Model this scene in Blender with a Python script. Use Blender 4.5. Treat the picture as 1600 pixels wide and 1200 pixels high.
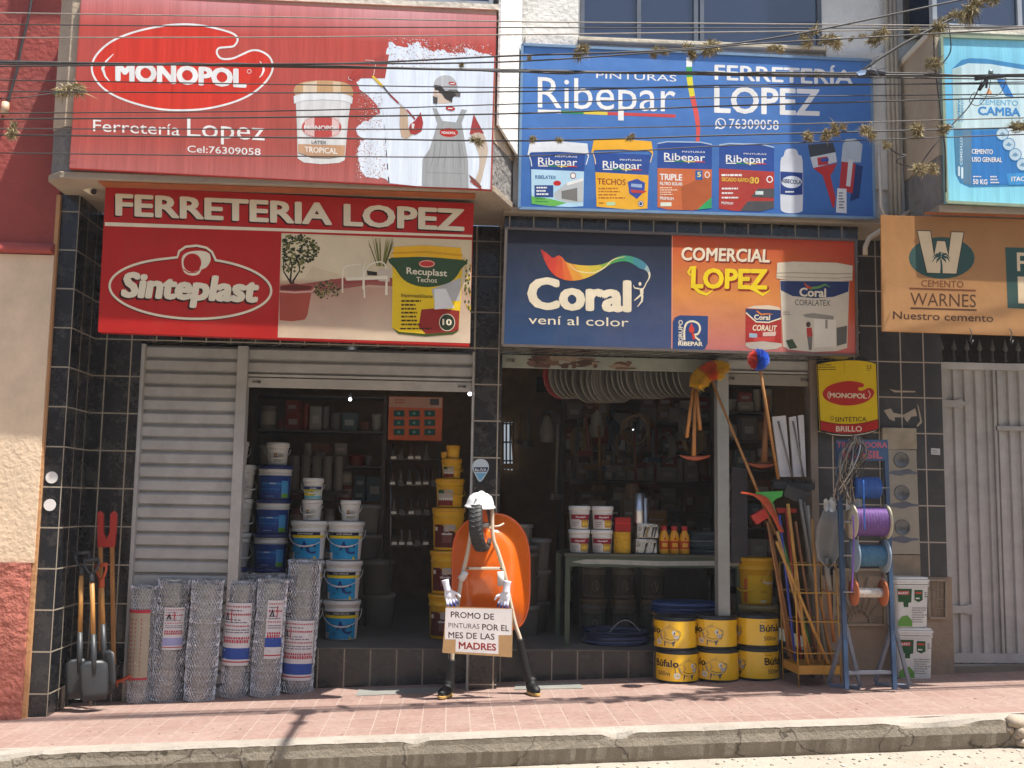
import bpy, bmesh, math, random
from mathutils import Vector, Matrix
random.seed(7)
R = math.radians
for _o in list(bpy.data.objects): bpy.data.objects.remove(_o)
SC = bpy.context.scene
COL = SC.collection
# ------------------------------------------------------------ camera, sky, sun, exposure
F = 1640.0; YAW = R(3.2); PITCH = math.atan(185/F); ROLL = R(0.95)
CAM = Vector((0, -8.9, 1.55))
_f = Vector((math.sin(YAW)*math.cos(PITCH), math.cos(YAW)*math.cos(PITCH), math.sin(PITCH)))
_r0 = Vector((math.cos(YAW), -math.sin(YAW), 0)); _u0 = _r0.cross(_f)
CR = math.cos(ROLL)*_r0 + math.sin(ROLL)*_u0
CU = math.cos(ROLL)*_u0 - math.sin(ROLL)*_r0
cd = bpy.data.cameras.new('camera'); cam = bpy.data.objects.new('camera', cd); COL.objects.link(cam)
cd.sensor_width = 36; cd.lens = F/1600*36; cd.clip_end = 500; cd.clip_start = .05
_m = Matrix((CR, CU, -_f)).transposed().to_4x4(); _m.translation = CAM
cam.matrix_world = _m; SC.camera = cam

SUN = Vector((1.58, -1.0, 4.6)).normalized()
w = bpy.data.worlds.new('World'); SC.world = w; w.use_nodes = True
nt = w.node_tree; sk = nt.nodes.new('ShaderNodeTexSky'); sk.sky_type = 'NISHITA'; sk.sun_disc = False
sk.sun_elevation = math.asin(SUN.z); sk.sun_rotation = math.atan2(SUN.x, SUN.y)
sk.dust_density = 2.0; sk.air_density = 1.0
bg = nt.nodes['Background']; nt.links.new(sk.outputs[0], bg.inputs[0]); bg.inputs[1].default_value = .115
sd = bpy.data.lights.new('sun', 'SUN'); sd.energy = 5.0; sd.angle = R(.5); sd.color = (1, .965, .90)
so = bpy.data.objects.new('sun', sd); COL.objects.link(so)
so.rotation_euler = SUN.to_track_quat('Z', 'Y').to_euler(); so.location = (6, -6, 14)
SC.view_settings.view_transform = 'Standard'; SC.view_settings.look = 'None'
SC.view_settings.exposure = .95; SC.view_settings.gamma = 1

# ------------------------------------------------------------ photo measuring helpers (points on real planes)
def ray(px, py): return _f + CR*((px-800)/F) - CU*((py-600)/F)
def W(px, py, Y):
    d = ray(px, py); return CAM + d*((Y-CAM.y)/d.y)
GR = .039                                   # the street climbs to the right
def gz(x): return GR*x
def G(px, py, lift=0):
    d = ray(px, py); t = (GR*CAM.x+lift-CAM.z)/(d.z-GR*d.x); return CAM + d*t
YST = .30; FLZ = W(760, 1014, YST).z
def FL(px, py, z=FLZ):
    d = ray(px, py); return CAM + d*((z-CAM.z)/d.z)
def X(px, py, Y): return W(px, py, Y).x
def Z(px, py, Y): return W(px, py, Y).z
def H(h):
    v = [int(h[i:i+2], 16)/255 for i in (0, 2, 4)]
    return tuple(c/12.92 if c <= .04045 else ((c+.055)/1.055)**2.4 for c in v)
def mixc(a, b, t): return tuple(a[i]*(1-t)+b[i]*t for i in range(3))

# ------------------------------------------------------------ materials (all procedural)
MATS = {}
def newmat(name):
    m = bpy.data.materials.new(name); m.use_nodes = True
    n = m.node_tree.nodes; b = n['Principled BSDF']; return m, n, m.node_tree.links, b
def mat(name, rough=.5, metal=0, amt=.12, ns=6, bump=0, bs=60, bd=.01, stretch=None, coat=0, dirt=0, rvar=.15, spec=.5):
    """colour comes from the mesh's own 'Col' attribute, worn by noise"""
    if name in MATS: return MATS[name]
    m, n, L, b = newmat(name)
    at = n.new('ShaderNodeAttribute'); at.attribute_name = 'Col'
    tc = n.new('ShaderNodeTexCoord'); mp = n.new('ShaderNodeMapping'); L.new(tc.outputs['Object'], mp.inputs[0])
    if stretch: mp.inputs['Scale'].default_value = stretch
    nz = n.new('ShaderNodeTexNoise'); nz.inputs['Scale'].default_value = ns; nz.inputs['Detail'].default_value = 6; nz.inputs['Roughness'].default_value = .65
    L.new(mp.outputs[0], nz.inputs['Vector'])
    mr = n.new('ShaderNodeMapRange'); mr.inputs[1].default_value = .3; mr.inputs[2].default_value = .7
    mr.inputs[3].default_value = 1-amt*1.6; mr.inputs[4].default_value = 1+amt*.5; L.new(nz.outputs[0], mr.inputs[0])
    mx = n.new('ShaderNodeVectorMath'); mx.operation = 'SCALE'
    L.new(at.outputs['Color'], mx.inputs[0]); L.new(mr.outputs[0], mx.inputs['Scale'])
    out = mx.outputs[0]
    if dirt:
        n2 = n.new('ShaderNodeTexNoise'); n2.inputs['Scale'].default_value = ns*.45; n2.inputs['Detail'].default_value = 8; n2.inputs['Roughness'].default_value = .7
        L.new(tc.outputs['Object'], n2.inputs['Vector'])
        r2 = n.new('ShaderNodeMapRange'); r2.inputs[1].default_value = .5; r2.inputs[2].default_value = .78; r2.inputs[4].default_value = dirt
        L.new(n2.outputs[0], r2.inputs[0])
        m2 = n.new('ShaderNodeMix'); m2.data_type = 'RGBA'; L.new(r2.outputs[0], m2.inputs[0]); L.new(out, m2.inputs[6]); m2.inputs[7].default_value = (.2, .15, .1, 1)
        out = m2.outputs[2]
    L.new(out, b.inputs['Base Color'])
    rr = n.new('ShaderNodeMapRange'); rr.inputs[3].default_value = max(.03, rough-rvar*.5); rr.inputs[4].default_value = min(1, rough+rvar)
    L.new(nz.outputs[0], rr.inputs[0]); L.new(rr.outputs[0], b.inputs['Roughness'])
    b.inputs['Metallic'].default_value = metal; b.inputs['Coat Weight'].default_value = coat; b.inputs['Specular IOR Level'].default_value = spec
    if bump:
        nb = n.new('ShaderNodeTexNoise'); nb.inputs['Scale'].default_value = bs; nb.inputs['Detail'].default_value = 5; L.new(mp.outputs[0], nb.inputs['Vector'])
        bp = n.new('ShaderNodeBump'); bp.inputs['Strength'].default_value = bump; bp.inputs['Distance'].default_value = bd
        L.new(nb.outputs[0], bp.inputs['Height']); L.new(bp.outputs[0], b.inputs['Normal'])
    MATS[name] = m; return m
PRINT = mat('printed_vinyl', .55, spec=.18, amt=.08, ns=4, dirt=.14, bump=.12, bs=5, bd=.05)
PRINTB = mat('sun_worn_vinyl', .6, spec=.2, amt=.12, ns=2.2, stretch=(6, 1, .5), dirt=.1, bump=.16, bs=2.2, bd=.06)
PLAS = mat('moulded_plastic', .38, amt=.06, ns=8, dirt=.1)
PAINT = mat('painted_metal', .42, amt=.14, ns=5, dirt=.25, bump=.08, bs=30)
MATTE = mat('matte', .85, amt=.2, ns=7, bump=.15, bs=50)
WALLM = mat('painted_plaster', .85, amt=.18, ns=1.6, bump=.5, bs=24, bd=.02, dirt=.22)
STUCCO = mat('rough_stucco', .95, amt=.2, ns=2.5, bump=1.0, bs=14, bd=.05, dirt=.15)
WOODM = mat('wood', .5, amt=.3, ns=14, stretch=(3, 3, .35), bump=.1, bs=40)
METAL = mat('bare_metal', .32, 1, amt=.2, ns=9)
GALV = mat('galvanised_wire', .32, .6, amt=.25, ns=40)
RUBBER = mat('rubber', .6, amt=.2, ns=12, bump=.1)
ROPE = mat('rope_fibre', .7, amt=.25, ns=60, bump=.5, bs=220)
CARD = mat('cardboard', .9, amt=.12, ns=10, dirt=.15)
DRY = mat('dry_leaf', .9, amt=.3, ns=20)
ORANGE = mat('gloss_enamel', .22, amt=.06, ns=6, coat=.6, rvar=.06)

def tilemat(name, base, grout, w_, h_, z0, x0, mort=.0055, rough=.22, var=.25, bump=.15):
    m, n, L, b = newmat(name)
    tc = n.new('ShaderNodeTexCoord'); sp = n.new('ShaderNodeSeparateXYZ'); L.new(tc.outputs['Object'], sp.inputs[0])
    ad = n.new('ShaderNodeMath'); ad.operation = 'ADD'; L.new(sp.outputs[0], ad.inputs[0]); L.new(sp.outputs[1], ad.inputs[1])
    a2 = n.new('ShaderNodeMath'); a2.operation = 'ADD'; L.new(ad.outputs[0], a2.inputs[0]); a2.inputs[1].default_value = -x0+40*w_
    a3 = n.new('ShaderNodeMath'); a3.operation = 'ADD'; L.new(sp.outputs[2], a3.inputs[0]); a3.inputs[1].default_value = -z0+40*h_
    cb = n.new('ShaderNodeCombineXYZ'); L.new(a2.outputs[0], cb.inputs[0]); L.new(a3.outputs[0], cb.inputs[1])
    br = n.new('ShaderNodeTexBrick'); br.offset = 0; br.squash = 1
    L.new(cb.outputs[0], br.inputs['Vector'])
    br.inputs['Scale'].default_value = 1; br.inputs['Brick Width'].default_value = w_; br.inputs['Row Height'].default_value = h_
    br.inputs['Mortar Size'].default_value = mort; br.inputs['Mortar Smooth'].default_value = .1
    br.inputs['Color1'].default_value = (*base, 1); br.inputs['Color2'].default_value = (*[c*(1-var) for c in base], 1); br.inputs['Mortar'].default_value = (*grout, 1)
    nz = n.new('ShaderNodeTexNoise'); nz.inputs['Scale'].default_value = 5; nz.inputs['Detail'].default_value = 9; nz.inputs['Roughness'].default_value = .75
    L.new(tc.outputs['Object'], nz.inputs['Vector'])
    mr = n.new('ShaderNodeMapRange'); mr.inputs[1].default_value = .48; mr.inputs[2].default_value = .8; mr.inputs[4].default_value = .3; L.new(nz.outputs[0], mr.inputs[0])
    mx = n.new('ShaderNodeMix'); mx.data_type = 'RGBA'; L.new(mr.outputs[0], mx.inputs[0]); L.new(br.outputs['Color'], mx.inputs[6]); mx.inputs[7].default_value = (.16, .13, .1, 1)
    L.new(mx.outputs[2], b.inputs['Base Color'])
    rr = n.new('ShaderNodeMapRange'); rr.inputs[3].default_value = rough; rr.inputs[4].default_value = .8; L.new(br.outputs['Fac'], rr.inputs[0])
    r2 = n.new('ShaderNodeMath'); r2.operation = 'ADD'; L.new(rr.outputs[0], r2.inputs[0]); L.new(mr.outputs[0], r2.inputs[1]); L.new(r2.outputs[0], b.inputs['Roughness'])
    bp = n.new('ShaderNodeBump'); bp.invert = True; bp.inputs['Strength'].default_value = bump; bp.inputs['Distance'].default_value = .01; L.new(br.outputs['Fac'], bp.inputs['Height']); L.new(bp.outputs[0], b.inputs['Normal'])
    MATS[name] = m; return m

# ------------------------------------------------------------ mesh builder
class MB:
    def __init__(s, col=(.5, .5, .5)): s.v = []; s.f = []; s.c = []; s.sm = []; s.M = None; s.col = col
    def av(s, p):
        p = Vector(p); p = s.M @ p if s.M else p; s.v.append(p); return len(s.v)-1
    def face(s, idx, col=None, sm=False): s.f.append(idx); s.c.append(col or s.col); s.sm.append(sm)
    def poly(s, pts, col=None, sm=False): s.face([s.av(p) for p in pts], col, sm)
    def box(s, x0, x1, y0, y1, z0, z1, col=None):
        i = [s.av((x, y, z)) for z in (z0, z1) for y in (y0, y1) for x in (x0, x1)]
        for q in ((0, 2, 3, 1), (4, 5, 7, 6), (0, 1, 5, 4), (2, 6, 7, 3), (0, 4, 6, 2), (1, 3, 7, 5)): s.face([i[k] for k in q], col)
    def hexa(s, b, t, col=None):
        """bottom and top quads, any shape"""
        i = [s.av(p) for p in list(b)+list(t)]; n = len(b)
        s.face(i[:n][::-1], col); s.face(i[n:], col)
        for k in range(n): s.face([i[k], i[(k+1) % n], i[n+(k+1) % n], i[n+k]], col)
    def prism(s, pts, vec, col=None): s.hexa(pts, [Vector(p)+Vector(vec) for p in pts], col)
    def bar(s, p0, p1, w_, d_, col=None, up=(0, 0, 1)):
        p0, p1 = Vector(p0), Vector(p1); t = (p1-p0).normalized(); u = Vector(up)
        if abs(t.dot(u)) > .95: u = Vector((0, -1, 0))
        a = t.cross(u).normalized(); bb = a.cross(t)
        q = [p0+a*sx*w_/2+bb*sy*d_/2 for sx, sy in ((-1, -1), (1, -1), (1, 1), (-1, 1))]
        s.prism(q, p1-p0, col)
    def tube(s, pts, r, n=8, col=None, caps=True, closed=False):
        pts = [Vector(p) for p in pts]; N = len(pts); rs = r if isinstance(r, (list, tuple)) else [r]*N
        prev = None; rings = []
        for i, p in enumerate(pts):
            if closed: t = pts[(i+1) % N]-pts[i-1]
            else: t = pts[min(i+1, N-1)]-pts[max(i-1, 0)]
            t.normalize()
            a = prev if prev else (Vector((0, 0, 1)) if abs(t.z) < .9 else Vector((1, 0, 0)))
            a = (a-t*a.dot(t)); a = a.normalized() if a.length > 1e-6 else t.orthogonal().normalized()
            prev = a; b_ = t.cross(a)
            rings.append([s.av(p+(a*math.cos(2*math.pi*k/n)+b_*math.sin(2*math.pi*k/n))*rs[i]) for k in range(n)])
        for i in range(N if closed else N-1):
            A, B = rings[i], rings[(i+1) % N]
            for k in range(n): s.face([A[k], A[(k+1) % n], B[(k+1) % n], B[k]], col, n > 4)
        if caps and not closed: s.face(rings[0][::-1], col); s.face(rings[-1], col)
    def cyl(s, p0, p1, r0, r1=None, n=16, col=None): s.tube([p0, p1], [r0, r0 if r1 is None else r1], n, col)
    def lathe(s, prof, n=32, col=None, cols=None, c=(0, 0, 0), sx=1, sy=1):
        c = Vector(c); rings = []
        for r, z in prof:
            if r < 1e-5: rings.append([s.av(c+Vector((0, 0, z)))])
            else: rings.append([s.av(c+Vector((r*sx*math.cos(2*math.pi*k/n), r*sy*math.sin(2*math.pi*k/n), z))) for k in range(n)])
        for i in range(len(rings)-1):
            A, B = rings[i], rings[i+1]; cc = cols[i] if cols else col
            for k in range(n):
                k2 = (k+1) % n
                if len(A) == 1 and len(B) == 1: continue
                if len(A) == 1: s.face([A[0], B[k2], B[k]], cc, True)
                elif len(B) == 1: s.face([A[k], A[k2], B[0]], cc, True)
                else: s.face([A[k], A[k2], B[k2], B[k]], cc, True)
    def sph(s, c, r, n=14, col=None):
        rx, ry, rz = r if isinstance(r, (tuple, list)) else (r, r, r)
        m = s.M; loc = Matrix.Translation(c) @ Matrix.Diagonal((rx, ry, rz, 1)); s.M = m @ loc if m else loc
        k = n//2; s.lathe([(math.sin(math.pi*i/k), -math.cos(math.pi*i/k)) for i in range(k+1)], n, col); s.M = m
    def weld(s, eps=1e-5):
        key, mp, nv = {}, [], []
        for p in s.v:
            k = tuple(round(c/eps) for c in p)
            if k not in key: key[k] = len(nv); nv.append(p)
            mp.append(key[k])
        s.v = nv; s.f = [[mp[i] for i in f] for f in s.f]
    def build(s, name, m, parent=None, origin=(0, 0, 0), bevel=0, seg=2, auto=40):
        me = bpy.data.meshes.new(name); o0 = Vector(origin)
        me.from_pydata([tuple(p-o0) for p in s.v], [], s.f)
        ca = me.color_attributes.new('Col', 'FLOAT_COLOR', 'CORNER'); buf = []
        for f, c in zip(s.f, s.c):
            if isinstance(c[0], (tuple, list)):
                for q in c: buf += (*q, 1)
            else: buf += (*c, 1)*len(f)
        ca.data.foreach_set('color', buf)
        me.polygons.foreach_set('use_smooth', s.sm); me.materials.append(m); me.update()
        o = bpy.data.objects.new(name, me); COL.objects.link(o)
        if parent: o.parent = parent
        elif any(o0): o.location = o0
        if bevel:
            bv = o.modifiers.new('bevel', 'BEVEL'); bv.width = bevel; bv.segments = seg; bv.limit_method = 'ANGLE'; bv.angle_limit = R(auto)
        return o
def tag(o, label=None, cat=None, group=None, kind=None):
    for k, v in (('label', label), ('category', cat), ('group', group), ('kind', kind)):
        if v: o[k] = v
    return o
def thing(name, label, cat, loc=(0, 0, 0), rz=0, group=None, rot=None):
    o = bpy.data.objects.new(name, None); COL.objects.link(o); o.location = loc; o.rotation_euler = rot or (0, 0, rz); o.empty_display_size = .1
    return tag(o, label, cat, group)
def dup(root, loc, rz=None, label=None, group=None, rot=None, scale=None):
    r = root.copy(); COL.objects.link(r); r.location = loc
    if rot: r.rotation_euler = rot
    elif rz is not None: r.rotation_euler = (0, 0, rz)
    if scale: r.scale = scale
    if label: r['label'] = label
    if group: r['group'] = group
    for ch in list(root.children):
        c = ch.copy(); COL.objects.link(c); c.parent = r
        for g in ch.children:
            d = g.copy(); COL.objects.link(d); d.parent = c
    return r

def cat_rom(P, n=6, closed=True):
    out = []; N = len(P)
    for i in range(N if closed else N-1):
        g = (lambda k: P[k % N]) if closed else (lambda k: P[max(0, min(N-1, k))])
        a, b, c, d = g(i-1), g(i), g(i+1), g(i+2)
        for k in range(n):
            t = k/n
            out.append(tuple(.5*(2*b[j]+(c[j]-a[j])*t+(2*a[j]-5*b[j]+4*c[j]-d[j])*t*t+(3*b[j]-a[j]-3*c[j]+d[j])*t**3) for j in range(len(b))))
    if not closed: out.append(tuple(P[-1]))
    return out

# ------------------------------------------------------------ printing: flat lettering and pictures
_TX = {}
def tmesh(s, bold):
    k = (s, bold)
    if k not in _TX:
        c = bpy.data.curves.new('t', 'FONT'); c.body = s; c.offset = bold; c.resolution_u = 3
        o = bpy.data.objects.new('t', c); me = bpy.data.meshes.new_from_object(o)
        vs = [(v.co.x, v.co.y) for v in me.vertices]; fs = [tuple(p.vertices) for p in me.polygons]
        bpy.data.objects.remove(o); bpy.data.meshes.remove(me); bpy.data.curves.remove(c)
        xs = [v[0] for v in vs]; _TX[k] = (vs, fs, min(xs), max(xs))
    return _TX[k]
class Art:
    """polygons in a sign's own flat measure, laid on it by mp(x, y, layer)"""
    def __init__(s, mp, up=-1): s.mp = mp; s.mb = MB(); s.up = up; s.n = 0
    def poly(s, pts, col, l=1):
        s.n += 1; l += (s.n % 45)*.02; s.mb.poly([s.mp(x, y, l) for x, y in pts], col)
    def rect(s, x0, y0, x1, y1, col, l=1, sk=0):
        s.poly([(x0, y0), (x1, y0+sk*(x1-x0)), (x1, y1+sk*(x1-x0)), (x0, y1)], col, l)
    def grad(s, q, cols, l=1, n=1):
        s.mb.poly([s.mp(x, y, l) for x, y in q], list(cols))
    def ell(s, x, y, rx, ry, col, l=1, n=28, a=0):
        ca, sa = math.cos(a), math.sin(a)
        s.poly([(x+rx*math.cos(t)*ca-ry*math.sin(t)*sa, y+rx*math.cos(t)*sa+ry*math.sin(t)*ca) for t in [2*math.pi*k/n for k in range(n)]], col, l)
    def stroke(s, pts, wd, col, l=1, closed=False):
        P = [Vector(p[:2]) for p in pts]; N = len(P); L_, R_ = [], []
        for i in range(N):
            t = (P[(i+1) % N]-P[i-1]) if closed else (P[min(i+1, N-1)]-P[max(i-1, 0)])
            t = t.normalized() if t.length > 1e-9 else Vector((1, 0)); nn = Vector((-t.y, t.x))*(wd[i] if isinstance(wd, list) else wd)/2
            L_.append(P[i]+nn); R_.append(P[i]-nn)
        for i in range(N if closed else N-1):
            j = (i+1) % N; s.poly([L_[i], L_[j], R_[j], R_[i]], col, l)
    def ring(s, x, y, rx, ry, wd, col, l=1, n=36):
        s.stroke([(x+rx*math.cos(2*math.pi*k/n), y+ry*math.sin(2*math.pi*k/n)) for k in range(n)], wd, col, l, True)
    def text(s, t, bl, br, h, col, l=1, bold=0., slant=0.):
        vs, fs, x0, x1 = tmesh(t, 0.0); k = s.up
        e = max(0, bold); wd = math.hypot(br[0]-bl[0], br[1]-bl[1])/(x1-x0); hh = h/.73
        sh = [(0, 0)]
        if e > .004: sh += [(-e, 0), (e, 0), (0, -e*.8), (0, e*.8)]
        if e > .022: sh += [(-e*.8, -e*.6), (e*.8, -e*.6), (-e*.8, e*.6), (e*.8, e*.6)]
        for j, (u, v) in enumerate(sh):
            s._put(vs, fs, x0, x1, (bl[0]+u*wd, bl[1]+k*v*hh), (br[0]+u*wd, br[1]+k*v*hh), h, col, l+j*.09, slant, k)
    def _put(s, vs, fs, x0, x1, bl, br, h, col, l, slant, k):
        ix = {}
        for f in fs:
            q = []
            for i in f:
                if i not in ix:
                    u = (vs[i][0]-x0)/(x1-x0); v = vs[i][1]/.73*h
                    ix[i] = s.mb.av(s.mp(bl[0]+(br[0]-bl[0])*u+slant*v, bl[1]+(br[1]-bl[1])*u+k*v, l))
                q.append(ix[i])
            s.mb.face(q, col)
    def scrib(s, x0, y0, x1, y1, rows, col, l=1, fill=.8, seed=1):
        """lines of print too small to read, as short dashes"""
        rg = random.Random(seed); dy = (y1-y0)/rows
        for r in range(rows):
            x = x0; e = x0+(x1-x0)*rg.uniform(.6, 1)
            while x < e:
                w_ = (x1-x0)*rg.uniform(.05, .2); s.rect(x, y0+r*dy, min(x+w_, e), y0+r*dy+dy*.45, col, l); x += w_+(x1-x0)*.03
    def build(s, name, m, parent=None, origin=(0, 0, 0)): return s.mb.build(name, m, parent, origin)
def flat(Y, eps=.0004): return lambda x, y, l: W(x, y, Y-l*eps)
PAL = [(1110,140),(1000,135),(880,148),(740,180),(620,230),(540,300),(510,370),(530,440),(600,510),(720,565),(880,605),(1020,612),(1150,603),(1290,570),(1400,520),(1480,450),(1515,380),(1500,320),(1450,285),(1400,280),(1350,300),(1290,325),(1230,325),(1205,295),(1215,268),(1260,262),(1300,255),(1320,220),(1300,190),(1230,165)]
PAL = [((x-1012)/505, (y-373)/505) for x, y in PAL]
def palette_logo(a, x, y, s, rot, fill, line, lw, l=2, txt=True, up=1):
    ca, sa = math.cos(rot), math.sin(rot)
    q = lambda u, v: (x+s*(u*ca-v*sa), y+up*s*(u*sa+v*ca))
    P = [q(u, v) for u, v in cat_rom(PAL, 4)]
    a.poly(P, fill, l)
    if lw: a.stroke(P, lw, line, l+1, True)
    if txt:
        a.text('MONOPOL', q(-.72, .143), q(.693, .216), s*.19, line, l+2, .035)
        for sg in (-1, 1):
            cx = -.8 if sg < 0 else .84
            a.stroke([q(cx-sg*(.0+.08*(t*t)), .06+t*.15) for t in (-1, -.6, -.2, .2, .6, 1)], s*.025, line, l+2)
# ------------------------------------------------------------ ground
def sheetgrid(x0, x1, y0, y1, z, col, nx=2, jit=0):
    mb = MB(col)
    for i in range(nx):
        a, b = x0+(x1-x0)*i/nx, x0+(x1-x0)*(i+1)/nx
        mb.poly([(a, y0, gz(a)+z), (b, y0, gz(b)+z), (b, y1, gz(b)+z), (a, y1, gz(a)+z)])
    return mb
def pavemat():
    m, n, L, b = newmat('red_paving_tile')
    tc = n.new('ShaderNodeTexCoord'); br = n.new('ShaderNodeTexBrick'); br.offset = 0
    L.new(tc.outputs['Object'], br.inputs['Vector']); br.inputs['Scale'].default_value = 1
    br.inputs['Brick Width'].default_value = .17; br.inputs['Row Height'].default_value = .34; br.inputs['Mortar Size'].default_value = .005; br.inputs['Mortar Smooth'].default_value = .4
    br.inputs['Color1'].default_value = (.265, .165, .133, 1); br.inputs['Color2'].default_value = (.24, .145, .117, 1); br.inputs['Mortar'].default_value = (.34, .255, .215, 1)
    nz = n.new('ShaderNodeTexNoise'); nz.inputs['Scale'].default_value = 1.6; nz.inputs['Detail'].default_value = 9; nz.inputs['Roughness'].default_value = .7; L.new(tc.outputs['Object'], nz.inputs['Vector'])
    mr = n.new('ShaderNodeMapRange'); mr.inputs[1].default_value = .38; mr.inputs[2].default_value = .72; mr.inputs[4].default_value = .75; L.new(nz.outputs[0], mr.inputs[0])
    mx = n.new('ShaderNodeMix'); mx.data_type = 'RGBA'; L.new(mr.outputs[0], mx.inputs[0]); L.new(br.outputs['Color'], mx.inputs[6]); mx.inputs[7].default_value = (.315, .228, .192, 1)
    n2 = n.new('ShaderNodeTexNoise'); n2.inputs['Scale'].default_value = 26; n2.inputs['Detail'].default_value = 6; L.new(tc.outputs['Object'], n2.inputs['Vector'])
    r2 = n.new('ShaderNodeMapRange'); r2.inputs[1].default_value = .3; r2.inputs[2].default_value = .7; r2.inputs[3].default_value = .82; r2.inputs[4].default_value = 1.1; L.new(n2.outputs[0], r2.inputs[0])
    sc = n.new('ShaderNodeVectorMath'); sc.operation = 'SCALE'; L.new(mx.outputs[2], sc.inputs[0]); L.new(r2.outputs[0], sc.inputs['Scale']); L.new(sc.outputs[0], b.inputs['Base Color'])
    b.inputs['Roughness'].default_value = .75
    bp = n.new('ShaderNodeBump'); bp.invert = True; bp.inputs['Strength'].default_value = .3; bp.inputs['Distance'].default_value = .006; L.new(br.outputs['Fac'], bp.inputs['Height']); L.new(bp.outputs[0], b.inputs['Normal'])
    return m
def roughmat(name, c1, c2, s1, s2, bump, crack=0):
    m, n, L, b = newmat(name); tc = n.new('ShaderNodeTexCoord')
    nz = n.new('ShaderNodeTexNoise'); nz.inputs['Scale'].default_value = s1; nz.inputs['Detail'].default_value = 10; nz.inputs['Roughness'].default_value = .72; L.new(tc.outputs['Object'], nz.inputs['Vector'])
    rp = n.new('ShaderNodeMapRange'); rp.inputs[1].default_value = .32; rp.inputs[2].default_value = .68; L.new(nz.outputs[0], rp.inputs[0])
    mx = n.new('ShaderNodeMix'); mx.data_type = 'RGBA'; L.new(rp.outputs[0], mx.inputs[0]); mx.inputs[6].default_value = (*c1, 1); mx.inputs[7].default_value = (*c2, 1); out = mx.outputs[2]
    hgt = None
    n2 = n.new('ShaderNodeTexNoise'); n2.inputs['Scale'].default_value = s2; n2.inputs['Detail'].default_value = 8; n2.inputs['Roughness'].default_value = .7; L.new(tc.outputs['Object'], n2.inputs['Vector']); hgt = n2.outputs[0]
    if crack:
        wn = n.new('ShaderNodeTexNoise'); wn.inputs['Scale'].default_value = 5; wn.inputs['Detail'].default_value = 5; L.new(tc.outputs['Object'], wn.inputs['Vector'])
        ad = n.new('ShaderNodeVectorMath'); ad.operation = 'MULTIPLY_ADD'; L.new(wn.outputs['Color'], ad.inputs[0]); ad.inputs[1].default_value = (.35, .35, .35); L.new(tc.outputs['Object'], ad.inputs[2])
        vo = n.new('ShaderNodeTexVoronoi'); vo.feature = 'DISTANCE_TO_EDGE'; vo.inputs['Scale'].default_value = 1.1; L.new(ad.outputs[0], vo.inputs['Vector'])
        cr = n.new('ShaderNodeMapRange'); cr.inputs[1].default_value = .0; cr.inputs[2].default_value = .012; L.new(vo.outputs['Distance'], cr.inputs[0])
        m3 = n.new('ShaderNodeMix'); m3.data_type = 'RGBA'; L.new(cr.outputs[0], m3.inputs[0]); m3.inputs[6].default_value = (.07, .055, .04, 1); L.new(out, m3.inputs[7]); out = m3.outputs[2]
    L.new(out, b.inputs['Base Color']); b.inputs['Roughness'].default_value = .92
    bp = n.new('ShaderNodeBump'); bp.inputs['Strength'].default_value = bump; bp.inputs['Distance'].default_value = .02; L.new(hgt, bp.inputs['Height']); L.new(bp.outputs[0], b.inputs['Normal'])
    return m
ROADM = roughmat('dusty_road', (.38, .335, .275), (.29, .25, .20), 2.2, 22, .8)
KERBM = roughmat('kerb_concrete', (.27, .23, .175), (.19, .16, .12), 3.5, 30, .8, 1)
LIPM = roughmat('kerb_lip_concrete', (.35, .31, .26), (.26, .225, .185), 4, 40, .5, 0)
KY0, KY1 = -1.74, -1.61
tag(sheetgrid(-40, 40, -40, KY0+.3, -.205, (.5, .4, .3), 8).build('road', ROADM), kind='structure')
tag(sheetgrid(-3.75, 30, KY1-.02, .6, 0, (.4, .2, .15), 2).build('sidewalk', pavemat()), kind='structure')
tag(sheetgrid(-30, -3.65, KY1-.02, .6, -.006, (.4, .2, .15), 2).build('neighbour_sidewalk', LIPM), kind='structure')
def kerb():
    rg = random.Random(3); N = 520; xs = [-9+18*i/N for i in range(N+1)]
    nz = [rg.gauss(0, 1) for _ in xs]; sm = [sum(nz[max(0, i-3):i+4])/7 for i in range(N+1)]
    chips = [(-3.25, .14, .10), (-2.95, .3, .06), (3.3, .35, .07), (1.15, .12, .05), (-.2, .1, .03), (4.0, .22, .09), (4.55, .3, .14), (5.1, .5, .2)]
    face, lip = MB(), MB(); fr, lr = [], []
    for i, x in enumerate(xs):
        ch = sum(d*max(0, 1-abs(x-c)/w_) for c, w_, d in chips); e = sm[i]*.006+abs(nz[i])*.0025
        z = gz(x); ft = z-.012-ch*.9-e; yb = KY0+e+ch*.45
        rows = [(KY0+.035, -.235), (KY0+.012+nz[i]*.004, -.18), (KY0-.004+sm[i]*.008, -.10), (KY0+.004+sm[i]*.006, -.05)]
        fr.append([face.av((x, y, z+zz)) for y, zz in rows]+[face.av((x, yb, ft))])
        lr.append([lip.av((x, yb-.001, ft)), lip.av((x, yb+.02, z+.003-ch*.5)), lip.av((x, KY1+.004, z+.005)), lip.av((x, KY1+.006, z-.02))])
    for mb, rr in ((face, fr), (lip, lr)):
        for i in range(N):
            for k in range(len(rr[0])-1): mb.face([rr[i][k], rr[i+1][k], rr[i+1][k+1], rr[i][k+1]], None, False)
    tag(face.build('kerb', KERBM), kind='structure'); tag(lip.build('kerb_lip', LIPM), kind='structure')
kerb()
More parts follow.
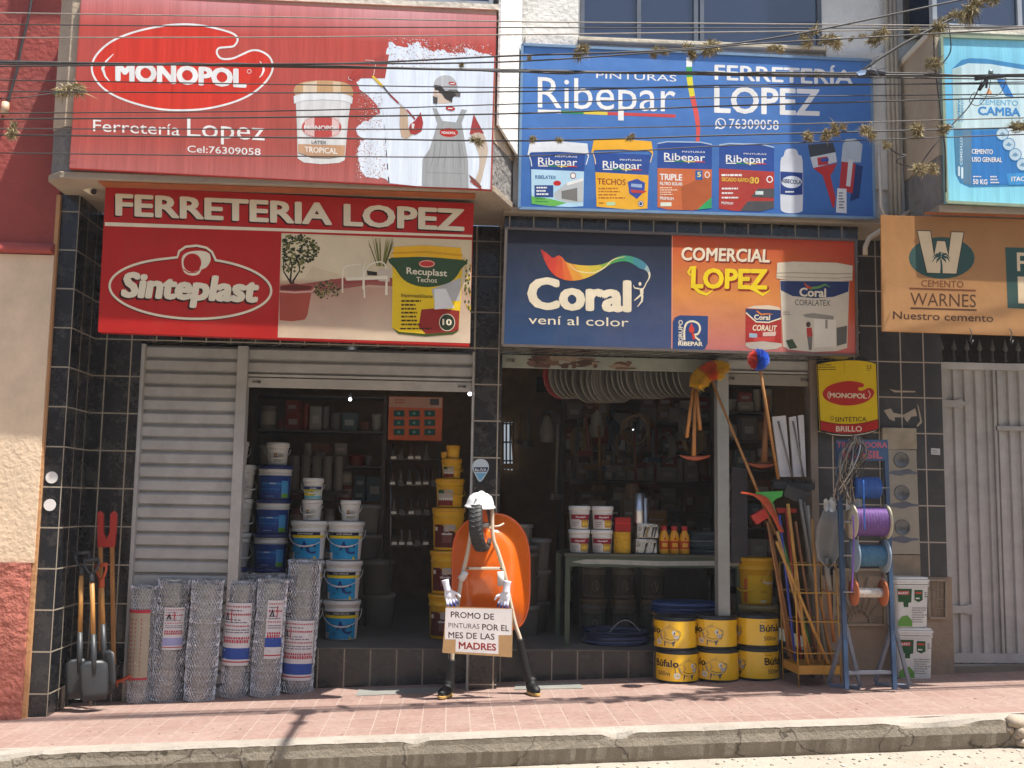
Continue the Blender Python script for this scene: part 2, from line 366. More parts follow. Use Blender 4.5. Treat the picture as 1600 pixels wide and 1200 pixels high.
def pebbles():
    mb = MB(); rg = random.Random(5)
    for _ in range(900):
        x = rg.uniform(-5, 6); y = KY0-.02-abs(rg.gauss(0, .5)); s = rg.uniform(.003, .012)
        mb.M = Matrix.Translation((x, y, gz(x)-.205+s*.3)) @ Matrix.Rotation(rg.uniform(0, 6), 4, 'Z') @ Matrix.Diagonal((s*1.4, s, s*.6, 1))
        c = rg.choice([(.5, .43, .34), (.35, .3, .24), (.6, .55, .47), (.25, .22, .18)])
        mb.lathe([(0, -1), (.8, -.5), (1, .2), (.5, .8), (0, 1)], 6, c)
    for _ in range(260):
        x = rg.uniform(-3.4, 5); y = rg.uniform(KY1, -.1); s = rg.uniform(.002, .007)
        mb.M = Matrix.Translation((x, y, gz(x)+s*.3)) @ Matrix.Rotation(rg.uniform(0, 6), 4, 'Z') @ Matrix.Diagonal((s*1.6, s, s*.4, 1)); mb.lathe([(0, -1), (1, 0), (0, 1)], 5, rg.choice([(.3, .24, .16), (.5, .44, .36), (.18, .13, .08), (.6, .56, .5)]))
    mb.M = None; tag(mb.build('gravel', MATTE), kind='stuff')
pebbles()
def rubble():
    rg = random.Random(9)
    for k, (px, py, s) in enumerate([(1585, 1128, .055), (1594, 1146, .05), (1578, 1140, .03), (1597, 1160, .045), (1589, 1150, .03)]):
        p = W(px, py, KY0+.01); mb = MB((.36, .29, .22)); mb.sph((0, 0, 0), (s*1.2, s, s*.8), 9)
        mb.v = [v*rg.uniform(.8, 1.15) for v in mb.v]
        o = mb.build('stone', MATTE); o.location = p; o.rotation_euler = (rg.random(), rg.random(), rg.random())
        tag(o, 'rough broken stone in the crumbled right end of the kerb', 'stone', 'stones in the broken kerb')
rubble()

# ------------------------------------------------------------ neighbour on the left
ZB = Z(100, 304.5, -.55)                     # underside of the overhanging bays
PX0, PX1 = X(84, 500, -.55), X(113, 500, -.55)
nb = thing('neighbour_house', 'red and cream plastered house at the left edge with rough red stucco foot', 'house', (PX0-.3, -.6, gz(PX0)))
o_ = nb.location.copy()
zr, zc = Z(40, 398, -.57), Z(40, 879, -.57)
mb = MB(H('96413A')); mb.box(-9, PX0-.012, -.57, 0, zr, 9); mb.build('upper_wall', WALLM, nb, o_)
mb = MB(H('DCC2A4')); mb.box(-9, PX0-.012, -.60, 0, zc, zr-.005); mb.build('cream_wall', WALLM, nb, o_)
mb = MB(H('AE6656')); mb.hexa([(-9, -.63, -.6), (PX0-.03, -.63, -.6), (PX0-.03, 0, -.6), (-9, 0, -.6)], [(-9, -.62, zc-.004), (PX0-.03, -.62, zc-.004), (PX0-.03, 0, zc-.004), (-9, 0, zc-.004)]); mb.build('stucco_plinth', STUCCO, nb, o_)
mb = MB(H('A44A42')); mb.prism([(-9, -.575, zr+.001), (-9, -.66, zr+.015), (-9, -.65, zr+.05), (-9, -.575, zr+.10)], (9+PX0-.015, 0, 0)); mb.build('ledge', WALLM, nb, o_, bevel=.01)
mb = MB(H('B98A5E')); mb.box(PX0-.028, PX0+.002, -.585, .1, -.5, ZB-.01); mb.build('mortar_joint', WALLM, nb, o_)
cb = thing('loose_cable', 'loose dark cable with a pale end hanging down the red upper wall at far left', 'cable', W(10, 205, -.62))
mb = MB((.035, .03, .03)); mb.tube(cat_rom([tuple(W(x, y, -.62)) for x, y in ((52, -20), (44, 30), (33, 75), (28, 105), (18, 140), (10, 170))], 5, False), .011, 7); mb.build('flex', RUBBER, cb, cb.location)
mb = MB(H('C8A88A')); mb.cyl(W(9, 160, -.62), W(7, 178, -.62), .028, .032, 12); mb.build('lamp_socket', PLAS, cb, cb.location)

# ------------------------------------------------------------ the shop building
# unseen house row across the street, added to cut low sky light
ob = thing('unseen_opposite_house', 'unseen long plain ochre house row added across the street, behind the photographer', 'house', (0, -12.5, 0))
mb = MB(H('A09484')); mb.box(-26, 26, -6, 0, -.8, 6.2); mb.build('wall', WALLM, ob)
mb = MB(H('6A3A28')); mb.box(-26.3, 26.3, -6.2, .5, 6.2, 6.4); mb.build('roof', MATTE, ob)
A_, B_, C_, D_ = FL(71, 281, ZB), FL(93, 278, ZB), FL(770, 312, ZB), FL(804, 334, ZB)
YB = B_.y; YM = -.50; YE = -1.2
D_ = W(805, 322, YM); E_ = W(1472, 333, YE); F_ = W(1404, 352, YM); ZBR = E_.z; ZBM = Z(1090, 341, YM-.05)
bd = thing('shop_building', 'two storey hardware shop building with black tiled pillars, overhanging bays and open shop doors', 'building', (0, 0, 0))
TW, TH, TZ = .206, .312, 1.61
TILE = tilemat('black_wall_tile', (.014, .014, .016), (.33, .28, .21), TW, TH, TZ, X(741, 600, 0))
TILEL = tilemat('black_pillar_tile', (.014, .015, .019), (.33, .28, .21), .215, TH, TZ, PX1-.55)
TILER = tilemat('worn_black_tile', (.026, .025, .026), (.36, .30, .24), TW, TH, TZ-.03, X(1372, 600, 0), rough=.4)
mb = MB(); mb.box(PX0, PX1, -.55, .15, -.5, ZB); mb.build('tiled_pillar', TILEL, bd)
XA = X(218, 600, 0); mb = MB(); mb.box(PX1, XA, 0, .3, -.5, ZB); mb.build('tiled_wall', TILE, bd)
XC0, XC1 = X(741.5, 600, 0), X(784, 600, 0); mb = MB(); mb.box(XC0, XC1, 0, .295, -.3, ZB); mb.build('tiled_pillar', TILE, bd)
XR0, XR1 = X(1277, 600, 0), X(1472, 620, 0); zpl = Z(1400, 900, 0)
mb = MB(); mb.box(XR0, XR1, 0, .35, zpl, ZB); mb.build('tiled_pillar', TILER, bd)
mb = MB(H('8F7B66')); mb.box(XR0, XR1+.03, -.015, .35, -.3, zpl-.003); mb.build('plinth', WALLM, bd)
ZD = Z(560, 545, 0); mb = MB()
for a, b in ((XA, XC0), (XC1, XR0)): mb.box(a+.001, b-.001, .004, .3, ZD+.02, ZB)
mb.build('tiled_lintel', TILE, bd)
mb = MB(); mb.box(XA, XR0, YST+.015, YST+.2, -.4, FLZ-.012); mb.build('tiled_step', tilemat('step_tile', (.02, .021, .024), (.33, .28, .21), .222, 1.0, -.6, X(514, 1020, YST)), bd)
mb = MB(H('6A635C')); mb.box(XA, XR0, YST, 5.2, FLZ-.011, FLZ); mb.build('shop_floor', mat('screed_floor', .7, amt=.25, ns=3, dirt=.3, bump=.1), bd, bevel=.004)
XL2, XL3 = X(787, 450, -.44), X(1342, 450, -.44); mb = MB(); mb.box(XL2, XL3, -.44, -.004, Z(1060, 546, -.44), ZBM-.001); mb.build('tiled_lintel', tilemat('lintel_tile', (.018, .017, .017), (.40, .33, .25), .2, .6, ZBM-.3, XL2), bd)
# dark shop interior
YI = 5.0; XI0, XI1 = XA-.3, XR0+.3
mb = MB(H('8A6A45')); mb.box(XI0, XI1, YI, YI+.1, FLZ, 3.7); mb.box(XI0-.1, XI0, .3, YI, FLZ, 3.7); mb.box(XI1, XI1+.1, .3, YI, FLZ, 3.7); mb.build('interior_wall', MATTE, bd)
mb = MB(H('6E675E')); mb.box(XI0, XI1, .3, YI, 3.6, 3.7); mb.build('interior_ceiling', MATTE, bd)
xp = X(700, 600, 2.2)

# overhanging bays, upper wall, windows
def foot(pts, back, z): return [(p[0], p[1], z) for p in pts]+[(pts[-1][0], back, z), (pts[0][0], back, z)]
def inset(pts, d):
    c = Vector((sum(p[0] for p in pts)/len(pts), 1.0)); out = []
    for p in pts: v = Vector((p[0], p[1])); u = (v-c).normalized(); out.append((v.x-u.x*d, v.y-u.y*d))
    return out
bayL = [(A_.x, A_.y+.05), (B_.x, YB), (C_.x, YB), (D_.x, YM)]
bayR = [(F_.x+.04, YM), (E_.x-.02, YE), (12, YE), (12.1, 0)]
ZG = Z(80, 200, A_.y)
def prismz(mb, pts, z0, z1, back=.0, col=None):
    q = foot(pts, back, z0); mb.prism(q, (0, 0, z1-z0), col)
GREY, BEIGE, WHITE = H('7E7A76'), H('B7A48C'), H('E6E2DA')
SLABC = H('9A8B79')
for nm, pts, zt in (('bay_slab', bayL, ZB+.055), ('bay_slab', bayR, ZBR+.07)):
    mb = MB(SLABC); prismz(mb, pts, zt-.055, zt); mb.build(nm, WALLM, bd, bevel=.008)
mb = MB(GREY); prismz(mb, [Vector(p) for p in inset(bayL, .02)], ZB+.055, ZG); prismz(mb, [Vector(p) for p in inset(bayR, .02)], ZBR+.07, ZG-.05)
mb.build('stucco_base', STUCCO, bd)
ZWL = Z(430, 1, YB)
mb = MB(BEIGE); prismz(mb, [Vector(p) for p in inset(bayL, .012)], ZG+.001, ZWL)
prismz(mb, [Vector(p) for p in inset(bayR, .012)], ZG-.049, Z(1530, 52, YE)); mb.build('bay_wall', WALLM, bd)
mb = MB(H('D8CDBB')); q = [Vector(p) for p in inset(bayL, -.01)]; prismz(mb, q, ZWL+.001, ZWL+.045)
prismz(mb, [Vector(p) for p in inset(bayR, -.01)], Z(1530, 52, YE)+.001, Z(1530, 52, YE)+.05); mb.build('bay_sill', WALLM, bd)
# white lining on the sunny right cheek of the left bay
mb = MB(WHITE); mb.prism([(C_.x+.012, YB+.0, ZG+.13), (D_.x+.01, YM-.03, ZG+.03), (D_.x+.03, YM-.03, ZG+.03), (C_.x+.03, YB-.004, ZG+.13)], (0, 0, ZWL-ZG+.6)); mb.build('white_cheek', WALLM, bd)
# middle upper wall
XM0, XM1 = D_.x-.1, F_.x+.5
XW0, XW1 = X(906, 50, YM), X(1284, 50, YM); ZS = Z(1090, 76, YM)
mb = MB(SLABC); mb.box(XM0, XM1, YM-.05, -.003, ZBM, ZBM+.05); mb.build('wall_slab', WALLM, bd, bevel=.006)
mb = MB(WHITE); mb.box(XM0, XW0, YM, .3, ZBM+.051, 11); mb.box(XW1, XM1, YM, .3, ZBM+.051, 11); mb.box(XW0+.001, XW1-.001, YM, .3, ZBM+.051, ZS); mb.box(XW0+.001, XW1-.001, YM, .3, 7.5, 11); mb.build('upper_wall', WALLM, bd)
mb = MB(H('DCD6CC')); mb.box(D_.x+.06, XW0-.02, YM-.04, YM-.001, ZBM+.3, Z(850, 57, YM)); mb.build('wall_panel', WALLM, bd, bevel=.004); mb = MB(H('DCD6CC')); mb.box(XW1+.02, F_.x-.02, YM-.04, YM-.001, ZBM+.3, Z(1330, 83, YM)); mb.build('wall_panel', WALLM, bd, bevel=.004)
mb = MB(H('CFC3AE')); mb.box(XW0-.02, XW1+.02, YM-.07, YM+.05, ZS+.001, ZS+.035); mb.build('window_sill', WALLM, bd, bevel=.006)
GLASS, n_, L_, b_ = newmat('tinted_window_glass')
b_.inputs['Base Color'].default_value = (.018, .028, .055, 1); b_.inputs['Roughness'].default_value = .07; b_.inputs['IOR'].default_value = 1.7; b_.inputs['Coat Weight'].default_value = .5
nz_ = n_.new('ShaderNodeTexNoise'); nz_.inputs['Scale'].default_value = 1.3; bp_ = n_.new('ShaderNodeBump'); bp_.inputs['Strength'].default_value = .06; L_.new(nz_.outputs[0], bp_.inputs['Height']); L_.new(bp_.outputs[0], b_.inputs['Normal'])
def window(xs, z0, z1, y, fc, fw=.035, lab=None):
    """frame with its panes; xs are the mullion centres"""
    mb = MB(fc)
    for x in xs: mb.box(x-fw/2, x+fw/2, y-.03, y+.03, z0, z1)
    for a, b in zip(xs, xs[1:]):
        for z in (z0, z1-fw): mb.box(a+fw/2, b-fw/2, y-.025, y+.025, z, z+fw)
    fr = mb.build('window', PAINT, bd)
    for a, b in zip(xs, xs[1:]):
        p = MB(); p.box(a+fw/2, b-fw/2, y-.004, y+.004, z0+fw, z1-fw); p.build('pane', GLASS, fr)
FRC = H('4D5663')
window([XW0+.02, X(998, 50, YM), X(1087, 50, YM), X(1093, 50, YM)+.02, XW1-.02], ZS+.036, 7.5, YM+.02, FRC)
zl = ZWL+.046
window([B_.x+.5, X(300, 5, YB), X(605, 8, YB), C_.x-.05], zl, zl+2, YB+.05, H('8B9097'))
mb = MB(H('8B9097')); mb.prism([(C_.x-.05, YB+.06, zl), (D_.x-.1, YB+.42, zl), (D_.x-.14, YB+.45, zl), (C_.x-.09, YB+.09, zl)], (0, 0, .05)); mb.build('window', PAINT, bd)
mb = MB(); mb.prism([(C_.x-.06, YB+.075, zl+.05), (D_.x-.11, YB+.435, zl+.05), (D_.x-.115, YB+.442, zl+.05), (C_.x-.065, YB+.082, zl+.05)], (0, 0, 2)); mb.build('window_pane', GLASS, bd)
zr2 = Z(1530, 52, YE)+.05
window([E_.x+.0, X(1597, 50, YE), 9], zr2, zr2+2, YE+.05, H('9AA0A6'))
window([X(1414, 30, YM)+.0, X(1464, 30, YM)], Z(1440, 62, YM), 7.5, YM-.02, H('4A4640'))
mb = MB(BEIGE); prismz(mb, [Vector(p) for p in inset(bayL, .012)], zl+1.9, 11); prismz(mb, [Vector(p) for p in inset(bayR, .012)], zr2+1.9, 11); mb.build('bay_wall', WALLM, bd)
# drain pipes between middle wall and right bay
for k in range(3):
    x = X(1390+k*6.5, 250, YM-.06); mb = MB(H('A9A59E')); mb.cyl((x, YM-.07, ZBM-.02), (x, YM-.07, 11), .019, n=12); mb.build('drain_pipe', PAINT, bd)
mb = MB(H('B5A48C')); mb.tube([W(x, y, YM-.1) for x, y in ((1436, 322), (1400, 345), (1358, 372), (1352, 386), (1352, 398))], .022, 8); mb.build('waste_pipe', PAINT, bd)
mb = MB(H('C9BFB0')); mb.tube([W(x, y, YM-.12) for x, y in ((1373, 228), (1377, 322), (1388, 348))], .014, 7); mb.build('conduit', PAINT, bd)
# brown board under the left and right bays
for a_, b_x, y_, y1_ in ((X(165, 290, -.8), X(742, 310, -.8), -.97, -.83), (X(1440, 340, -1.1), 9, YE+.03, -1.13)):
    zz = ZB if y_ > -1.1 else ZBR+.015; mb = MB(H('9A5226')); mb.box(a_, b_x, y_, y1_, zz-.008, zz-.002); mb.build('brick_soffit', MATTE, bd)

# ------------------------------------------------------------ roller shutters
SH = H('A6A4A0')
def slats(mb, x0, x1, z0, z1, y, pitch=.1125):
    z = z1
    while z > z0+.02:
        zb = max(z0, z-pitch); k = (z-zb)/pitch
        pr = [(.004, 0), (.008, .05), (-.004, .10), (-.028, .16), (-.030, .78), (-.018, .90), (-.002, .94), (.004, 1)]
        for (a, s), (b, t) in zip(pr, pr[1:]):
            za, zt = zb+s*pitch*k, zb+t*pitch*k
            mb.poly([(x0, y+a, za), (x1, y+a, za), (x1, y+b, zt), (x0, y+b, zt)])
        z = zb
def shutter(label, x0, x1, z0, z1, y, barh, barcol, gl, gr, rust=False):
    t = thing('roller_shutter', label, 'shutter', ((x0+x1)/2, y, z0)); o = t.location.copy()
    mb = MB(SH); slats(mb, x0, x1, z0+barh, z1, y); mb.build('curtain', PAINT, t, o)
    if barh:
        mb = MB(barcol); mb.box(x0, x1, y-.03, y+.01, z0, z0+barh-.004); b = mb.build('bottom_bar', PAINT, t, o, bevel=.004)
        if rust:
            rg = random.Random(4); mb = MB()
            for k in range(46):
                xx = rg.uniform(x0+.24, x0+.85) if k < 38 else rg.uniform(x0+1.0, x0+1.1); zz = z0+rg.uniform(.1, .95)*barh; ww = rg.uniform(.02, .11); hh = rg.uniform(.006, .03)
                mb.poly([(xx+ww*math.cos(q)*rg.uniform(.6, 1), y-.0315-.0003*k*.1, min(z0+barh-.008, max(z0+.004, zz+hh*math.sin(q)))) for q in (0, .7, 1.5, 2.3, 3.1, 4, 4.8, 5.6)], rg.choice([H('5B4034'), H('6E5244'), H('4A352C'), H('8C7A66')]))
            mb.build('rust_patch', MATTE, b)
            bpy.data.objects[-1] if False else None
            for q in b.children: q.location = -Vector(o)
        for fx in (.04, .955):
            mb = MB((.05, .05, .05)); mb.box(x0+(x1-x0)*fx-.035, x0+(x1-x0)*fx+.035, y-.042, y-.031, z0+barh*.4, z0+barh*.62, H('6B655D')); mb.cyl((x0+(x1-x0)*fx+.02, y-.05, z0+barh*.5), (x0+(x1-x0)*fx+.02, y-.031, z0+barh*.5), .012, n=8)
            mb.build('latch', PAINT, t, o)
    for a, b, c in (gl, gr):
        if a is None: continue
        mb = MB(c); mb.box(a, b, y-.075, y+.05, gz(a)-.05, z1); mb.build('guide_rail', PAINT, t, o, bevel=.004)
    return t
XP0, XP1 = X(369, 600, 0), X(385.5, 600, 0)
shutter('fully closed grey roller shutter behind the wire rolls', XA+.03, XP0, -.2, ZD, .07, 0, SH, (XA, XA+.03, SH), (XP0, XP1, H('A6A39E')))
shutter('half raised grey roller shutter over the left doorway', XP1, XC0-.02, Z(560, 608.5, .05), ZD, .07, .085, H('ACA9A4'), (None, 0, 0), (XC0-.02, XC0-.003, SH))
XQ0, XQ1 = X(1121, 700, 0), X(1139, 700, 0)
shutter('rolled up shutter with rust stained pale green bottom bar, over the wide right doorway', XC1, XQ0, Z(950, 578, .05), Z(950, 535, .05), .07, .115, H('8C9184'), (None, 0, 0), (XQ0, XQ1, H('94968F')), True)
shutter('narrow rolled up shutter over the door behind the blue and red brush', XQ1, X(1265, 590, 0), Z(1200, 602, .05), Z(1200, 540, .05), .07, .10, H('8E877C'), (None, 0, 0), (X(1265, 590, 0), XR0-.003, H('7C6E60')))

# ------------------------------------------------------------ shop signs
WH, OFF, RED, DRED = H('E4E2DE'), H('D9CBAF'), H('B5201C'), H('8E1B18')
BLUE, NAVY, YEL, GREEN, BLACK = H('1A4796'), H('1B2C52'), H('E6B414'), H('2C7A3C'), (.02, .02, .02)
def signpanel(name, label, cat, quad, Y, col, th=.04, frame=None, m=None):
    pts = [W(x, y, Y) for x, y in quad]; t = thing(name, label, cat, pts[3]); o = t.location.copy()
    mb = MB(col); mb.prism([pts[3], pts[2], pts[1], pts[0]], (0, th, 0)); mb.build('panel', m or PRINTB, t, o)
    if frame:
        mb = MB(frame); q = [p+Vector((0, -.004, 0)) for p in pts]
        for a, b in zip(q, q[1:]+q[:1]): mb.bar(a, b, .022, .02, None, (0, -1, 0))
        mb.build('frame', PAINT, t, o)
    return t, o, Art(flat(Y))
def S(sx, ox, oy): return lambda x, y: (ox+x/sx, oy+y/sx)
def PP(f, pts): return [f(x, y) for x, y in pts]
def lp(a, b, t): return (a[0]+(b[0]-a[0])*t, a[1]+(b[1]-a[1])*t)
def bil(q, u, v): return lp(lp(q[0], q[1], u), lp(q[3], q[2], u), v)

# 1 big red billboard
q = [(127, -8), (776, 24), (768.5, 297), (108, 263)]; YS = YB-.03
t, o, a = signpanel('billboard', 'big faded red paint billboard with a painter in grey overalls, on the left overhang', 'billboard', q, YS, H('A83A36'), .04)
def mesh_grad(a, q, cols, l=1, nx=8, ny=8, f=None):
    for i in range(nx):
        for j in range(ny):
            uv = [(i/nx, j/ny), ((i+1)/nx, j/ny), ((i+1)/nx, (j+1)/ny), (i/nx, (j+1)/ny)]
            a.grad([bil(q, *p) for p in uv], [f(*p) for p in uv], l)
rg = random.Random(2)
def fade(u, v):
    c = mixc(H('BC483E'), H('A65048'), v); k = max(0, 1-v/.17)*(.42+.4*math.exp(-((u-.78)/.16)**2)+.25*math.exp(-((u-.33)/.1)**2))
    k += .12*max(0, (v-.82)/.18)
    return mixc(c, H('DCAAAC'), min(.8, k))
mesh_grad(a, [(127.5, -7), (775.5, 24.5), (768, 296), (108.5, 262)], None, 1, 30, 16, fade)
z1 = S(3.5555, 0, 0); z2 = S(4, 420, 0)
P = [z1(x*505+1012, y*505+373) for x, y in cat_rom(PAL, 5)]
a.poly(P, H('CC3424'), 2); a.stroke(P, 3.0, WH, 3, True)
a.text('MONOPOL', (182.3, 125), (383, 135.5), 28, WH, 4, .055)
a.ring(389.5, 111.5, 3, 3, .8, WH, 4)
a.stroke(PP(z1, [(630, 300), (590, 340), (570, 380), (585, 425), (612, 455)]), [1, 3, 5, 3, 1], WH, 4)
a.stroke(PP(z1, [(1443, 340), (1462, 365), (1465, 390), (1455, 415), (1440, 432)]), [1, 2.4, 3.4, 2.4, 1], WH, 4)
a.text('Ferretería', (145.5, 204.8), (281, 211.8), 19, WH, 3, .004); a.text('Lopez', (292.5, 213), (413.5, 219.5), 30.5, WH, 3, .004)
a.text('Cel:76309058', (293, 237.7), (407, 242.5), 11, WH, 3, .006)
wp = PP(z2, [(752, 245), (800, 290), (860, 300), (905, 270), (935, 262), (960, 300), (1030, 322), (1100, 318), (1160, 340), (1222, 335), (1232, 300), (1275, 310), (1330, 335), (1417, 352), (1396, 1183), (1080, 1168), (760, 1157), (735, 1120), (690, 1108), (605, 1108), (565, 1050), (555, 990), (553, 930), (575, 885), (600, 868), (560, 850), (543, 815), (570, 775), (640, 740), (703, 692), (670, 650), (625, 600), (570, 560), (552, 520), (556, 490), (725, 488), (730, 370)])
wp2 = []
for i, p in enumerate(wp):
    n = wp[(i+1) % len(wp)]; k = 6 if math.dist(p, n) < 60 else 2
    for j in range(k):
        e = rg.gauss(0, 1.4) if k == 6 else 0; pt = lp(p, n, j/k); wp2.append((min(pt[0]+e, 774-(pt[1]-24)*.03), pt[1]+e))
a.poly(wp2, H('DDE5EF'), 2)
SPK = [H('DDE5EF'), H('B07A60'), H('C9B0A4'), H('A8453E')]
for (x0, y0, x1, y1, nn) in ((608, 60, 680, 108, 330), (660, 66, 735, 92, 240), (560, 145, 596, 205, 260), (556, 215, 602, 278, 330), (690, 70, 770, 88, 90)):
    for _ in range(nn):
        x, y = rg.uniform(x0, x1), rg.uniform(y0, y1); s = rg.uniform(.4, 1.3)
        a.poly([(x-s, y), (x, y-s*.7), (x+s, y), (x, y+s*.7)], rg.choice(SPK), 3)
a.poly(PP(z2, [(725, 340), (752, 340), (727, 489), (560, 489), (600, 372), (640, 372)]), H('A8453E'), 4)
# roller and pole
a.poly(PP(z2, [(497, 478), (590, 385), (640, 372), (655, 400), (540, 492), (512, 502)]), H('B04038'), 5)
a.stroke(PP(z2, [(497, 478), (500, 495), (520, 503)]), .8, WH, 6); a.stroke(PP(z2, [(600, 375), (655, 378), (668, 400), (655, 470)]), .9, H('DCC8BC'), 6)
a.stroke(PP(z2, [(648, 475), (712, 542)]), [3.5, 4.5], H('D8B63A'), 6); a.stroke(PP(z2, [(715, 540), (760, 595)]), 2.4, (.08, .08, .08), 6); a.stroke(PP(z2, [(760, 595), (812, 645)]), 2.6, H('A03028'), 6)
a.stroke(PP(z2, [(812, 640), (865, 690)]), 1.8, H('BFC3C6'), 6); a.stroke(PP(z2, [(862, 685), (915, 745)]), 2.2, H('A03028'), 6)
a.poly(PP(z2, [(820, 660), (850, 670), (868, 710), (872, 800), (900, 840), (862, 868), (828, 855), (818, 780)]), H('BFA58C'), 5)
a.poly(PP(z2, [(950, 700), (965, 770), (955, 820), (915, 842), (885, 835), (875, 800), (885, 775), (915, 752)]), H('A33634'), 6); a.poly(PP(z2, [(893, 770), (912, 775), (905, 806), (893, 800)]), H('D5CFC8'), 7)
# the painter
SK, BE = H('CDB9A6'), H('33302F')
a.poly(PP(z2, cat_rom([(1032, 545), (1040, 500), (1085, 472), (1140, 478), (1172, 515), (1176, 560), (1120, 560), (1060, 545)], 4)), H('B5B6B8'), 5)
a.poly(PP(z2, [(1176, 560), (1198, 585), (1196, 606), (1150, 600), (1120, 560)]), H('6A6663'), 5)
a.poly(PP(z2, [(1036, 540), (1070, 545), (1085, 600), (1140, 610), (1150, 640), (1085, 648), (1030, 640), (1025, 600)]), SK, 4)
a.poly(PP(z2, [(1033, 530), (1075, 535), (1100, 565), (1150, 570), (1172, 595), (1150, 610), (1145, 640), (1100, 615), (1085, 590), (1060, 570), (1038, 558)]), BE, 6)
a.poly(PP(z2, [(1026, 600), (1055, 610), (1054, 650), (1028, 645)]), H('4A4644'), 6); a.ell(*z2(1054, 582), 2.6, 4.2, H('D8C4B4'), 7)
for x, y, r in ((1148, 522, 6), (1135, 677, 7.5)): a.ell(*z2(x, y), r, r*.45, RED, 7, 16, .15); a.rect(*z2(x-14, y-3), *z2(x+14, y+4), WH, 8)
OV = H('9EA0A0')
a.poly(PP(z2, [(1022, 672), (1050, 680), (1085, 755), (1170, 765), (1205, 682), (1238, 688), (1205, 770), (1222, 860), (1245, 1010), (1248, 1176), (958, 1166), (962, 995), (1005, 930), (1055, 770)]), OV, 5)
for x0, y0, x1, y1 in ((1075, 860, 1050, 1060), (1110, 880, 1095, 1050), (1145, 870, 1150, 1060), (1180, 870, 1200, 1050), (1040, 900, 1000, 1080), (1205, 900, 1225, 1080)): a.stroke(PP(z2, [(x0, y0), ((x0+x1)/2+6, (y0+y1)/2), (x1, y1)]), [.4, 1.3, .4], H('86888A'), 6)
a.stroke(PP(z2, [(985, 1078), (1230, 1085)]), .9, H('85888A'), 6); a.ell(*z2(1125, 828), 14.5, 7, RED, 6, 24, .03); a.text('MONOPOL', z2(1080, 836), z2(1168, 839), 4, WH, 7, .03)
a.poly(PP(z2, [(1280, 712), (1345, 835), (1255, 840)]), H('A03A3C'), 5)
a.poly(PP(z2, cat_rom([(1268, 845), (1340, 838), (1370, 940), (1345, 1060), (1320, 1150), (1290, 1130), (1315, 1050), (1312, 960)], 3)), H('C6B4A2'), 5)
a.poly(PP(z2, [(1250, 1090), (1290, 1120), (1330, 1165), (1322, 1182), (1275, 1150)]), H('7A4A40'), 6); a.stroke(PP(z2, [(1258, 1130), (1330, 1180)]), 1.6, H('A8342E'), 7)
# printed bucket
def pbucket(a, f, lid, body, lidc, bodyc, l=3):
    a.poly(PP(f, body), bodyc, l); a.poly(PP(f, lid), lidc, l+1)
bt = [(165, 580), (520, 585), (495, 760), (475, 1000), (440, 1018), (330, 1026), (220, 1016), (180, 990), (175, 760)]
a.poly(PP(z2, bt), H('D4D3D0'), 3)
lid = cat_rom([(160, 590), (165, 540), (230, 510), (340, 503), (460, 512), (518, 545), (524, 600), (470, 585), (340, 575), (220, 582)], 3)
a.poly(PP(z2, lid), H('C29A6E'), 4); a.poly(PP(z2, [(215, 520), (300, 506), (300, 575), (215, 582)]), H('D6C2A8'), 5); a.poly(PP(z2, [(400, 508), (450, 514), (450, 584), (400, 578)]), H('D8BE9C'), 5)
a.poly(PP(z2, [(155, 600), (215, 588), (340, 580), (470, 590), (525, 610), (520, 650), (470, 630), (340, 622), (215, 628), (158, 648)]), H('E0E0DF'), 5)
a.ell(*z2(330, 795), 31, 17, H('BB4A46'), 4); a.ring(*z2(330, 795), 31, 17, .8, H('C9908C'), 5); a.text('MONOPOL', z2(222, 812), z2(435, 815), 7.5, WH, 6.2, .03)
a.poly(PP(z2, [(225, 745), (285, 730), (285, 855), (225, 835)]), H('D9B6B2'), 4.95); a.poly(PP(z2, [(395, 730), (440, 745), (440, 840), (395, 858)]), H('DDBDB9'), 4.95)
a.text('LATEX', z2(268, 897), z2(360, 900), 5, H('5A5250'), 5, .02); a.poly(PP(z2, [(182, 900), (478, 908), (474, 972), (380, 985), (270, 982), (183, 950)]), H('BE9472'), 4); a.text('TROPICAL', z2(225, 950), z2(428, 962), 9, H('E8DFD4'), 5, .03)
a.stroke(PP(z2, [(183, 955), (270, 985), (380, 988), (474, 975)]), 1, H('6A5A4C'), 5)
a.build('printed_picture', PRINTB, t, o)

# 2 blue billboard
q = [(816, 70), (1360, 95), (1366, 341), (811, 325.5)]; YS2 = YM-.08
t, o, a = signpanel('billboard', 'blue paint billboard with a row of printed buckets, between the two overhangs', 'billboard', q, YS2, H('22509F'), .05, H('6A89A8'))
z3 = S(3.8095, 780, 40); z4 = S(3.4286, 1150, 0)
mesh_grad(a, [(817, 71), (1359.5, 96), (1365, 340), (812, 325)], None, 1, 10, 6, lambda u, v: mixc(H('4C7AB8'), H('3563A4'), v))
a.text('Ribepar', z3(230, 487), z3(1050, 512), 51, WH, 2, .004)
a.text('PINTURAS', z3(577, 312), z3(1055, 333), 10.5, WH, 2, .0)
for x0, x1, c in ((230, 368, WH), (368, 503, H('2A8A52')), (503, 645, H('D8C043')), (645, 1050, H('C0413E'))):
    y = lambda x: 499+(x-230)*.036
    a.poly(PP(z3, [(x0, y(x0)), (x1, y(x1)), (x1, y(x1)+19), (x0, y(x0)+18)]), c, 2)
a.poly(PP(z3, [(708, 505), (741, 506), (741, 565), (708, 564)]), WH, 3)
ST = cat_rom([(1131, 190), (1131, 245), (1134, 320), (1150, 420), (1172, 520), (1184, 610), (1181, 690)], 6, False)
ST = [z3(*p) for p in ST]; W_ = lambda i: 9-3.4*max(0, i-12)/24
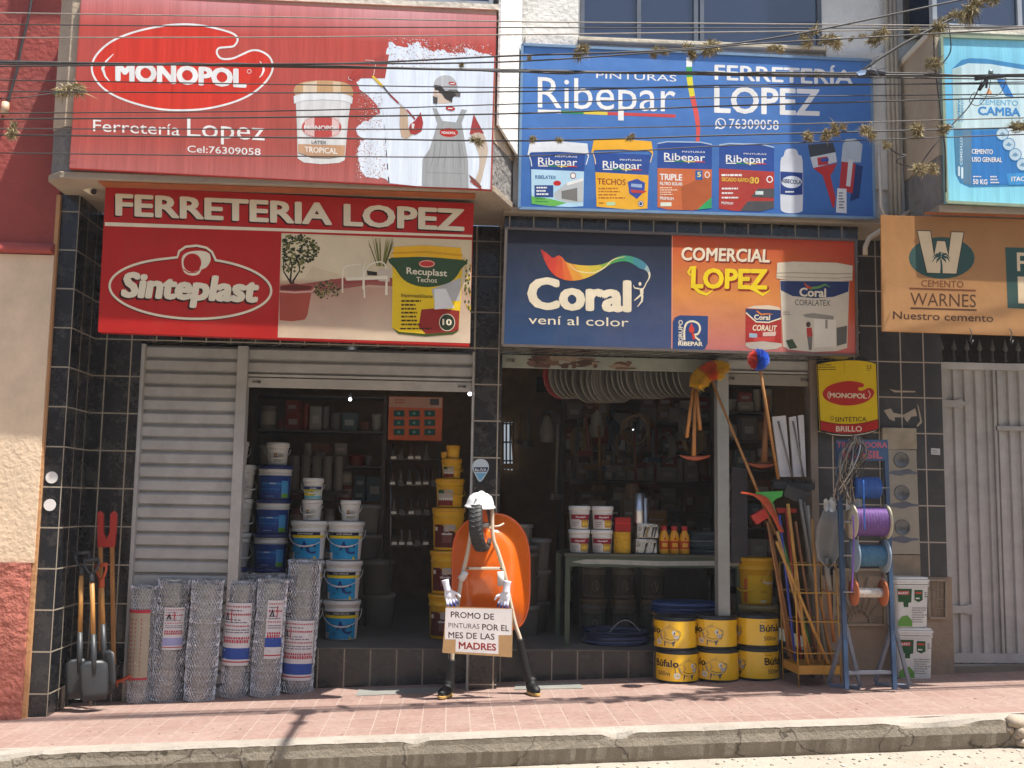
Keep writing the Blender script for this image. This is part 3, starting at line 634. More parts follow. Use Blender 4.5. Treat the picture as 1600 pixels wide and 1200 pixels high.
cs = lambda i: WH if i < 6 else H('3A9A52') if i < 11 else H('D9CF3A') if i < 18 else H('D0504A')
for i in range(len(ST)-1): a.stroke([ST[i], ST[i+1]], [W_(i), W_(i+1)], cs(i), 2)
a.text('FERRETERÍA', (1117.3, 124), (1332.5, 132.6), 24, WH, 2, .022); a.text('LOPEZ', (1117.3, 175), (1279.3, 180), 42, WH, 2, .025)
a.ring(1126, 193, 7.4, 7.6, 1.8, WH, 2); a.stroke([(1122.5, 189), (1123, 192), (1126, 196), (1129.5, 197)], [2.6, 1.6, 1.8, 2.8], WH, 2); a.poly([(1119, 197), (1122, 200), (1117, 202)], WH, 2)
a.text('76309058', (1139, 200.5), (1216.5, 203), 16, WH, 2, .0)
def ribe(a, f, x, y, w_, l, h=12):
    a.text('Ribepar', f(x, y), f(x+w_, y+w_*.03), h, WH, l, .008); a.text('PINTURAS', f(x+w_*.44, y-45), f(x+w_, y-42), 2.6, WH, l, .005)
    for k, c in enumerate((WH, H('2A8A52'), H('D8C043'), H('C0413E'))): a.poly(PP(f, [(x+w_*.25*k, y+4+k), (x+w_*.25*(k+1), y+5+k), (x+w_*.25*(k+1), y+11+k), (x+w_*.25*k, y+10+k)]), c, l)
def blid(a, f, x0, x1, y0, c, l=5):
    a.poly(PP(f, [(x0+14, y0+8), ((x0+x1)/2, y0), (x1-10, y0+14), (x1, y0+95), (x1-22, y0+72), ((x0+x1)/2, y0+62), (x0+22, y0+66), (x0, y0+84)]), c, l)
    a.stroke(PP(f, [(x0+6, y0+70), (x0+22, y0+120), (x0+26, y0+150)]), 1.4, mixc(c, WH, .4), l-1); a.stroke(PP(f, [(x1-4, y0+90), (x1-18, y0+140)]), 1.4, mixc(c, WH, .4), l-1)
# bucket a
a.poly(PP(z3, [(182, 745), (510, 760), (500, 1075), (420, 1080), (300, 1075), (192, 1060)]), H('24488F'), 3)
a.poly(PP(z3, [(190, 855), (505, 868), (500, 1075), (420, 1080), (300, 1075), (193, 1060)]), H('A9CBDD'), 4); a.poly(PP(z3, [(191, 1015), (300, 1030), (400, 1055), (330, 1076), (193, 1060)]), H('62A94E'), 5)
a.poly(PP(z3, [(325, 1000), (400, 935), (500, 905), (500, 1050), (400, 1052), (330, 1030)]), H('AEB3B4'), 5); a.poly(PP(z3, [(370, 985), (465, 965), (465, 1045), (372, 1030)]), H('6E6C6A'), 6); a.poly(PP(z3, [(400, 935), (500, 905), (500, 925), (405, 952)]), H('D9D9D6'), 6)
a.rect(*z3(210, 950), *z3(322, 1022), H('27447E'), 5); a.scrib(*z3(222, 960), *z3(312, 1018), 3, WH, 6, .8, 3); a.text('RIBELATEX', z3(215, 910), z3(337, 914), 5.5, H('28598C'), 5, .03); a.ell(*z3(345, 938), 6, 4, RED, 6); a.ell(*z3(440, 893), 4, 4.4, WH, 5); a.ring(*z3(440, 893), 4, 4.4, 1.2, H('8A3A30'), 6)
a.scrib(*z3(216, 1027), *z3(300, 1060), 2, H('2F7A34'), 6, .8, 4); blid(a, z3, 168, 535, 688, H('D2D6DA')); ribe(a, z3, 232, 828, 232, 6)
# bucket b
a.poly(PP(z3, [(565, 755), (902, 770), (888, 880), (882, 1090), (780, 1096), (580, 1078), (572, 870)]), H('24488F'), 3); a.poly(PP(z3, [(572, 872), (889, 890), (882, 1090), (780, 1096), (580, 1078)]), H('E0A62A'), 4)
blid(a, z3, 548, 917, 675, H('E3A82C')); ribe(a, z3, 617, 848, 230, 6); a.text('TECHOS', z3(585, 943), z3(752, 950), 9.5, H('8A3A1C'), 5, .02)
a.poly(PP(z3, [(765, 930), (820, 912), (868, 935), (865, 985), (820, 1032), (775, 1000)]), H('27489A'), 5); a.poly(PP(z3, [(780, 975), (880, 985), (855, 998), (790, 995)]), H('B8342E'), 6); a.poly(PP(z3, [(785, 940), (850, 945), (850, 965), (785, 960)]), H('8FA6C6'), 6)
a.scrib(*z3(590, 965), *z3(750, 1040), 4, H('A5601C'), 5, .8, 7); a.ell(*z3(843, 1060), 4.5, 4.8, H('26406E'), 5); a.ring(*z3(843, 1060), 3, 3.2, 1, WH, 6); a.rect(*z3(640, 1050), *z3(690, 1070), H('A8C8A0'), 5); a.scrib(*z3(595, 1052), *z3(635, 1070), 1, H('8A5A1C'), 5)
# tin c
a.poly(PP(z3, [(943, 700), (1000, 692), (1200, 695), (1267, 708), (1264, 1085), (1150, 1100), (1000, 1095), (942, 1080)]), H('24488F'), 3); a.poly(PP(z3, [(942, 848), (1266, 856), (1264, 1085), (1150, 1100), (1000, 1095), (942, 1080)]), H('C2663A'), 4)
a.stroke(PP(z3, [(943, 702), (1000, 691), (1200, 694), (1267, 708)]), 2, H('9FB4CC'), 5); ribe(a, z3, 982, 800, 243, 5); a.text('TRIPLE', z3(957, 918), z3(1088, 922), 10, WH, 5, .03); a.text('FILTRO SOLAR', z3(957, 948), z3(1090, 952), 5, WH, 5, .03)
a.poly(PP(z3, [(1085, 960), (1180, 915), (1264, 900), (1264, 1040), (1180, 1096), (1090, 1098)]), H('A8562E'), 5); a.poly(PP(z3, [(1180, 1095), (1264, 1020), (1264, 1086)]), H('2F9A5E'), 6); a.rect(*z3(1168, 862), *z3(1210, 918), H('1F5BA0'), 6); a.text('5', z3(1180, 900), z3(1200, 901), 8, H('E8D87A'), 7, .03); a.ring(*z3(1238, 888), 3.4, 4.4, 1.3, WH, 6)
a.scrib(*z3(957, 962), *z3(1060, 1015), 4, H('F0D0B8'), 6, .8, 8); a.text('PREMIUM', z3(957, 1035), z3(1038, 1040), 5, WH, 6, .02); a.rect(*z3(960, 1052), *z3(1025, 1075), H('D5DCC8'), 6)
# tin d
f = z3; a.poly(PP(f, [(1310, 708), (1370, 702), (1560, 706), (1637, 725), (1635, 1085), (1560, 1105), (1400, 1103), (1308, 1090)]), H('24488F'), 3); a.poly(PP(f, [(1308, 850), (1637, 870), (1635, 1085), (1560, 1105), (1400, 1103), (1308, 1090)]), H('A8362E'), 4)
a.stroke(PP(f, [(1310, 710), (1370, 702), (1560, 706), (1637, 725)]), 2, H('9FB4CC'), 5); ribe(a, f, 1350, 812, 240, 5); a.text('SECADO RÁPIDO', f(1325, 925), f(1500, 932), 6, H('E0B83A'), 5, .03); a.text('30', f(1496, 938), f(1545, 940), 10, H('E3C04A'), 5, .03); a.scrib(*f(1323, 884), *f(1450, 910), 1, WH, 5, .9, 2)
for k in range(3): a.scrib(*f(1325, 965+k*27), *f(1425, 987+k*27), 1, WH, 5, .7, 20+k)
a.poly(PP(f, [(1435, 1102), (1480, 1045), (1637, 1045), (1635, 1085), (1560, 1105)]), H('4A4A4C'), 5); a.poly(PP(f, [(1500, 1020), (1540, 970), (1637, 970), (1637, 1025)]), H('4C4C4E'), 5); a.rect(*f(1525, 985), *f(1572, 1006), H('C5D2CC'), 6); a.ring(*f(1610, 915), 4.2, 4.6, 1.6, WH, 6); a.text('PREMIUM', f(1323, 1062), f(1392, 1066), 4, WH, 6, .02)
# glue bottle
f = z4; a.poly(PP(f, cat_rom([(270, 800), (320, 800), (335, 830), (357, 860), (358, 1100), (348, 1135), (298, 1143), (248, 1132), (238, 1090), (238, 870), (255, 835)], 3)), H('C8CBD2'), 3)
a.poly(PP(f, [(238, 918), (357, 925), (357, 1042), (300, 1046), (238, 1040)]), H('203C7E'), 4); a.ell(*f(298, 975), 16, 9.5, H('CDD3DC'), 5); a.text('RIBECOLA', f(246, 978), f(350, 988), 6.5, NAVY, 6, .03); a.scrib(*f(265, 1024), *f(335, 1040), 1, WH, 5)
# paint brushes
a.poly(PP(f, [(385, 775), (520, 765), (535, 818), (398, 845)]), H('3A3E46'), 3); a.poly(PP(f, [(398, 842), (533, 815), (541, 868), (414, 900)]), H('BFC4CA'), 4); a.poly(PP(f, [(435, 845), (490, 838), (495, 880), (440, 888)]), H('AE3038'), 5); a.poly(PP(f, [(455, 850), (495, 845), (497, 864), (458, 868)]), H('2A4A98'), 6)
a.poly(PP(f, [(414, 900), (541, 875), (520, 920), (505, 940), (533, 1060), (527, 1112), (517, 1110), (465, 940)]), H('B02E30'), 4)
a.poly(PP(f, [(572, 775), (590, 745), (640, 742), (678, 775), (668, 870), (563, 868)]), H('AEB8C2'), 3); a.poly(PP(f, [(566, 865), (641, 876), (625, 1036), (552, 1018)]), H('A83036'), 4); a.poly(PP(f, [(603, 853), (628, 858), (612, 1000), (590, 996)]), H('C6C6C8'), 5)
a.poly(PP(f, [(543, 1008), (592, 1012), (593, 1143), (535, 1138)]), H('D5D6D8'), 5); a.text('TIGRE', (1150+574/3.43, 1122/3.43), (1150+576/3.43, 1045/3.43), 1, (.03, .03, .04), 6) if False else None
a.scrib(*f(552, 1030), *f(582, 1125), 6, (.05, .05, .06), 6, .9, 3); a.poly(PP(f, [(640, 880), (680, 890), (660, 1060), (610, 1080)]), H('1D3468'), 3)
a.build('printed_picture', PRINT, t, o)

# 3 light blue cement billboard
q = [(1470.5, 57), (1690, 64.5), (1690, 326), (1479, 316)]; YS3 = YE-.03
t, o, a = signpanel('billboard', 'light blue cement billboard picturing a cement bag, cut by the right edge', 'billboard', q, YS3, H('7CC4DC'), .04, H('8A9A80'))
f = S(4, 1340, 40)
mesh_grad(a, [(1471.5, 58), (1689, 65.5), (1689, 325), (1480, 315)], None, 1, 8, 6, lambda u, v: mixc(H('5FB2DC'), H('8AD2E4'), abs(v-.45)*2))
bag = [(590, 270), (650, 215), (700, 203), (800, 207), (1040, 245), (1400, 250), (1400, 990), (1040, 1005), (700, 1012), (640, 985), (612, 930), (600, 640)]
a.poly(PP(f, bag), H('3C86B8'), 2); a.poly(PP(f, [(592, 272), (690, 235), (830, 240), (1040, 275), (1400, 280), (1400, 640), (640, 645), (600, 640)]), H('C4DEE2'), 3)
a.poly(PP(f, [(594, 274), (650, 255), (650, 640), (601, 640)]), H('A9C6C6'), 4); a.poly(PP(f, [(601, 650), (650, 652), (655, 985), (618, 930)]), H('4A7FA0'), 4); a.poly(PP(f, [(655, 655), (715, 655), (715, 1000), (660, 985)]), H('5A7E98'), 4)
a.poly(PP(f, [(712, 660), (1400, 640), (1400, 985), (712, 995)]), H('2F78BC'), 4)
a.text('CEMENTO', f(762, 492), f(1003, 500), 8.5, H('6FB2D6'), 5, .01); a.text('CAMBA', f(755, 555), f(1015, 566), 13, H('3A88C8'), 5, .035)
a.poly(PP(f, [(870, 335), (915, 330), (975, 445), (925, 440)]), H('2E7CC4'), 5); a.poly(PP(f, [(820, 385), (845, 432), (800, 432)]), H('D99A6E'), 5)
a.text('CEMENTO', f(714, 800), f(845, 803), 7.5, WH, 6, .03); a.text('USO GENERAL', f(716, 850), f(902, 853), 7.5, WH, 6, .03); a.text('50 KG', f(722, 990), f(810, 992), 8, WH, 6, .03); a.scrib(*f(722, 940), *f(800, 955), 1, WH, 6); a.scrib(*f(830, 940), *f(890, 995), 3, WH, 6)
a.poly(PP(f, [(930, 925), (1400, 905), (1400, 990), (945, 995)]), H('3F94D0'), 5); a.text('ITACAMBA', f(962, 972), f(1150, 968), 7, WH, 6, .03)
a.poly(PP(f, [(880, 640), (1400, 630), (1400, 890), (1040, 880), (960, 780)]), H('D2E2E8'), 5)
for x, y in ((905, 678), (945, 742), (985, 806), (1032, 868)): a.ell(*f(x, y), 9.5, 9.5, H('BBD2DE'), 6); a.ring(*f(x, y), 9.5, 9.5, 1.2, H('4A8AB8'), 7); a.poly(PP(f, [(x-22, y+6), (x, y-14), (x+20, y+2), (x+5, y+14)]), H('6F9AB8'), 7)
# sideways print on the bag's edge
def vtext(a, s, bot, top, h, col, l, bold=.02):
    b = Art(a.mp); b.text(s, (0, 0), (1, 0), 1, col, l, bold)   # measured flat, then turned
    vs, fs, x0, x1 = tmesh(s, bold); ix = {}
    d = (top[0]-bot[0], top[1]-bot[1]); L_ = math.hypot(*d); nx, ny = d[1]/L_, -d[0]/L_
    for fc in fs:
        r = []
        for i in fc:
            if i not in ix:
                u = (vs[i][0]-x0)/(x1-x0); v = vs[i][1]/.73*h
                ix[i] = a.mb.av(a.mp(bot[0]+d[0]*u+nx*v, bot[1]+d[1]*u+ny*v, l))
            r.append(ix[i])
        a.mb.face(r, col)
vtext(a, 'CAMBA', f(626, 600), f(626, 460), -4, H('4E90B8'), 5); vtext(a, 'CEMENTO', f(646, 600), f(646, 450), -4, H('5FA0C0'), 5); vtext(a, 'CEMENTO', f(640, 870), f(640, 700), -4, H('BCD2DC'), 5); a.rect(*f(628, 880), *f(640, 940), H('C8D8DE'), 5); a.rect(*f(648, 885), *f(660, 955), H('C8D8DE'), 5)
a.build('printed_picture', PRINTB, t, o)

# 4 red sign over the left door
q = [(165, 291), (740.5, 318), (733.5, 540.5), (153, 518.5)]; Y4 = -.80
t, o, a = signpanel('shop_sign', 'long red shop sign with cream capitals and a patio picture, over the left door', 'sign', q, Y4, H('A81D18'), .09, None, PRINT)
f = S(4, 60, 270); g = S(4.4444, 420, 290)
a.poly([f(415, 308), g(1412, 343), g(1412, 358), f(415, 332)], OFF, 2)
tx = (f(490, 262), g(1348, 310))
a.text('FERRETERIA LOPEZ', (tx[0][0]-2, tx[0][1]+2.4), (tx[1][0]-2, tx[1][1]+2.4), 34, H('3A120E'), 2, .036); a.text('FERRETERIA LOPEZ', *tx, 34, OFF, 3, .036)
el = []
for k in range(73):
    th = math.pi*(-.5)+.31+(2*math.pi-.62)*k/72; el.append(f(950+505*math.cos(th)+.0, 722+190*math.sin(th)+505*math.cos(th)*.03))
bump = PP(f, [(868, 528), (880, 490), (920, 462), (990, 455), (1050, 468), (1085, 495), (1108, 545)])
lo = bump+el
a.stroke([(x-.8, y+1.4) for x, y in lo], 3.6, H('3A120E'), 2, True); a.stroke(lo, 3.6, OFF, 3, True)
a.poly(PP(f, cat_rom([(895, 560), (905, 515), (950, 492), (1020, 488), (1068, 505), (1075, 550), (1050, 590), (1020, 605), (1000, 635), (955, 642), (910, 620)], 4)), OFF, 3)
a.ell(*f(962, 562), 14, 14.5, H('A81D18'), 4); a.stroke(PP(f, [(905, 600), (940, 625), (985, 622), (1010, 600)]), 1.6, H('A81D18'), 4)
tx = (f(525, 770), f(1358, 803))
for k, (dx, dy, c, b_) in enumerate(((-2.6, 2.6, H('3A120E'), .05), (0, 0, OFF, .04))): a.text('Sinteplast', (tx[0][0]+dx, tx[0][1]+dy), (tx[1][0]+dx, tx[1][1]+dy), 38, c, 4+k, b_+.015, .16)
# patio picture
pq = [g(88, 330), g(1410, 378), g(1398, 1095), g(62, 1054)]
def patio(u, v):
    if v < .45: return mixc(H('C9B692'), H('BBA488'), v)
    return mixc(H('A2745E'), H('C6B096'), min(1, (v-.45)*1.5+.35*u))
mesh_grad(a, pq, None, 2, 6, 14, patio)
a.poly(PP(g, [(100, 700), (420, 655), (520, 640), (860, 640), (860, 700), (700, 690), (480, 720), (300, 745)]), H('8E4E42'), 3)
a.poly(PP(g, [(420, 650), (860, 640), (860, 660), (430, 690)]), H('8A4038'), 3)
a.poly(PP(g, [(92, 340), (700, 370), (700, 560), (520, 625), (300, 560), (250, 640), (92, 660)]), H('CDBA98'), 3)
rg = random.Random(11)
for k in range(330):
    th = rg.uniform(0, 6.28); rr = rg.uniform(0, 1)**.5; x, y = 190+rr*165*math.cos(th), 445+rr*105*math.sin(th)
    if x < 96: continue
    s = rg.uniform(7, 15); aa = rg.uniform(0, 6.28)
    a.poly(PP(g, [(x+s*math.cos(aa+d), y+s*.8*math.sin(aa+d)) for d in (0, 1.4, 3.1, 4.6)]), rg.choice([H('2E3318'), H('3E4420'), H('565526'), H('22260F'), H('6E6A34')]), 4)
for k in range(30):
    x, y = rg.uniform(95, 245), rg.uniform(545, 600); s = rg.uniform(6, 12); a.poly(PP(g, [(x-s, y), (x, y-s), (x+s, y), (x, y+s)]), rg.choice([H('3E4420'), H('565526')]), 4)
for pts in ([(160, 735), (150, 670), (105, 600), (100, 520)], [(165, 735), (170, 660), (215, 590), (200, 510)], [(160, 730), (150, 650), (160, 560), (150, 500)]): a.stroke(PP(g, pts), [5, 3, 2, 1.2], H('2E2418'), 4.9)
a.poly(PP(g, [(75, 735), (80, 690), (180, 680), (300, 695), (318, 715), (296, 740), (268, 900), (250, 930), (160, 942), (75, 935)]), H('9A4636'), 5); a.poly(PP(g, [(80, 700), (180, 685), (300, 700), (290, 722), (180, 728), (80, 725)]), H('5E2A20'), 6); a.stroke(PP(g, [(75, 735), (180, 742), (300, 735), (320, 712)]), 2.6, H('C49A88'), 7)
for k in range(110):
    th = rg.uniform(0, 6.28); rr = rg.uniform(0, 1)**.5; x, y = 405+rr*88*math.cos(th), 725+rr*62*math.sin(th); s = rg.uniform(6, 11); a.poly(PP(g, [(x-s, y), (x, y-s), (x+s, y), (x, y+s)]), rg.choice([H('4A4522'), H('2E2E18'), H('7A6C3E'), H('8A7850')]), 4)
for k in range(26):
    x = rg.uniform(700, 850); a.stroke(PP(g, [(780+(x-780)*.4, 560), (x, 450), (780+(x-780)*1.4, rg.uniform(355, 420))]), [1.6, 1.4, .4], rg.choice([H('5A5A2A'), H('76703A'), H('3A3C1C')]), 4)
a.poly(PP(g, [(752, 580), (850, 580), (838, 668), (762, 662)]), H('B7A792'), 5); a.poly(PP(g, [(680, 590), (752, 600), (752, 625), (685, 622)]), H('2A2420'), 4)
CH = H('D6C9AE')
for pts in ([(512, 745), (514, 600), (540, 560), (640, 545)], [(665, 780), (662, 640), (690, 560), (760, 530), (800, 540), (815, 590), (812, 760)], [(655, 720), (658, 600), (670, 520)], [(820, 625), (820, 760)]): a.stroke(PP(g, cat_rom(pts, 4, False)), 2.2, CH, 5)
a.poly(PP(g, [(520, 570), (655, 545), (660, 640), (535, 655)]), H('CBBB9C'), 4); a.poly(PP(g, [(535, 640), (820, 625), (822, 650), (540, 660)]), CH, 5)
# printed yellow bucket
a.poly(PP(g, [(860, 500), (1345, 515), (1335, 800), (1318, 1005), (1280, 1028), (1090, 1045), (900, 1028), (855, 985)]), H('D8B41E'), 5); a.poly(PP(g, [(855, 985), (905, 1015), (1090, 1030), (1280, 1012), (1320, 990), (1315, 1010), (1280, 1032), (1090, 1048), (900, 1030)]), H('3E4A1C'), 6)
a.poly(PP(g, [(1130, 720), (1335, 640), (1328, 800), (1150, 800)]), H('A9A59E'), 6); a.poly(PP(g, [(1060, 860), (1180, 850), (1325, 870), (1318, 1000), (1280, 1015), (1090, 1030), (1040, 980)]), H('8A2A22'), 6)
for k in range(6): a.poly(PP(g, [(1150+k*9, 720+k*8), (1230+k*6, 715), (1290, 850), (1150, 860)]), H('CFCBC4'), 7) if k == 0 else None
a.poly(PP(g, cat_rom([(860, 498), (1345, 514), (1335, 580), (1260, 670), (1100, 705), (960, 670), (880, 580)], 4)), H('31482C'), 7)
a.poly(PP(g, [(862, 500), (868, 425), (1080, 415), (1335, 432), (1342, 515), (1080, 492)]), H('DBA51C'), 8); a.stroke(PP(g, [(850, 470), (1080, 460), (1345, 485)]), 3.4, H('C48E16'), 9)
a.stroke(PP(g, [(845, 480), (870, 600), (905, 640)]), 2, H('CFA41C'), 6); a.stroke(PP(g, [(1358, 500), (1335, 600), (1320, 640)]), 2, H('CFA41C'), 6)
a.ell(*g(1098, 543), 13, 6, H('B8332C'), 8); a.ring(*g(1098, 543), 11.5, 4.8, .8, OFF, 9); a.text('Recuplast', g(958, 612), g(1237, 630), 10.5, OFF, 8, .02); a.text('Techos', g(1025, 668), g(1167, 674), 8, OFF, 8, .01)
a.text('Impermeabilizante', g(920, 772), g(1138, 782), 6, H('2A2418'), 8, .01); a.scrib(*g(920, 795), *g(1080, 985), 7, H('4A3A14'), 8, .9, 5); a.scrib(*g(912, 988), *g(1150, 1010), 1, H('3A2A14'), 8, 1, 6)
a.ell(*g(1238, 950), 12.4, 13.4, H('24301E'), 8); a.ring(*g(1238, 950), 12, 13, 1, OFF, 9); a.text('10', g(1208, 966), g(1268, 970), 9.5, OFF, 9, .03)
for k in range(40):
    x, y = rg.uniform(1362, 1405), rg.uniform(520, 880); a.poly(PP(g, [(x-8, y), (x, y-14), (min(1404, x+8), y), (x, y+14)]), rg.choice([H('B79A2A'), H('6A6A2A'), H('4A4A20')]), 4)
a.build('printed_picture', PRINT, t, o)

# 5 blue and orange sign over the right door
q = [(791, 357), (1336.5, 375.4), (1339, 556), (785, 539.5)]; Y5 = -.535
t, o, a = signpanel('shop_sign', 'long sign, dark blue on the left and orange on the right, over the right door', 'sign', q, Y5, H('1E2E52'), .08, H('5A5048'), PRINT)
f = S(4.8, 770, 330); g = S(4.3243, 1030, 340)
XT, XBm = (1050.4, 366.4), (1049.7, 548)
mesh_grad(a, [(792, 358), XT, XBm, (786, 538.5)], None, 1, 4, 10, lambda u, v: mixc(mixc(H('1F1D22'), H('2A4468'), v), H('5A5878'), max(0, u+v-1.2)*.5))  # printed gradient, its navy darkened further to stand in for shade
def dusk(u, v):
    c = mixc(H('B33F22'), H('C9803E'), min(1, v*2)) if v < .5 else mixc(H('C9803E'), H('B56A66'), (v-.5)*2)
    return mixc(c, H('B53A22') if v < .7 else H('B85A50'), max(0, (u-.55)/.45)*.8)
mesh_grad(a, [XT, (1336, 376), (1338, 555), XBm], None, 1, 8, 12, dusk)
a.stroke([XT, XBm], 1.5, H('D08A70'), 2)
a.text('Coral', f(275, 722), f(1023, 746), 48, OFF, 3, .05); a.text('vení al color', f(268, 845), f(1018, 866), 14.5, OFF, 3, -.004)
up_ = [(362, 285), (400, 310), (450, 350), (490, 332), (520, 345), (550, 380), (620, 400), (720, 408), (810, 400), (880, 375), (930, 345), (990, 332), (1060, 345), (1120, 372), (1160, 410), (1180, 460), (1178, 500), (1150, 545)]
dn_ = [(362, 300), (385, 360), (420, 430), (470, 485), (540, 515), (610, 521), (690, 505), (770, 470), (840, 425), (890, 395), (950, 378), (1010, 378), (1060, 400), (1100, 428), (1140, 440), (1165, 465), (1168, 500), (1140, 550)]
cc = [H('9E2A22'), H('B8342A'), H('BE3A2A'), H('C24A2A'), H('C8602C'), H('CC8A32'), H('CDA63A'), H('B9A83C'), H('7F9A3C'), H('4E8E44'), H('3E8A56'), H('3E8A6E'), H('3E7F84'), H('45798C'), H('8FA2A0'), OFF, OFF, OFF]
up2, dn2 = PP(f, cat_rom(up_, 4, False)), PP(f, cat_rom(dn_, 4, False))
for i in range(len(up2)-1):
    c0, c1 = cc[i//4], cc[min((i+1)//4, 17)]; a.grad([up2[i], up2[i+1], dn2[i+1], dn2[i]], [c0, c1, c1, c0], 3)
a.stroke(PP(f, cat_rom([(570, 395), (640, 450), (760, 460), (840, 420), (900, 365), (990, 340)], 5, False)), [.6+1.4*math.sin(math.pi*k/25) for k in range(26)], H('D8C890'), 4)
a.ell(*f(1104, 545), 2.2, 3, OFF, 4, 12)
for pts, wd in (([(1054, 553), (1062, 575), (1100, 582)], [.8, 1.6, 2.4]), ([(1150, 545), (1130, 580), (1110, 585)], [1.2, 2, 3]), ([(1115, 580), (1118, 615), (1112, 635)], [6, 5, 4]), ([(1108, 630), (1085, 650), (1060, 670)], [3, 2.6, 1]), ([(1122, 630), (1118, 675), (1085, 717)], [3.4, 3, 1])): a.stroke(PP(f, pts), wd, OFF, 4)
for d, c, b_, l in (((1.4, 1.6), H('7A2418'), .07, 2), ((0, 0), OFF, .03, 3)): a.text('COMERCIAL', (1064.7+d[0], 406+d[1]), (1202+d[0], 409.5+d[1]), 20.5, c, l, b_, .06)
for d, c, b_, l in (((1.4, 2), H('8A2A18'), .08, 2), ((0, 0), H('E0C21C'), .04, 3)): a.text('LOPEZ', (1081+d[0], 449+d[1]), (1197+d[0], 451+d[1]), 31, c, l, b_, .03)
a.stroke(PP(g, [(212, 390), (195, 370), (215, 335), (250, 335)]), 3.4, H('E0C21C'), 3); a.stroke(PP(g, [(230, 465), (270, 500), (320, 520), (362, 490)]), [4, 5.5, 4, 1.5], H('E0C21C'), 3); a.stroke(PP(g, [(590, 465), (650, 490), (700, 522), (748, 490)]), [4, 5, 4, 1.5], H('E0C21C'), 3)
a.poly(PP(g, [(92, 705), (105, 675), (140, 660), (330, 665), (328, 850), (310, 885), (285, 900), (90, 890)]), H('27406E'), 3)
vtext(a, 'GRUPO', g(158, 838), g(158, 692), 6.5, OFF, 4); a.text('RIBEPAR', g(130, 864), g(292, 867), 6.5, OFF, 4, .04)
a.stroke(PP(g, cat_rom([(170, 828), (170, 760), (185, 715), (222, 700), (262, 715), (276, 750), (262, 785), (235, 795), (275, 832)], 4, False)), 3, OFF, 4); a.poly(PP(g, [(218, 712), (238, 755), (232, 775), (215, 780), (202, 770), (200, 752)]), H('BE3A30'), 5); a.poly(PP(g, [(218, 780), (235, 780), (245, 820), (228, 825)]), H('BE3A30'), 5)
# printed tins
LB = H('AFA393')
a.poly(PP(g, [(584, 610), (822, 620), (828, 870), (790, 888), (700, 895), (610, 885), (583, 865)]), H('9E2A26'), 3); a.poly(PP(g, [(584, 612), (640, 596), (740, 592), (810, 605), (822, 625), (700, 618)]), H('C7B59C'), 5); a.poly(PP(g, [(584, 618), (822, 625), (822, 680), (740, 708), (660, 705), (586, 640)]), H('25355C'), 4); a.stroke(PP(g, [(586, 642), (655, 704), (740, 708), (823, 680)]), 2, OFF, 5)
a.text('Coral', g(643, 688), g(748, 692), 8, OFF, 6, .03); a.stroke(PP(g, [(658, 630), (690, 655), (740, 650), (768, 655)]), [2, 3, 2, .6], H('C4702C'), 6); a.text('CORALIT', g(630, 762), g(790, 767), 9, OFF, 5, .03, .15); a.poly(PP(g, [(585, 845), (700, 835), (828, 850), (828, 870), (790, 888), (700, 895), (610, 885), (583, 865)]), LB, 4); a.poly(PP(g, [(608, 780), (662, 785), (662, 815), (608, 808)]), H('8FA4B0'), 5); a.poly(PP(g, [(700, 775), (790, 770), (785, 800), (700, 802)]), H('C7A89A'), 5); a.poly(PP(g, [(640, 810), (780, 805), (780, 838), (640, 832)]), H('B8403A'), 5)
a.poly(PP(g, [(815, 420), (1285, 430), (1270, 880), (1200, 902), (1040, 908), (880, 892), (838, 870)]), H('C4B8A4'), 4); a.poly(PP(g, [(792, 410), (798, 305), (900, 297), (1200, 305), (1308, 325), (1305, 425), (1200, 430), (900, 425)]), H('CDBFA6'), 6); a.stroke(PP(g, [(795, 375), (900, 372), (1200, 380), (1306, 378)]), 1.6, H('A4967E'), 7); a.stroke(PP(g, [(792, 398), (900, 402), (1200, 410), (1306, 402)]), 1.2, H('A4967E'), 7)
a.poly(PP(g, [(818, 428), (1283, 432), (1278, 500), (1180, 535), (1050, 545), (900, 530), (822, 490)]), H('25355C'), 5)
a.text('Coral', g(950, 530), g(1125, 536), 13.5, OFF, 6, .035); a.stroke(PP(g, [(985, 450), (1020, 478), (1080, 470), (1120, 452), (1155, 470)]), [2, 4, 3.6, 3, .8], H('5E8A44'), 6); a.stroke(PP(g, [(980, 440), (1000, 470), (1030, 474)]), [1, 4, 3], H('B8402E'), 7)
a.text('CORALATEX', g(918, 592), g(1156, 597), 9.5, H('4A423C'), 6, -.004)
a.poly(PP(g, [(970, 655), (1040, 645), (1180, 665), (1178, 690), (1050, 680), (985, 672)]), H('8A8478'), 6); a.poly(PP(g, [(1045, 685), (1195, 690), (1195, 870), (1048, 878)]), H('D3C9B8'), 5); a.poly(PP(g, [(1122, 690), (1138, 690), (1138, 750), (1122, 750)]), H('8E8679'), 6); a.poly(PP(g, [(1198, 745), (1270, 730), (1266, 850), (1200, 868)]), H('5E5B54'), 6)
a.ell(*g(1008, 722), 3.6, 4.4, H('4A3A30'), 6, 14); a.poly(PP(g, [(995, 745), (1030, 742), (1038, 800), (1000, 808)]), H('A83A34'), 6); a.poly(PP(g, [(1000, 806), (1036, 802), (1030, 895), (1012, 895)]), H('6E6862'), 6); a.poly(PP(g, [(855, 830), (900, 820), (935, 880), (880, 888)]), H('3C4A34'), 6)
a.scrib(*g(838, 635), *g(900, 665), 2, H('8A8074'), 6)
a.build('printed_picture', PRINT, t, o)

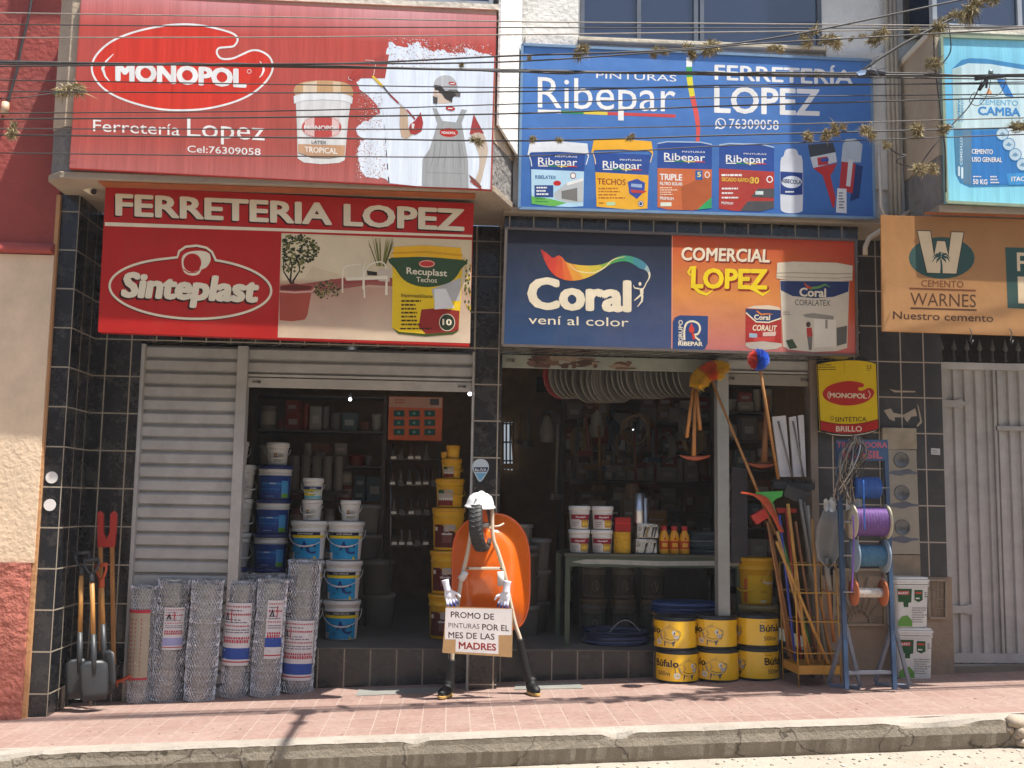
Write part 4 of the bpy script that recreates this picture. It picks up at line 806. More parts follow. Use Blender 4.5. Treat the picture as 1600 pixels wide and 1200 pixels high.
# 6 tan banner on the right
q = [(1376.5, 336), (1690, 346), (1692, 528), (1378.5, 517.5)]; Y6 = -1.12
t, o, a = signpanel('banner', 'tan cement banner with a big W and palm tree, hung over the grey gate', 'sign', q, Y6, H('B07A44'), .015, None, PRINT)
f = S(4, 1340, 320)
mesh_grad(a, [(1377, 337), (1689, 347), (1691, 527), (1379, 516.5)], None, 1, 5, 6, lambda u, v: mixc(H('95683C'), H('A87C50'), v))
DG, CR_ = H('2E4A44'), H('CDB592')
a.ell(*f(526, 332), 51.5, 32.5, DG, 2)
a.poly(PP(f, [(368, 158), (458, 160), (480, 300), (495, 222), (550, 224), (568, 305), (582, 166), (668, 168), (622, 435), (430, 428)]), H('2A2620'), 3)
a.poly(PP(f, [(374, 163), (454, 165), (478, 322), (497, 226), (546, 228), (568, 322), (587, 171), (662, 173), (617, 430), (435, 424)]), CR_, 4)
a.stroke(PP(f, [(520, 340), (525, 380), (524, 432)]), [2.4, 3, 4.4], DG, 5)
for pts in ([(520, 322), (490, 325), (465, 360)], [(520, 318), (495, 310), (468, 328)], [(524, 320), (550, 308), (580, 335)], [(524, 324), (560, 330), (575, 358)], [(520, 318), (512, 300), (545, 305)], [(520, 326), (500, 345), (492, 365)], [(524, 326), (545, 345), (552, 362)]): a.stroke(PP(f, cat_rom(pts, 4, False)), [3.4]*5+[2, 1.4, 1, .4], DG, 5)
a.text('CEMENTO', f(398, 510), f(662, 517), 10.5, H('6A3C20'), 3, .01); a.stroke(PP(f, [(324, 522), (740, 536)]), 2.6, H('6A3C20'), 3)
a.text('WARNES', f(330, 628), f(740, 640), 21, H('4E3220'), 3, -.002); a.stroke(PP(f, [(330, 645), (744, 658)]), 2.6, H('4E3220'), 3); a.text('Nuestro cemento', f(222, 712), f(848, 732), 12.5, H('4A3022'), 3, .012)
a.poly([f(922, 265), (1689, 349+41), (1689, 487), f(938, 645)], DG, 2); a.text('FERRETERIA', f(1000, 415), (1760, 433), 27, CR_, 3, .02) if False else None
a.poly(PP(f, [(995, 298), (1060, 300), (1060, 320), (1015, 318), (1015, 350), (1055, 352), (1055, 370), (1015, 368), (1017, 415), (998, 414)]), CR_, 3)
a.poly([f(1000, 448), (1689, 436), (1689, 478), f(1005, 615)], CR_, 3)
a.build('printed_picture', PRINT, t, o)
mb = MB((.08, .07, .06))
for x in (700, 950): mb = MB((.08, .07, .06)); mb.tube([W(*f(*p), Y6-.012) for p in ((x, 772), (x+15, 800), (x+5, 850), (x+15, 872), (x+22, 845))], .004, 5); mb.build('hook_wire', PAINT, t, o)

# 7 tin shaped sign on the right pillar
f = S(5.4536, 1140, 560); Y7 = -.06
out = cat_rom([(1250, 45), (1180, 24), (1080, 14), (980, 15), (860, 26), (747, 48)], 4, False)+cat_rom([(775, 620), (850, 648), (930, 664), (1030, 664), (1150, 650), (1272, 612)], 4, False)
p3 = [W(*f(x, y), Y7) for x, y in out]
t = thing('tin_sign', 'yellow and red sign shaped like a paint tin, on the pillar above hanging wires', 'sign', W(*f(1010, 640), Y7)); o = t.location.copy()
mb = MB(H('D2B40E')); mb.prism(p3, (0, .025, 0)); mb.build('panel', PRINT, t, o)
a = Art(flat(Y7)); a.stroke(PP(f, out), 1.4, H('3A3020'), 4, True)
top = cat_rom([(770, 530), (850, 548), (950, 560), (1050, 560), (1150, 548), (1264, 520)], 4, False); bot = cat_rom([(774, 606), (850, 625), (950, 638), (1050, 638), (1150, 628), (1270, 598)], 4, False)
a.poly(PP(f, top+bot[::-1]), H('A8211C'), 2); a.stroke(PP(f, top), 1, H('5A1A10'), 3); a.poly(PP(f, bot+cat_rom([(1272, 612), (1150, 650), (1030, 664), (930, 664), (850, 648), (775, 620)], 4, False)), H('2E2822'), 2); a.stroke(PP(f, [(790, 628), (870, 648), (960, 656), (1050, 656), (1150, 642), (1250, 616)]), 1.2, OFF, 4)
a.text('BRILLO', f(908, 622), f(1126, 622), 8.6, OFF, 3, .02); a.text('SINTÉTICA', f(898, 540), f(1166, 536), 7.4, H('2A2416'), 3, .01); a.ring(*f(873, 505), 2.3, 2.6, .7, H('2A2416'), 3); a.stroke(PP(f, [(862, 526), (885, 525)]), .6, H('2A2416'), 3)
palette_logo(a, *f(1012, 297), 40.5, -.02, H('B02822'), OFF, 0, 3)
a.scrib(*f(757, 50), *f(915, 110), 3, H('6A5810'), 3, .9, 4); a.text('3,5', f(1168, 88), f(1208, 88), 6, H('3A3010'), 3, .02); a.scrib(*f(1170, 98), *f(1208, 112), 1, H('6A5810'), 3); a.stroke(PP(f, [(978, 18), (980, 130)]), .4, H('8A7A10'), 3)
a.build('printed_picture', PRINT, t, o)
# ------------------------------------------------------------ pails
def wrap(rb, rt, h):
    def mp(s_, z, l):
        r = rb+(rt-rb)*z/h+.0009+.0007*l; th = s_/r; return (r*math.sin(th), -r*math.cos(th), z)
    return mp
def band(a, s0, s1, z0, z1, col, l=1, n=None):
    n = n or max(2, int(abs(s1-s0)/.012))
    for i in range(n):
        u, v = s0+(s1-s0)*i/n, s0+(s1-s0)*(i+1)/n; a.mb.poly([a.mp(u, z0, l), a.mp(v, z0, l), a.mp(v, z1, l), a.mp(u, z1, l)], col, True)
def bail(mb, rt, h, zf, drop, col, th0=math.pi/2, n=15, off=.012, ph=0, r=.0035):
    pts = []
    for k in range(n):
        th = -th0+2*th0*k/(n-1); q = math.cos(th); pts.append(((rt+off)*math.sin(th+ph), -(rt+off*(1+q))*math.cos(th+ph), zf-drop*q**.8 if q > 0 else zf))
    mb.tube(pts, r, 6, col); g = pts[n//2-2:n//2+3]; mb.tube(g, r*2.2, 7, col)
def pail(name, label, loc, rt, rb, h, body, lidc, art=None, handle=True, rz=0, group=None, bandc=None, bailc=None, matl=None, cat='paint pail', drop=.42, bph=0):
    t = thing(name, label, cat, loc, rz, group)
    mb = MB(body); H_ = h-.034
    mb.lathe([(0, .004), (rb*.96, .003), (rb, .008), (rb+(rt-rb)*.80, H_*.80), (rt*1.035, H_*.80+.003), (rt*1.035, H_*.83), (rt*.985, H_*.84), (rt*.99, H_*.93), (rt*1.02, H_*.935), (rt*1.02, H_)], 32); mb.build('body', matl or PLAS, t)
    mb = MB(lidc); mb.lathe([(rt*1.02, H_+.0005), (rt*1.07, H_-.006), (rt*1.08, H_+.004), (rt*1.07, h-.014), (rt*1.05, h-.004), (rt*1.0, h-.002), (rt*.98, h-.012), (rt*.8, h-.012), (rt*.78, h-.008), (0, h-.008)], 32); mb.build('lid', PLAS, t)
    if art:
        a = Art(wrap(rb, rb+(rt-rb), H_), 1); art(a, rt, rb, H_); a.build('printed_label', PRINT, t)
    if handle:
        mb = MB(); bail(mb, rt*1.04, h, H_*.86, h*drop, bailc or lidc, ph=bph); mb.build('bail_handle', PLAS, t)
    return t
PW = H('DEDDD8')
def art_ac(a, rt, rb, h):
    r = rt*.93; s = r*1.35
    band(a, -s, s, h*.04, h*.70, H('1F9AD0'), 1); band(a, -s, s, h*.70, h*.79, H('1A2440'), 1); band(a, -s, s, h*.62, h*.70, H('E8CB1E'), 2)
    band(a, -s, -r*.86, h*.04, h*.22, PW, 2); band(a, r*.95, s, h*.04, h*.79, PW, 2)
    a.text('LATEX POPULAR', (-r*.55, h*.725), (r*.45, h*.725), h*.04, WH, 3, .02)
    a.text('A', (-r*.28, h*.3), (r*.16, h*.3), h*.24, H('1B3E86'), 3, .05); a.text('C', (r*.1, h*.2), (r*.62, h*.2), h*.24, H('1B3E86'), 4, .06)
    a.scrib(-r*.6, h*.17, -r*.2, h*.24, 2, H('17588A'), 3); a.ell(r*.58, h*.07, r*.08, h*.045, H('E0C41E'), 3, 14)
def art_blue(a, rt, rb, h):
    r = rt*.93; s = r*1.42
    band(a, -s, s, h*.02, h*.77, H('173E86'), 1)
    for k, c in enumerate(('1C4F9C', '2A6CB4', '1F5AA6', '3C86C4')): band(a, -r*.9, r*(.3+.1*k), h*(.2+.09*k), h*(.27+.09*k), H(c), 2)
    band(a, r*.5, r*1.05, h*.05, h*.6, H('4E9ED4'), 2); band(a, r*.5, r*1.05, h*.05, h*.18, H('69A83C'), 3); band(a, -r*.3, r*.1, h*.5, h*.53, H('C8D2DC'), 3)
    a.scrib(-r*.5, h*.08, r*.3, h*.14, 1, H('8FA6C4'), 3)
def art_white(a, rt, rb, h):
    r = rt*.93; band(a, -r*.35, r*.75, h*.12, h*.66, H('C9C6BE'), 1); band(a, -r*.3, 0, h*.4, h*.62, H('6A5248'), 2); a.ell(-r*.14, h*.52, r*.1, h*.07, H('C29A5C'), 3, 14)
    a.scrib(r*.05, h*.35, r*.65, h*.6, 4, H('77736C'), 2, .8, 3); a.scrib(-r*.28, h*.15, r*.6, h*.34, 3, H('8D8880'), 2, .8, 4)
def art_multi(a, rt, rb, h):
    r = rt*.93; s = r*1.2
    band(a, -s, s, h*.55, h*.72, H('1A2E66'), 1); band(a, -s, s, h*.2, h*.55, H('E4D23A'), 1); band(a, -s, s, h*.05, h*.2, H('6AB4C4'), 1); band(a, r*.2, s, h*.2, h*.5, H('C8D6C8'), 2)
    a.scrib(-r*.2, h*.6, r*.5, h*.7, 1, WH, 3, .9, 2); a.scrib(-r*.2, h*.38, r*.7, h*.46, 1, H('1A2440'), 3, .9, 3); a.scrib(-r*.2, h*.24, r*.6, h*.34, 2, H('6A6A3A'), 3)
FY = FL(536, 1002).y+.16
xr_, xl_ = X(536.5, 900, FY), X(481, 900, FY)
PH, PRT = .353, .158
ac = pail('paint_pail', 'bottom pail of the right stack of light blue latex pails, beside the bare shop floor', (xr_, FY, FLZ), PRT, .134, PH, PW, PW, art_ac, group='light blue latex pails', rz=.08)
for x, k, l, rz in ((xr_+.004, 1, 'light blue latex pail in the middle of the right stack, under another', -.06), (xr_+.012, 2, 'light blue latex pail on top of the right stack, under one small white pail', .03),
                (xl_-.03, 0, 'bottom pail of the left light blue stack, half hidden behind the tallest wire roll', .1), (xl_-.02, 1, 'middle pail of the left light blue stack, peeping out behind the tallest wire roll', .05), (xl_, 2, 'light blue latex pail above the tallest wire roll, carrying two small pails', -.1)):
    dup(ac, (x, FY, FLZ+PH*k), rz, l)
sw = pail('small_pail', 'small plain white pail alone on the right light blue stack', (xr_+.045, FY, FLZ+3*PH), .088, .076, .192, PW, PW, art_white, group='small white pails')
dup(sw, (xl_+.015, FY, FLZ+3*PH), -.2, 'small plain white pail squeezed between a light blue pail and a yellow labelled one')
pail('small_pail', 'small pail with a blue and yellow label, top of the left light blue stack', (xl_+.02, FY, FLZ+3*PH+.192), .09, .078, .196, PW, PW, art_multi, cat='paint pail')
BY = 1.0; xb, xw = X(423, 850, BY), X(364, 850, BY); NB = H('1B2F6E'); BH = .312
bp = pail('paint_pail', 'navy lidded blue pail at the bottom of its stack behind the rolls', (xb-.015, BY, FLZ), .152, .136, BH, PW, NB, art_blue, False, group='navy lidded blue pails')
for k, l in ((1, 'navy lidded blue pail, second from the bottom, its lid just above the wire rolls'), (2, 'navy lidded blue pail, third from the top of its stack'), (3, 'navy lidded blue pail, second from the top of its stack'), (4, 'topmost navy lidded blue pail, under a small white pail')): dup(bp, (xb-.015+.008*k, BY, FLZ+BH*k), .04*k-.06, l)
for k in (0, 1): dup(bp, (xw, BY, FLZ+BH*k), 0, ('blue pail at the foot of the stack behind the shutter post', 'blue pail under three white pails, behind the shutter post')[k])
dup(sw, (xb+.03, BY, FLZ+5*BH), .1, 'small white pail on top of the navy lidded blue stack', scale=(1.13, 1.13, 1.1))
wp_ = pail('paint_pail', 'lowest white pail in the stack cut off by the shutter post', (xw+.005, BY, FLZ+2*BH), .15, .128, BH, PW, PW, art_white, group='white pails behind the shutter post', drop=.5, bph=.9)
for k, l in ((3, 'middle white pail in the stack cut off by the shutter post'), (4, 'top large white pail behind the shutter post, under a small one')): dup(wp_, (xw+.01*(k-2), BY, FLZ+BH*k), .05*k, l)
dup(sw, (xw+.0, BY, FLZ+5*BH), .5, 'small white pail at the top of the stack behind the shutter post', scale=(1.15, 1.15, 1.12))
# yellow tower
YL, YLID = H('E3AE12'), H('D99E0E')
def art_yel(a, rt, rb, h):
    r = rt*.93; band(a, -r*1.25, r*.35, h*.08, h*.66, H('5A1F1A'), 1); band(a, -r*.5, r*.35, h*.5, h*.66, H('B9AFA6'), 2)
    a.poly([(-r*.5, h*.5), (-r*.1, h*.66), (-r*.5, h*.66)], H('5A1F1A'), 3); band(a, -r*.55, r*.1, h*.2, h*.42, H('7A4A42'), 2); band(a, -r*.6, r*.12, h*.40, h*.44, H('D6CFC6'), 3); a.poly([(-r*.5, h*.44), (0, h*.44), (-r*.25, h*.52)], H('D6CFC6'), 3); band(a, -r*1.2, -r*.95, h*.5, h*.6, H('D8CFC0'), 2)
def art_yel2(a, rt, rb, h):
    r = rt*.93; band(a, -r*1.25, r*.1, h*.08, h*.7, H('B8B0A4'), 1); band(a, -r*1.25, r*.1, h*.08, h*.3, H('7A2A22'), 2); band(a, -r*1.2, -r*.6, h*.55, h*.7, H('2E5A34'), 2)
    for k in range(7): a.ell(-r*(1+.0)+k*r*.17, h*.33, r*.07, h*.06, H('DCD8D0'), 3, 10)
yY = FL(698, 1000).y+.16; z_ = FLZ
TOW = [(699, 72, 57, art_yel, 'large yellow pail at the foot of the yellow tower, partly behind the cardboard notice'), (700, 70, 56, art_yel, 'large yellow pail second from the floor in the yellow tower'), (701, 70, 55, art_yel, 'uppermost of the three large yellow pails, left of the barrow wheel'),
       (702, 48, 48, art_yel2, 'medium yellow pail with a grey and maroon label, on three large ones'), (704, 33.5, 34, art_yel2, 'small yellow pail, second from the top of the yellow tower'), (706, 22, 23, None, 'tiny yellow tub crowning the yellow tower')]
for px, hp, wp__, ar, l in TOW:
    k = 9.25/1640; h_ = hp*k; r_ = wp__*k/2/1.06
    pail('yellow_pail', l, (X(px, 800, yY), yY, z_), r_, r_*.9, h_, YL, YLID, ar, hp > 30, rz=.15, group='yellow pails stacked in a tower', drop=.35, bph=.6, bailc=H('D8A818')); z_ += h_
pail('yellow_pail', 'tiniest yellow tub, on the left rim of the small yellow pail', (X(692, 800, yY), yY-.03, z_-22*9.25/1640), .026, .023, .06, YL, YLID, None, False)

# ------------------------------------------------------------ wire mesh rolls on the pavement
def rollmesh(r, h, seed, name, t):
    rg = random.Random(seed); mb = MB((.32, .325, .33)); n = 30
    mb.lathe([(r*.45, h*.99), (r*.5, h*.97), (r*.94, h*.985), (r-.008, h*.97), (r-.006, 0)], n)
    nz = 42; nth = 30
    for j in range(nz):
        z = h*(j+.5)/nz; pts = []; br = rg.uniform(.8, 1.1)
        for k in range(nth*2):
            th = 2*math.pi*(k+(j % 2))/(nth*2); zz = z+(.5*h/nz if k % 2 else -.5*h/nz)*.95+rg.gauss(0, .003); rr = r+rg.gauss(0, .003)+.003*math.sin(z*9+seed)
            pts.append((rr*math.cos(th), rr*math.sin(th), zz))
        c = rg.uniform(.6, 1.0); mb.tube(pts, rg.uniform(.0018, .0032), 4, (c, c, c*1.01), closed=True)
    for k in range(7):
        rr = r*(.5+.07*k); pts = [(rr*math.cos(q)*(1+rg.gauss(0, .01)), rr*math.sin(q), h+rg.gauss(0, .007)) for q in [2*math.pi*i/40 for i in range(40)]]; mb.tube(pts, .002, 3, (.6, .6, .6), closed=True)
    return mb.build(name, GALV, t)
def roll_label(t, r, h, z0, z1, s0, s1, style):
    a = Art(lambda s_, z, l: ((r+.004+.0008*l)*math.sin(s_/r), -(r+.004+.0008*l)*math.cos(s_/r), z), 1); rg = random.Random(style)
    PWH, RD, BL = H('CFCBCB'), H('B23A48'), H('34509A'); band(a, s0, s1, z0, z1, PWH, 1); L_ = z1-z0
    if style == 9:
        band(a, s0, s1, z0, z1, H('A89C88'), 2)
        for k in range(14): a.rect(s0+.10, z0+L_*(.06+.06*k), s0+.15, z0+L_*(.06+.06*k)+L_*.035, H('A04038'), 3); a.rect(s0+.05, z0+L_*(.06+.06*k), s0+.08, z0+L_*(.06+.06*k)+L_*.03, H('A86A5C'), 3)
        band(a, s0, s1, z1-L_*.05, z1, RD, 3); band(a, s0, s1, z0, z0+L_*.03, RD, 3)
    else:
        band(a, s0, s1, z0+L_*(.1 if style != 3 else .2), z0+L_*(.28 if style != 3 else .36), BL if style != 1 else H('9C9CC4'), 2); band(a, s0, s1, z0+L_*.05, z0+L_*.07, RD, 2)
        for zz, hh in ((.93, .02), (.80, .03), (.62, .02), (.36, .05), (.42, .035)):
            x = s0+.012
            while x < s1-.02: w_ = rg.uniform(.008, .016); a.rect(x, z0+L_*zz, x+w_, z0+L_*(zz+hh), RD, 3); x += w_+.006
        for zz in (.52, .56, .68, .72, .87): a.scrib(s0+.015, z0+L_*zz, s1-.015, z0+L_*(zz+.035), 1, H('6A6470'), 3, .9, int(zz*100))
        a.poly([(s0+.02, z0+L_*.72), (s0+.04, z0+L_*.86), (s0+.06, z0+L_*.72), (s0+.047, z0+L_*.72), (s0+.04, z0+L_*.80), (s0+.033, z0+L_*.72)], H('222430'), 4); a.rect(s0+.075, z0+L_*.7, s0+.083, z0+L_*.9, RD, 4)
    a.build('paper_label', PRINT, t)
def roll(label, px, py, w_, hp, lean, style=None, zs=None, ss=None, mesh=None, seed=1, rz=0):
    p = G(px, py); d = (p-CAM).dot(_f); r = w_*.94*d/1640/2; h = hp*d/1640; p.y += r*.85; p.z = gz(p.x)
    t = thing('wire_mesh_roll', label, 'wire roll', p, rz, 'rolls of galvanised wire mesh'); t.rotation_euler = (lean[1], lean[0], rz)
    if mesh: o = mesh.copy(); COL.objects.link(o); o.parent = t; o.scale = (r/.128, r/.128, h/.94); o.rotation_euler = (0, 0, seed*1.3)
    else: o = rollmesh(.128, .94, seed, 'mesh_coil', t); o.scale = (r/.128, r/.128, h/.94)
    if style: roll_label(t, r*1.02, h, h*zs[0], h*zs[1], ss[0], ss[1], style)
    return t, o
_, mA = roll('wire mesh roll with a mauve and red label high on its right side', 254, 1097, 53, 187, (.02, 0), 1, (.43, .78), (-.03, .135), None, 3)
_, mB_ = roll('bare wire mesh roll without a label, third from the left in the front row', 306, 1097, 51, 186, (.03, .0), None, None, None, None, 5)
roll('wire mesh roll with a wide white, red and blue label across its middle', 362, 1091, 49, 179, (.025, 0), 2, (.28, .82), (-.12, .125), mA, 2)
roll('wire mesh roll leaning right with a label of red letters over a blue block', 410, 1090, 49, 181, (.035, 0), 3, (.33, .83), (-.01, .13), mB_, 4)
roll('tallest wire mesh roll, at the right end of the row, crumpled blue and red label', 460, 1084, 54, 205, (.03, 0), 2, (.10, .55), (-.14, .14), mA, 7)
roll('leftmost wire mesh roll, wrapped in a long cream label with red marks', 212, 1099, 42, 180, (.0, 0), 9, (.2, .80), (-.13, .08), mB_, 6)
for px, py, hp, s, l in ((279, 1084, 180, 8, 'wire mesh roll peeping over the one with the mauve label'), (330, 1083, 181, 9, 'wire mesh roll standing behind the unlabelled one'), (386, 1081, 178, 10, 'wire mesh roll standing behind the one with the wide label'), (432, 1079, 176, 11, 'wire mesh roll in the gap left of the tallest one')): roll(l, px, py, 50, hp, (.01, 0), None, None, None, mA if s % 2 else mB_, s)

# ------------------------------------------------------------ spades and digger by the left pillar
WD = H('C08A48'); WDB = H('A5713A')
def dspade(label, px0, py0, px1, py1, Yb, Yt, grip=(.03, .032, .036), hc=None, flat_=True, ph=0):
    b, tp = W(px0, py0, Yb), W(px1, py1, Yt); ax = (tp-b).normalized(); L_ = (tp-b).length
    t = thing('spade', label, 'spade', b); sx = Vector((math.cos(ph), math.sin(ph), 0)); sx = (sx-ax*sx.dot(ax)).normalized(); ny = ax.cross(sx)
    at = lambda u, v, w_=0: ax*v+sx*u+ny*w_
    mb = MB((.03, .032, .035)); bw, bl = .105, .30
    rows = [(.0, .085, 0), (.06, .10, .004), (.2, .105, .010), (.27, .10, .012), (.30, .06, .012)]
    for (v0, w0, k0), (v1, w1, k1) in zip(rows, rows[1:]):
        for i in range(8):
            u0, u1 = -1+i/4, -1+(i+1)/4; q = lambda u, v, w_, k: at(u*w_, v, .018*u*u-k)
            mb.poly([q(u0, v0, w0, k0), q(u1, v0, w0, k0), q(u1, v1, w1, k1), q(u0, v1, w1, k1)], None, True)
    mb.tube([at(0, .2, -.01), at(0, .32, 0), at(0, .5, 0)], [.012, .024, .021], 10); mb.weld(); bl_ = mb.build('blade', PAINT, t)
    sm = bl_.modifiers.new('thick', 'SOLIDIFY'); sm.thickness = .003
    mb = MB(WD); mb.tube([at(0, .48), at(0, L_-.14)], .0185, 12); mb.build('shaft', WOODM, t)
    mb = MB(grip); k = L_-.14
    mb.tube([at(0, k-.05), at(0, k+.02)], .023, 10); 
    for sg in (-1, 1): mb.tube([at(0, k+.01), at(sg*.03, k+.04), at(sg*.052, k+.085), at(sg*.052, k+.125)], .010, 8)
    mb.tube([at(-.058, k+.125), at(.058, k+.125)], .016, 10); mb.build('d_grip', PLAS, t)
    return t
dspade('spade with a black D grip, at the left of the group by the pillar', 123, 1092, 128, 861, -.42, -.32, ph=.2)
dspade('spade with a black D grip, nearer the shutter, with a writing on its pale shaft', 148, 1095, 143, 872, -.45, -.36, ph=.35)
dspade('spade with an orange D grip, tucked behind the two black gripped ones', 164, 1078, 158, 880, -.36, -.28, grip=H('B4481C'), ph=-.5)
# post hole digger
pd = thing('post_hole_digger', 'tall post hole digger with two wooden handles and red clamped tops', 'digger', W(168, 1085, -.2)); o = pd.location.copy()
for (a_, b_) in (((158, 1030), (157, 850)), ((178, 1062), (175, 850))):
    mb = MB(WDB); mb.bar(W(*a_, -.17), W(*b_, -.13), .034, .03, None, (0, 1, 0)); mb.build('handle', WOODM, pd, o, bevel=.006)
mb = MB(H('A8241A')); mb.prism([W(x, y, -.15) for x, y in ((152, 855), (152, 802), (156, 798), (161, 803), (161, 832), (166, 843), (171, 832), (172, 803), (178, 798), (182, 803), (181, 832), (178, 855))], (0, .035, 0)); mb.build('clamp', PAINT, pd, o, bevel=.003)
mb = MB((.04, .04, .042)); mb.prism([W(x, y, -.18) for x, y in ((150, 1030), (186, 1040), (176, 1085), (152, 1080))], (0, .012, 0)); mb.build('jaw', PAINT, pd, o)
rk = thing('rake_head', 'orange curved rake lying low behind the leftmost wire roll', 'rake', W(185, 1070, -.15)); o = rk.location.copy()
mb = MB(H('B0441E')); P_ = [W(x, y, -.15) for x, y in ((163, 1072), (178, 1067), (192, 1062), (204, 1056))]; mb.tube(cat_rom([tuple(p) for p in P_], 4, False), .012, 8)
for k in range(5): q = P_[0].lerp(P_[-1], k/4.); mb.tube([q, q+Vector((.004, -.01, -.045))], .005, 6)
mb.build('tines', PLAS, rk, o)
ws = thing('wire_stand', 'thin wire display stand with a small tag in front of the spades', 'stand', G(118, 1108)); o = ws.location.copy()
y0 = o.y; mb = MB((.42, .42, .43)); q = lambda x, y, dy=0: W(x, y, y0+dy)
for pts in ([q(89, 1108), q(91, 1075), q(150, 1073), q(148, 1108), q(89, 1108)], [q(90, 1093), q(150, 1090)], [q(100, 1106, .05), q(109, 990, .18), q(122, 986, .18), q(123, 1070, .05)]): mb.tube(pts, .0028, 5)
mb.build('wire_frame', METAL, ws, o)
mb = MB(H('D8D6D0')); mb.prism([q(117, 1080, -.01), q(125, 1080, -.01), q(125, 1093, -.01), q(116, 1093, -.01)], (0, .002, 0)); mb.ell = None; mb.build('tag', CARD, ws, o)
mb = MB(H('C9A41C')); mb.sph(q(122, 1073, -.02), .02, 12); mb.build('yellow_knob', PLAS, ws, o)
mb = MB(H('A79A8A')); mb.box(-.012, .012, 0, .004, 0, .16); ob_ = mb.build('slat', WOODM, ws); ob_.location = q(97, 1106, .0)-o
ob2 = ob_.copy(); COL.objects.link(ob2); ob2.parent = ws; ob2.location = q(141, 1104, .0)-o

# ------------------------------------------------------------ the wheelbarrow dressed as a worker
wbr = thing('wheelbarrow', 'orange wheelbarrow stood on end and dressed as a worker, in front of the middle pillar', 'wheelbarrow', W(765, 1070, -.25)); o = wbr.location.copy()
YT0, YT1 = -.055, -.25
rim = cat_rom([(708, 865), (714, 835), (735, 812), (768, 803), (798, 810), (818, 832), (826, 862), (827, 900), (826, 940), (820, 965), (808, 980), (780, 985), (740, 978), (716, 965), (709, 930), (708, 900)], 4)
bot = cat_rom([(733, 862), (738, 846), (750, 836), (765, 834), (778, 838), (788, 848), (793, 862), (794, 890), (793, 915), (790, 935), (782, 945), (770, 948), (750, 946), (738, 938), (733, 920), (732, 895)], 4)
mb = MB(H('DE6614')); N = len(rim); rings = []
for k in range(6):
    t_ = k/5; e = t_**.9; yy = YT0+(YT1-YT0)*(1-(1-t_)**1.5); rings.append([mb.av(W(rim[i][0]*(1-e)+bot[i][0]*e, rim[i][1]*(1-e)+bot[i][1]*e, yy)) for i in range(N)])
for A, B in zip(rings, rings[1:]):
    for i in range(N): mb.face([A[i], A[(i+1) % N], B[(i+1) % N], B[i]], None, True)
cx = mb.av(W(763, 892, YT1-.012))
for i in range(N): mb.face([rings[-1][i], rings[-1][(i+1) % N], cx], None, True)
tr = mb.build('tray', ORANGE, wbr, o)
mb = MB(H('D65A10')); mb.tube([W(x, y, YT0) for x, y in rim], .012, 8, None, True, True); rr_ = mb.build('rim_bead', ORANGE, tr)
rr_.data.transform(Matrix.Translation(-o))
CRM = H('C9BBA4')
def wp3(L, Ys): return [tuple(W(x, y, Y)) for (x, y), Y in zip(L, Ys)]
for L_, Ys in (([(737, 792), (736, 830), (731, 862), (722, 900), (715, 945), (709, 990), (706, 1040)], (-.34, -.34, -.33, -.32, -.31, -.29, -.27)), ([(769, 792), (770, 838), (778, 862), (788, 895), (796, 935), (805, 975), (813, 1000), (822, 1045)], (-.34, -.34, -.33, -.32, -.31, -.30, -.29, -.26))):
    mb = MB(CRM); mb.tube(cat_rom(wp3(L_, Ys), 5, False), .0165, 10); mb.build('frame_tube', PAINT, wbr, o)
mb = MB(CRM); mb.bar(W(729, 888, -.33), W(786, 888, -.33), .034, .02, None, (0, 0, 1)); mb.build('cross_brace', PAINT, wbr, o, bevel=.003)
mb = MB(CRM); mb.bar(W(757, 824, -.345), W(770, 824, -.345), .02, .02); mb.tube([W(770, 823, -.345), W(780, 822, -.33), W(787, 818, -.29)], .008, 7); mb.build('axle_bracket', PAINT, wbr, o)
for x in (731, 783): 
    mb = MB((.12, .11, .1)); mb.cyl(W(x, 888, -.352), W(x, 888, -.338), .010, n=8); mb.build('bolt', METAL, wbr, o)
wc = W(751, 821, -.36); wh = thing('wheel', None, None); wh.parent = wbr; wh.location = wc-o; wh.rotation_euler = (R(5), R(3), R(-104))
# wheel: axis along local Y, seen nearly edge on
def wheelparts():
    mb = MB((.030, .029, .028)); RT, RW = .205, .06
    mb.M = Matrix.Rotation(R(90), 4, 'X')
    mb.lathe([(RT-.05, -.03), (RT-.03, -RW*.95), (RT-.008, -RW*.8), (RT, -RW*.45), (RT+.004, 0), (RT, RW*.45), (RT-.008, RW*.8), (RT-.03, RW*.95), (RT-.05, .03), (RT-.05, -.03)], 44)
    for k in range(34):
        a = 2*math.pi*k/34
        for sg in (-1, 1):
            p = lambda th, z, r: Vector((r*math.cos(th), r*math.sin(th), z)); a2 = a+sg*.09
            mb.tube([p(a, 0, RT+.003), p(a+.05*sg*0+.045, sg*RW*.4, RT+.001), p(a+.09, sg*RW*.8, RT-.009)], .0055, 5)
    t = mb.build('tyre', RUBBER, wh)
    mb = MB(H('DE6614')); mb.M = Matrix.Rotation(R(90), 4, 'X'); mb.lathe([(.05, -.012), (.10, -.022), (.135, -.034), (.158, -.034), (.158, .034), (.135, .034), (.10, .022), (.05, .012)], 30); mb.build('rim', ORANGE, wh)
    mb = MB(H('9A968E')); mb.M = Matrix.Rotation(R(90), 4, 'X'); mb.cyl((0, 0, -.07), (0, 0, .07), .022, n=14); mb.build('hub', METAL, wh)
wheelparts()
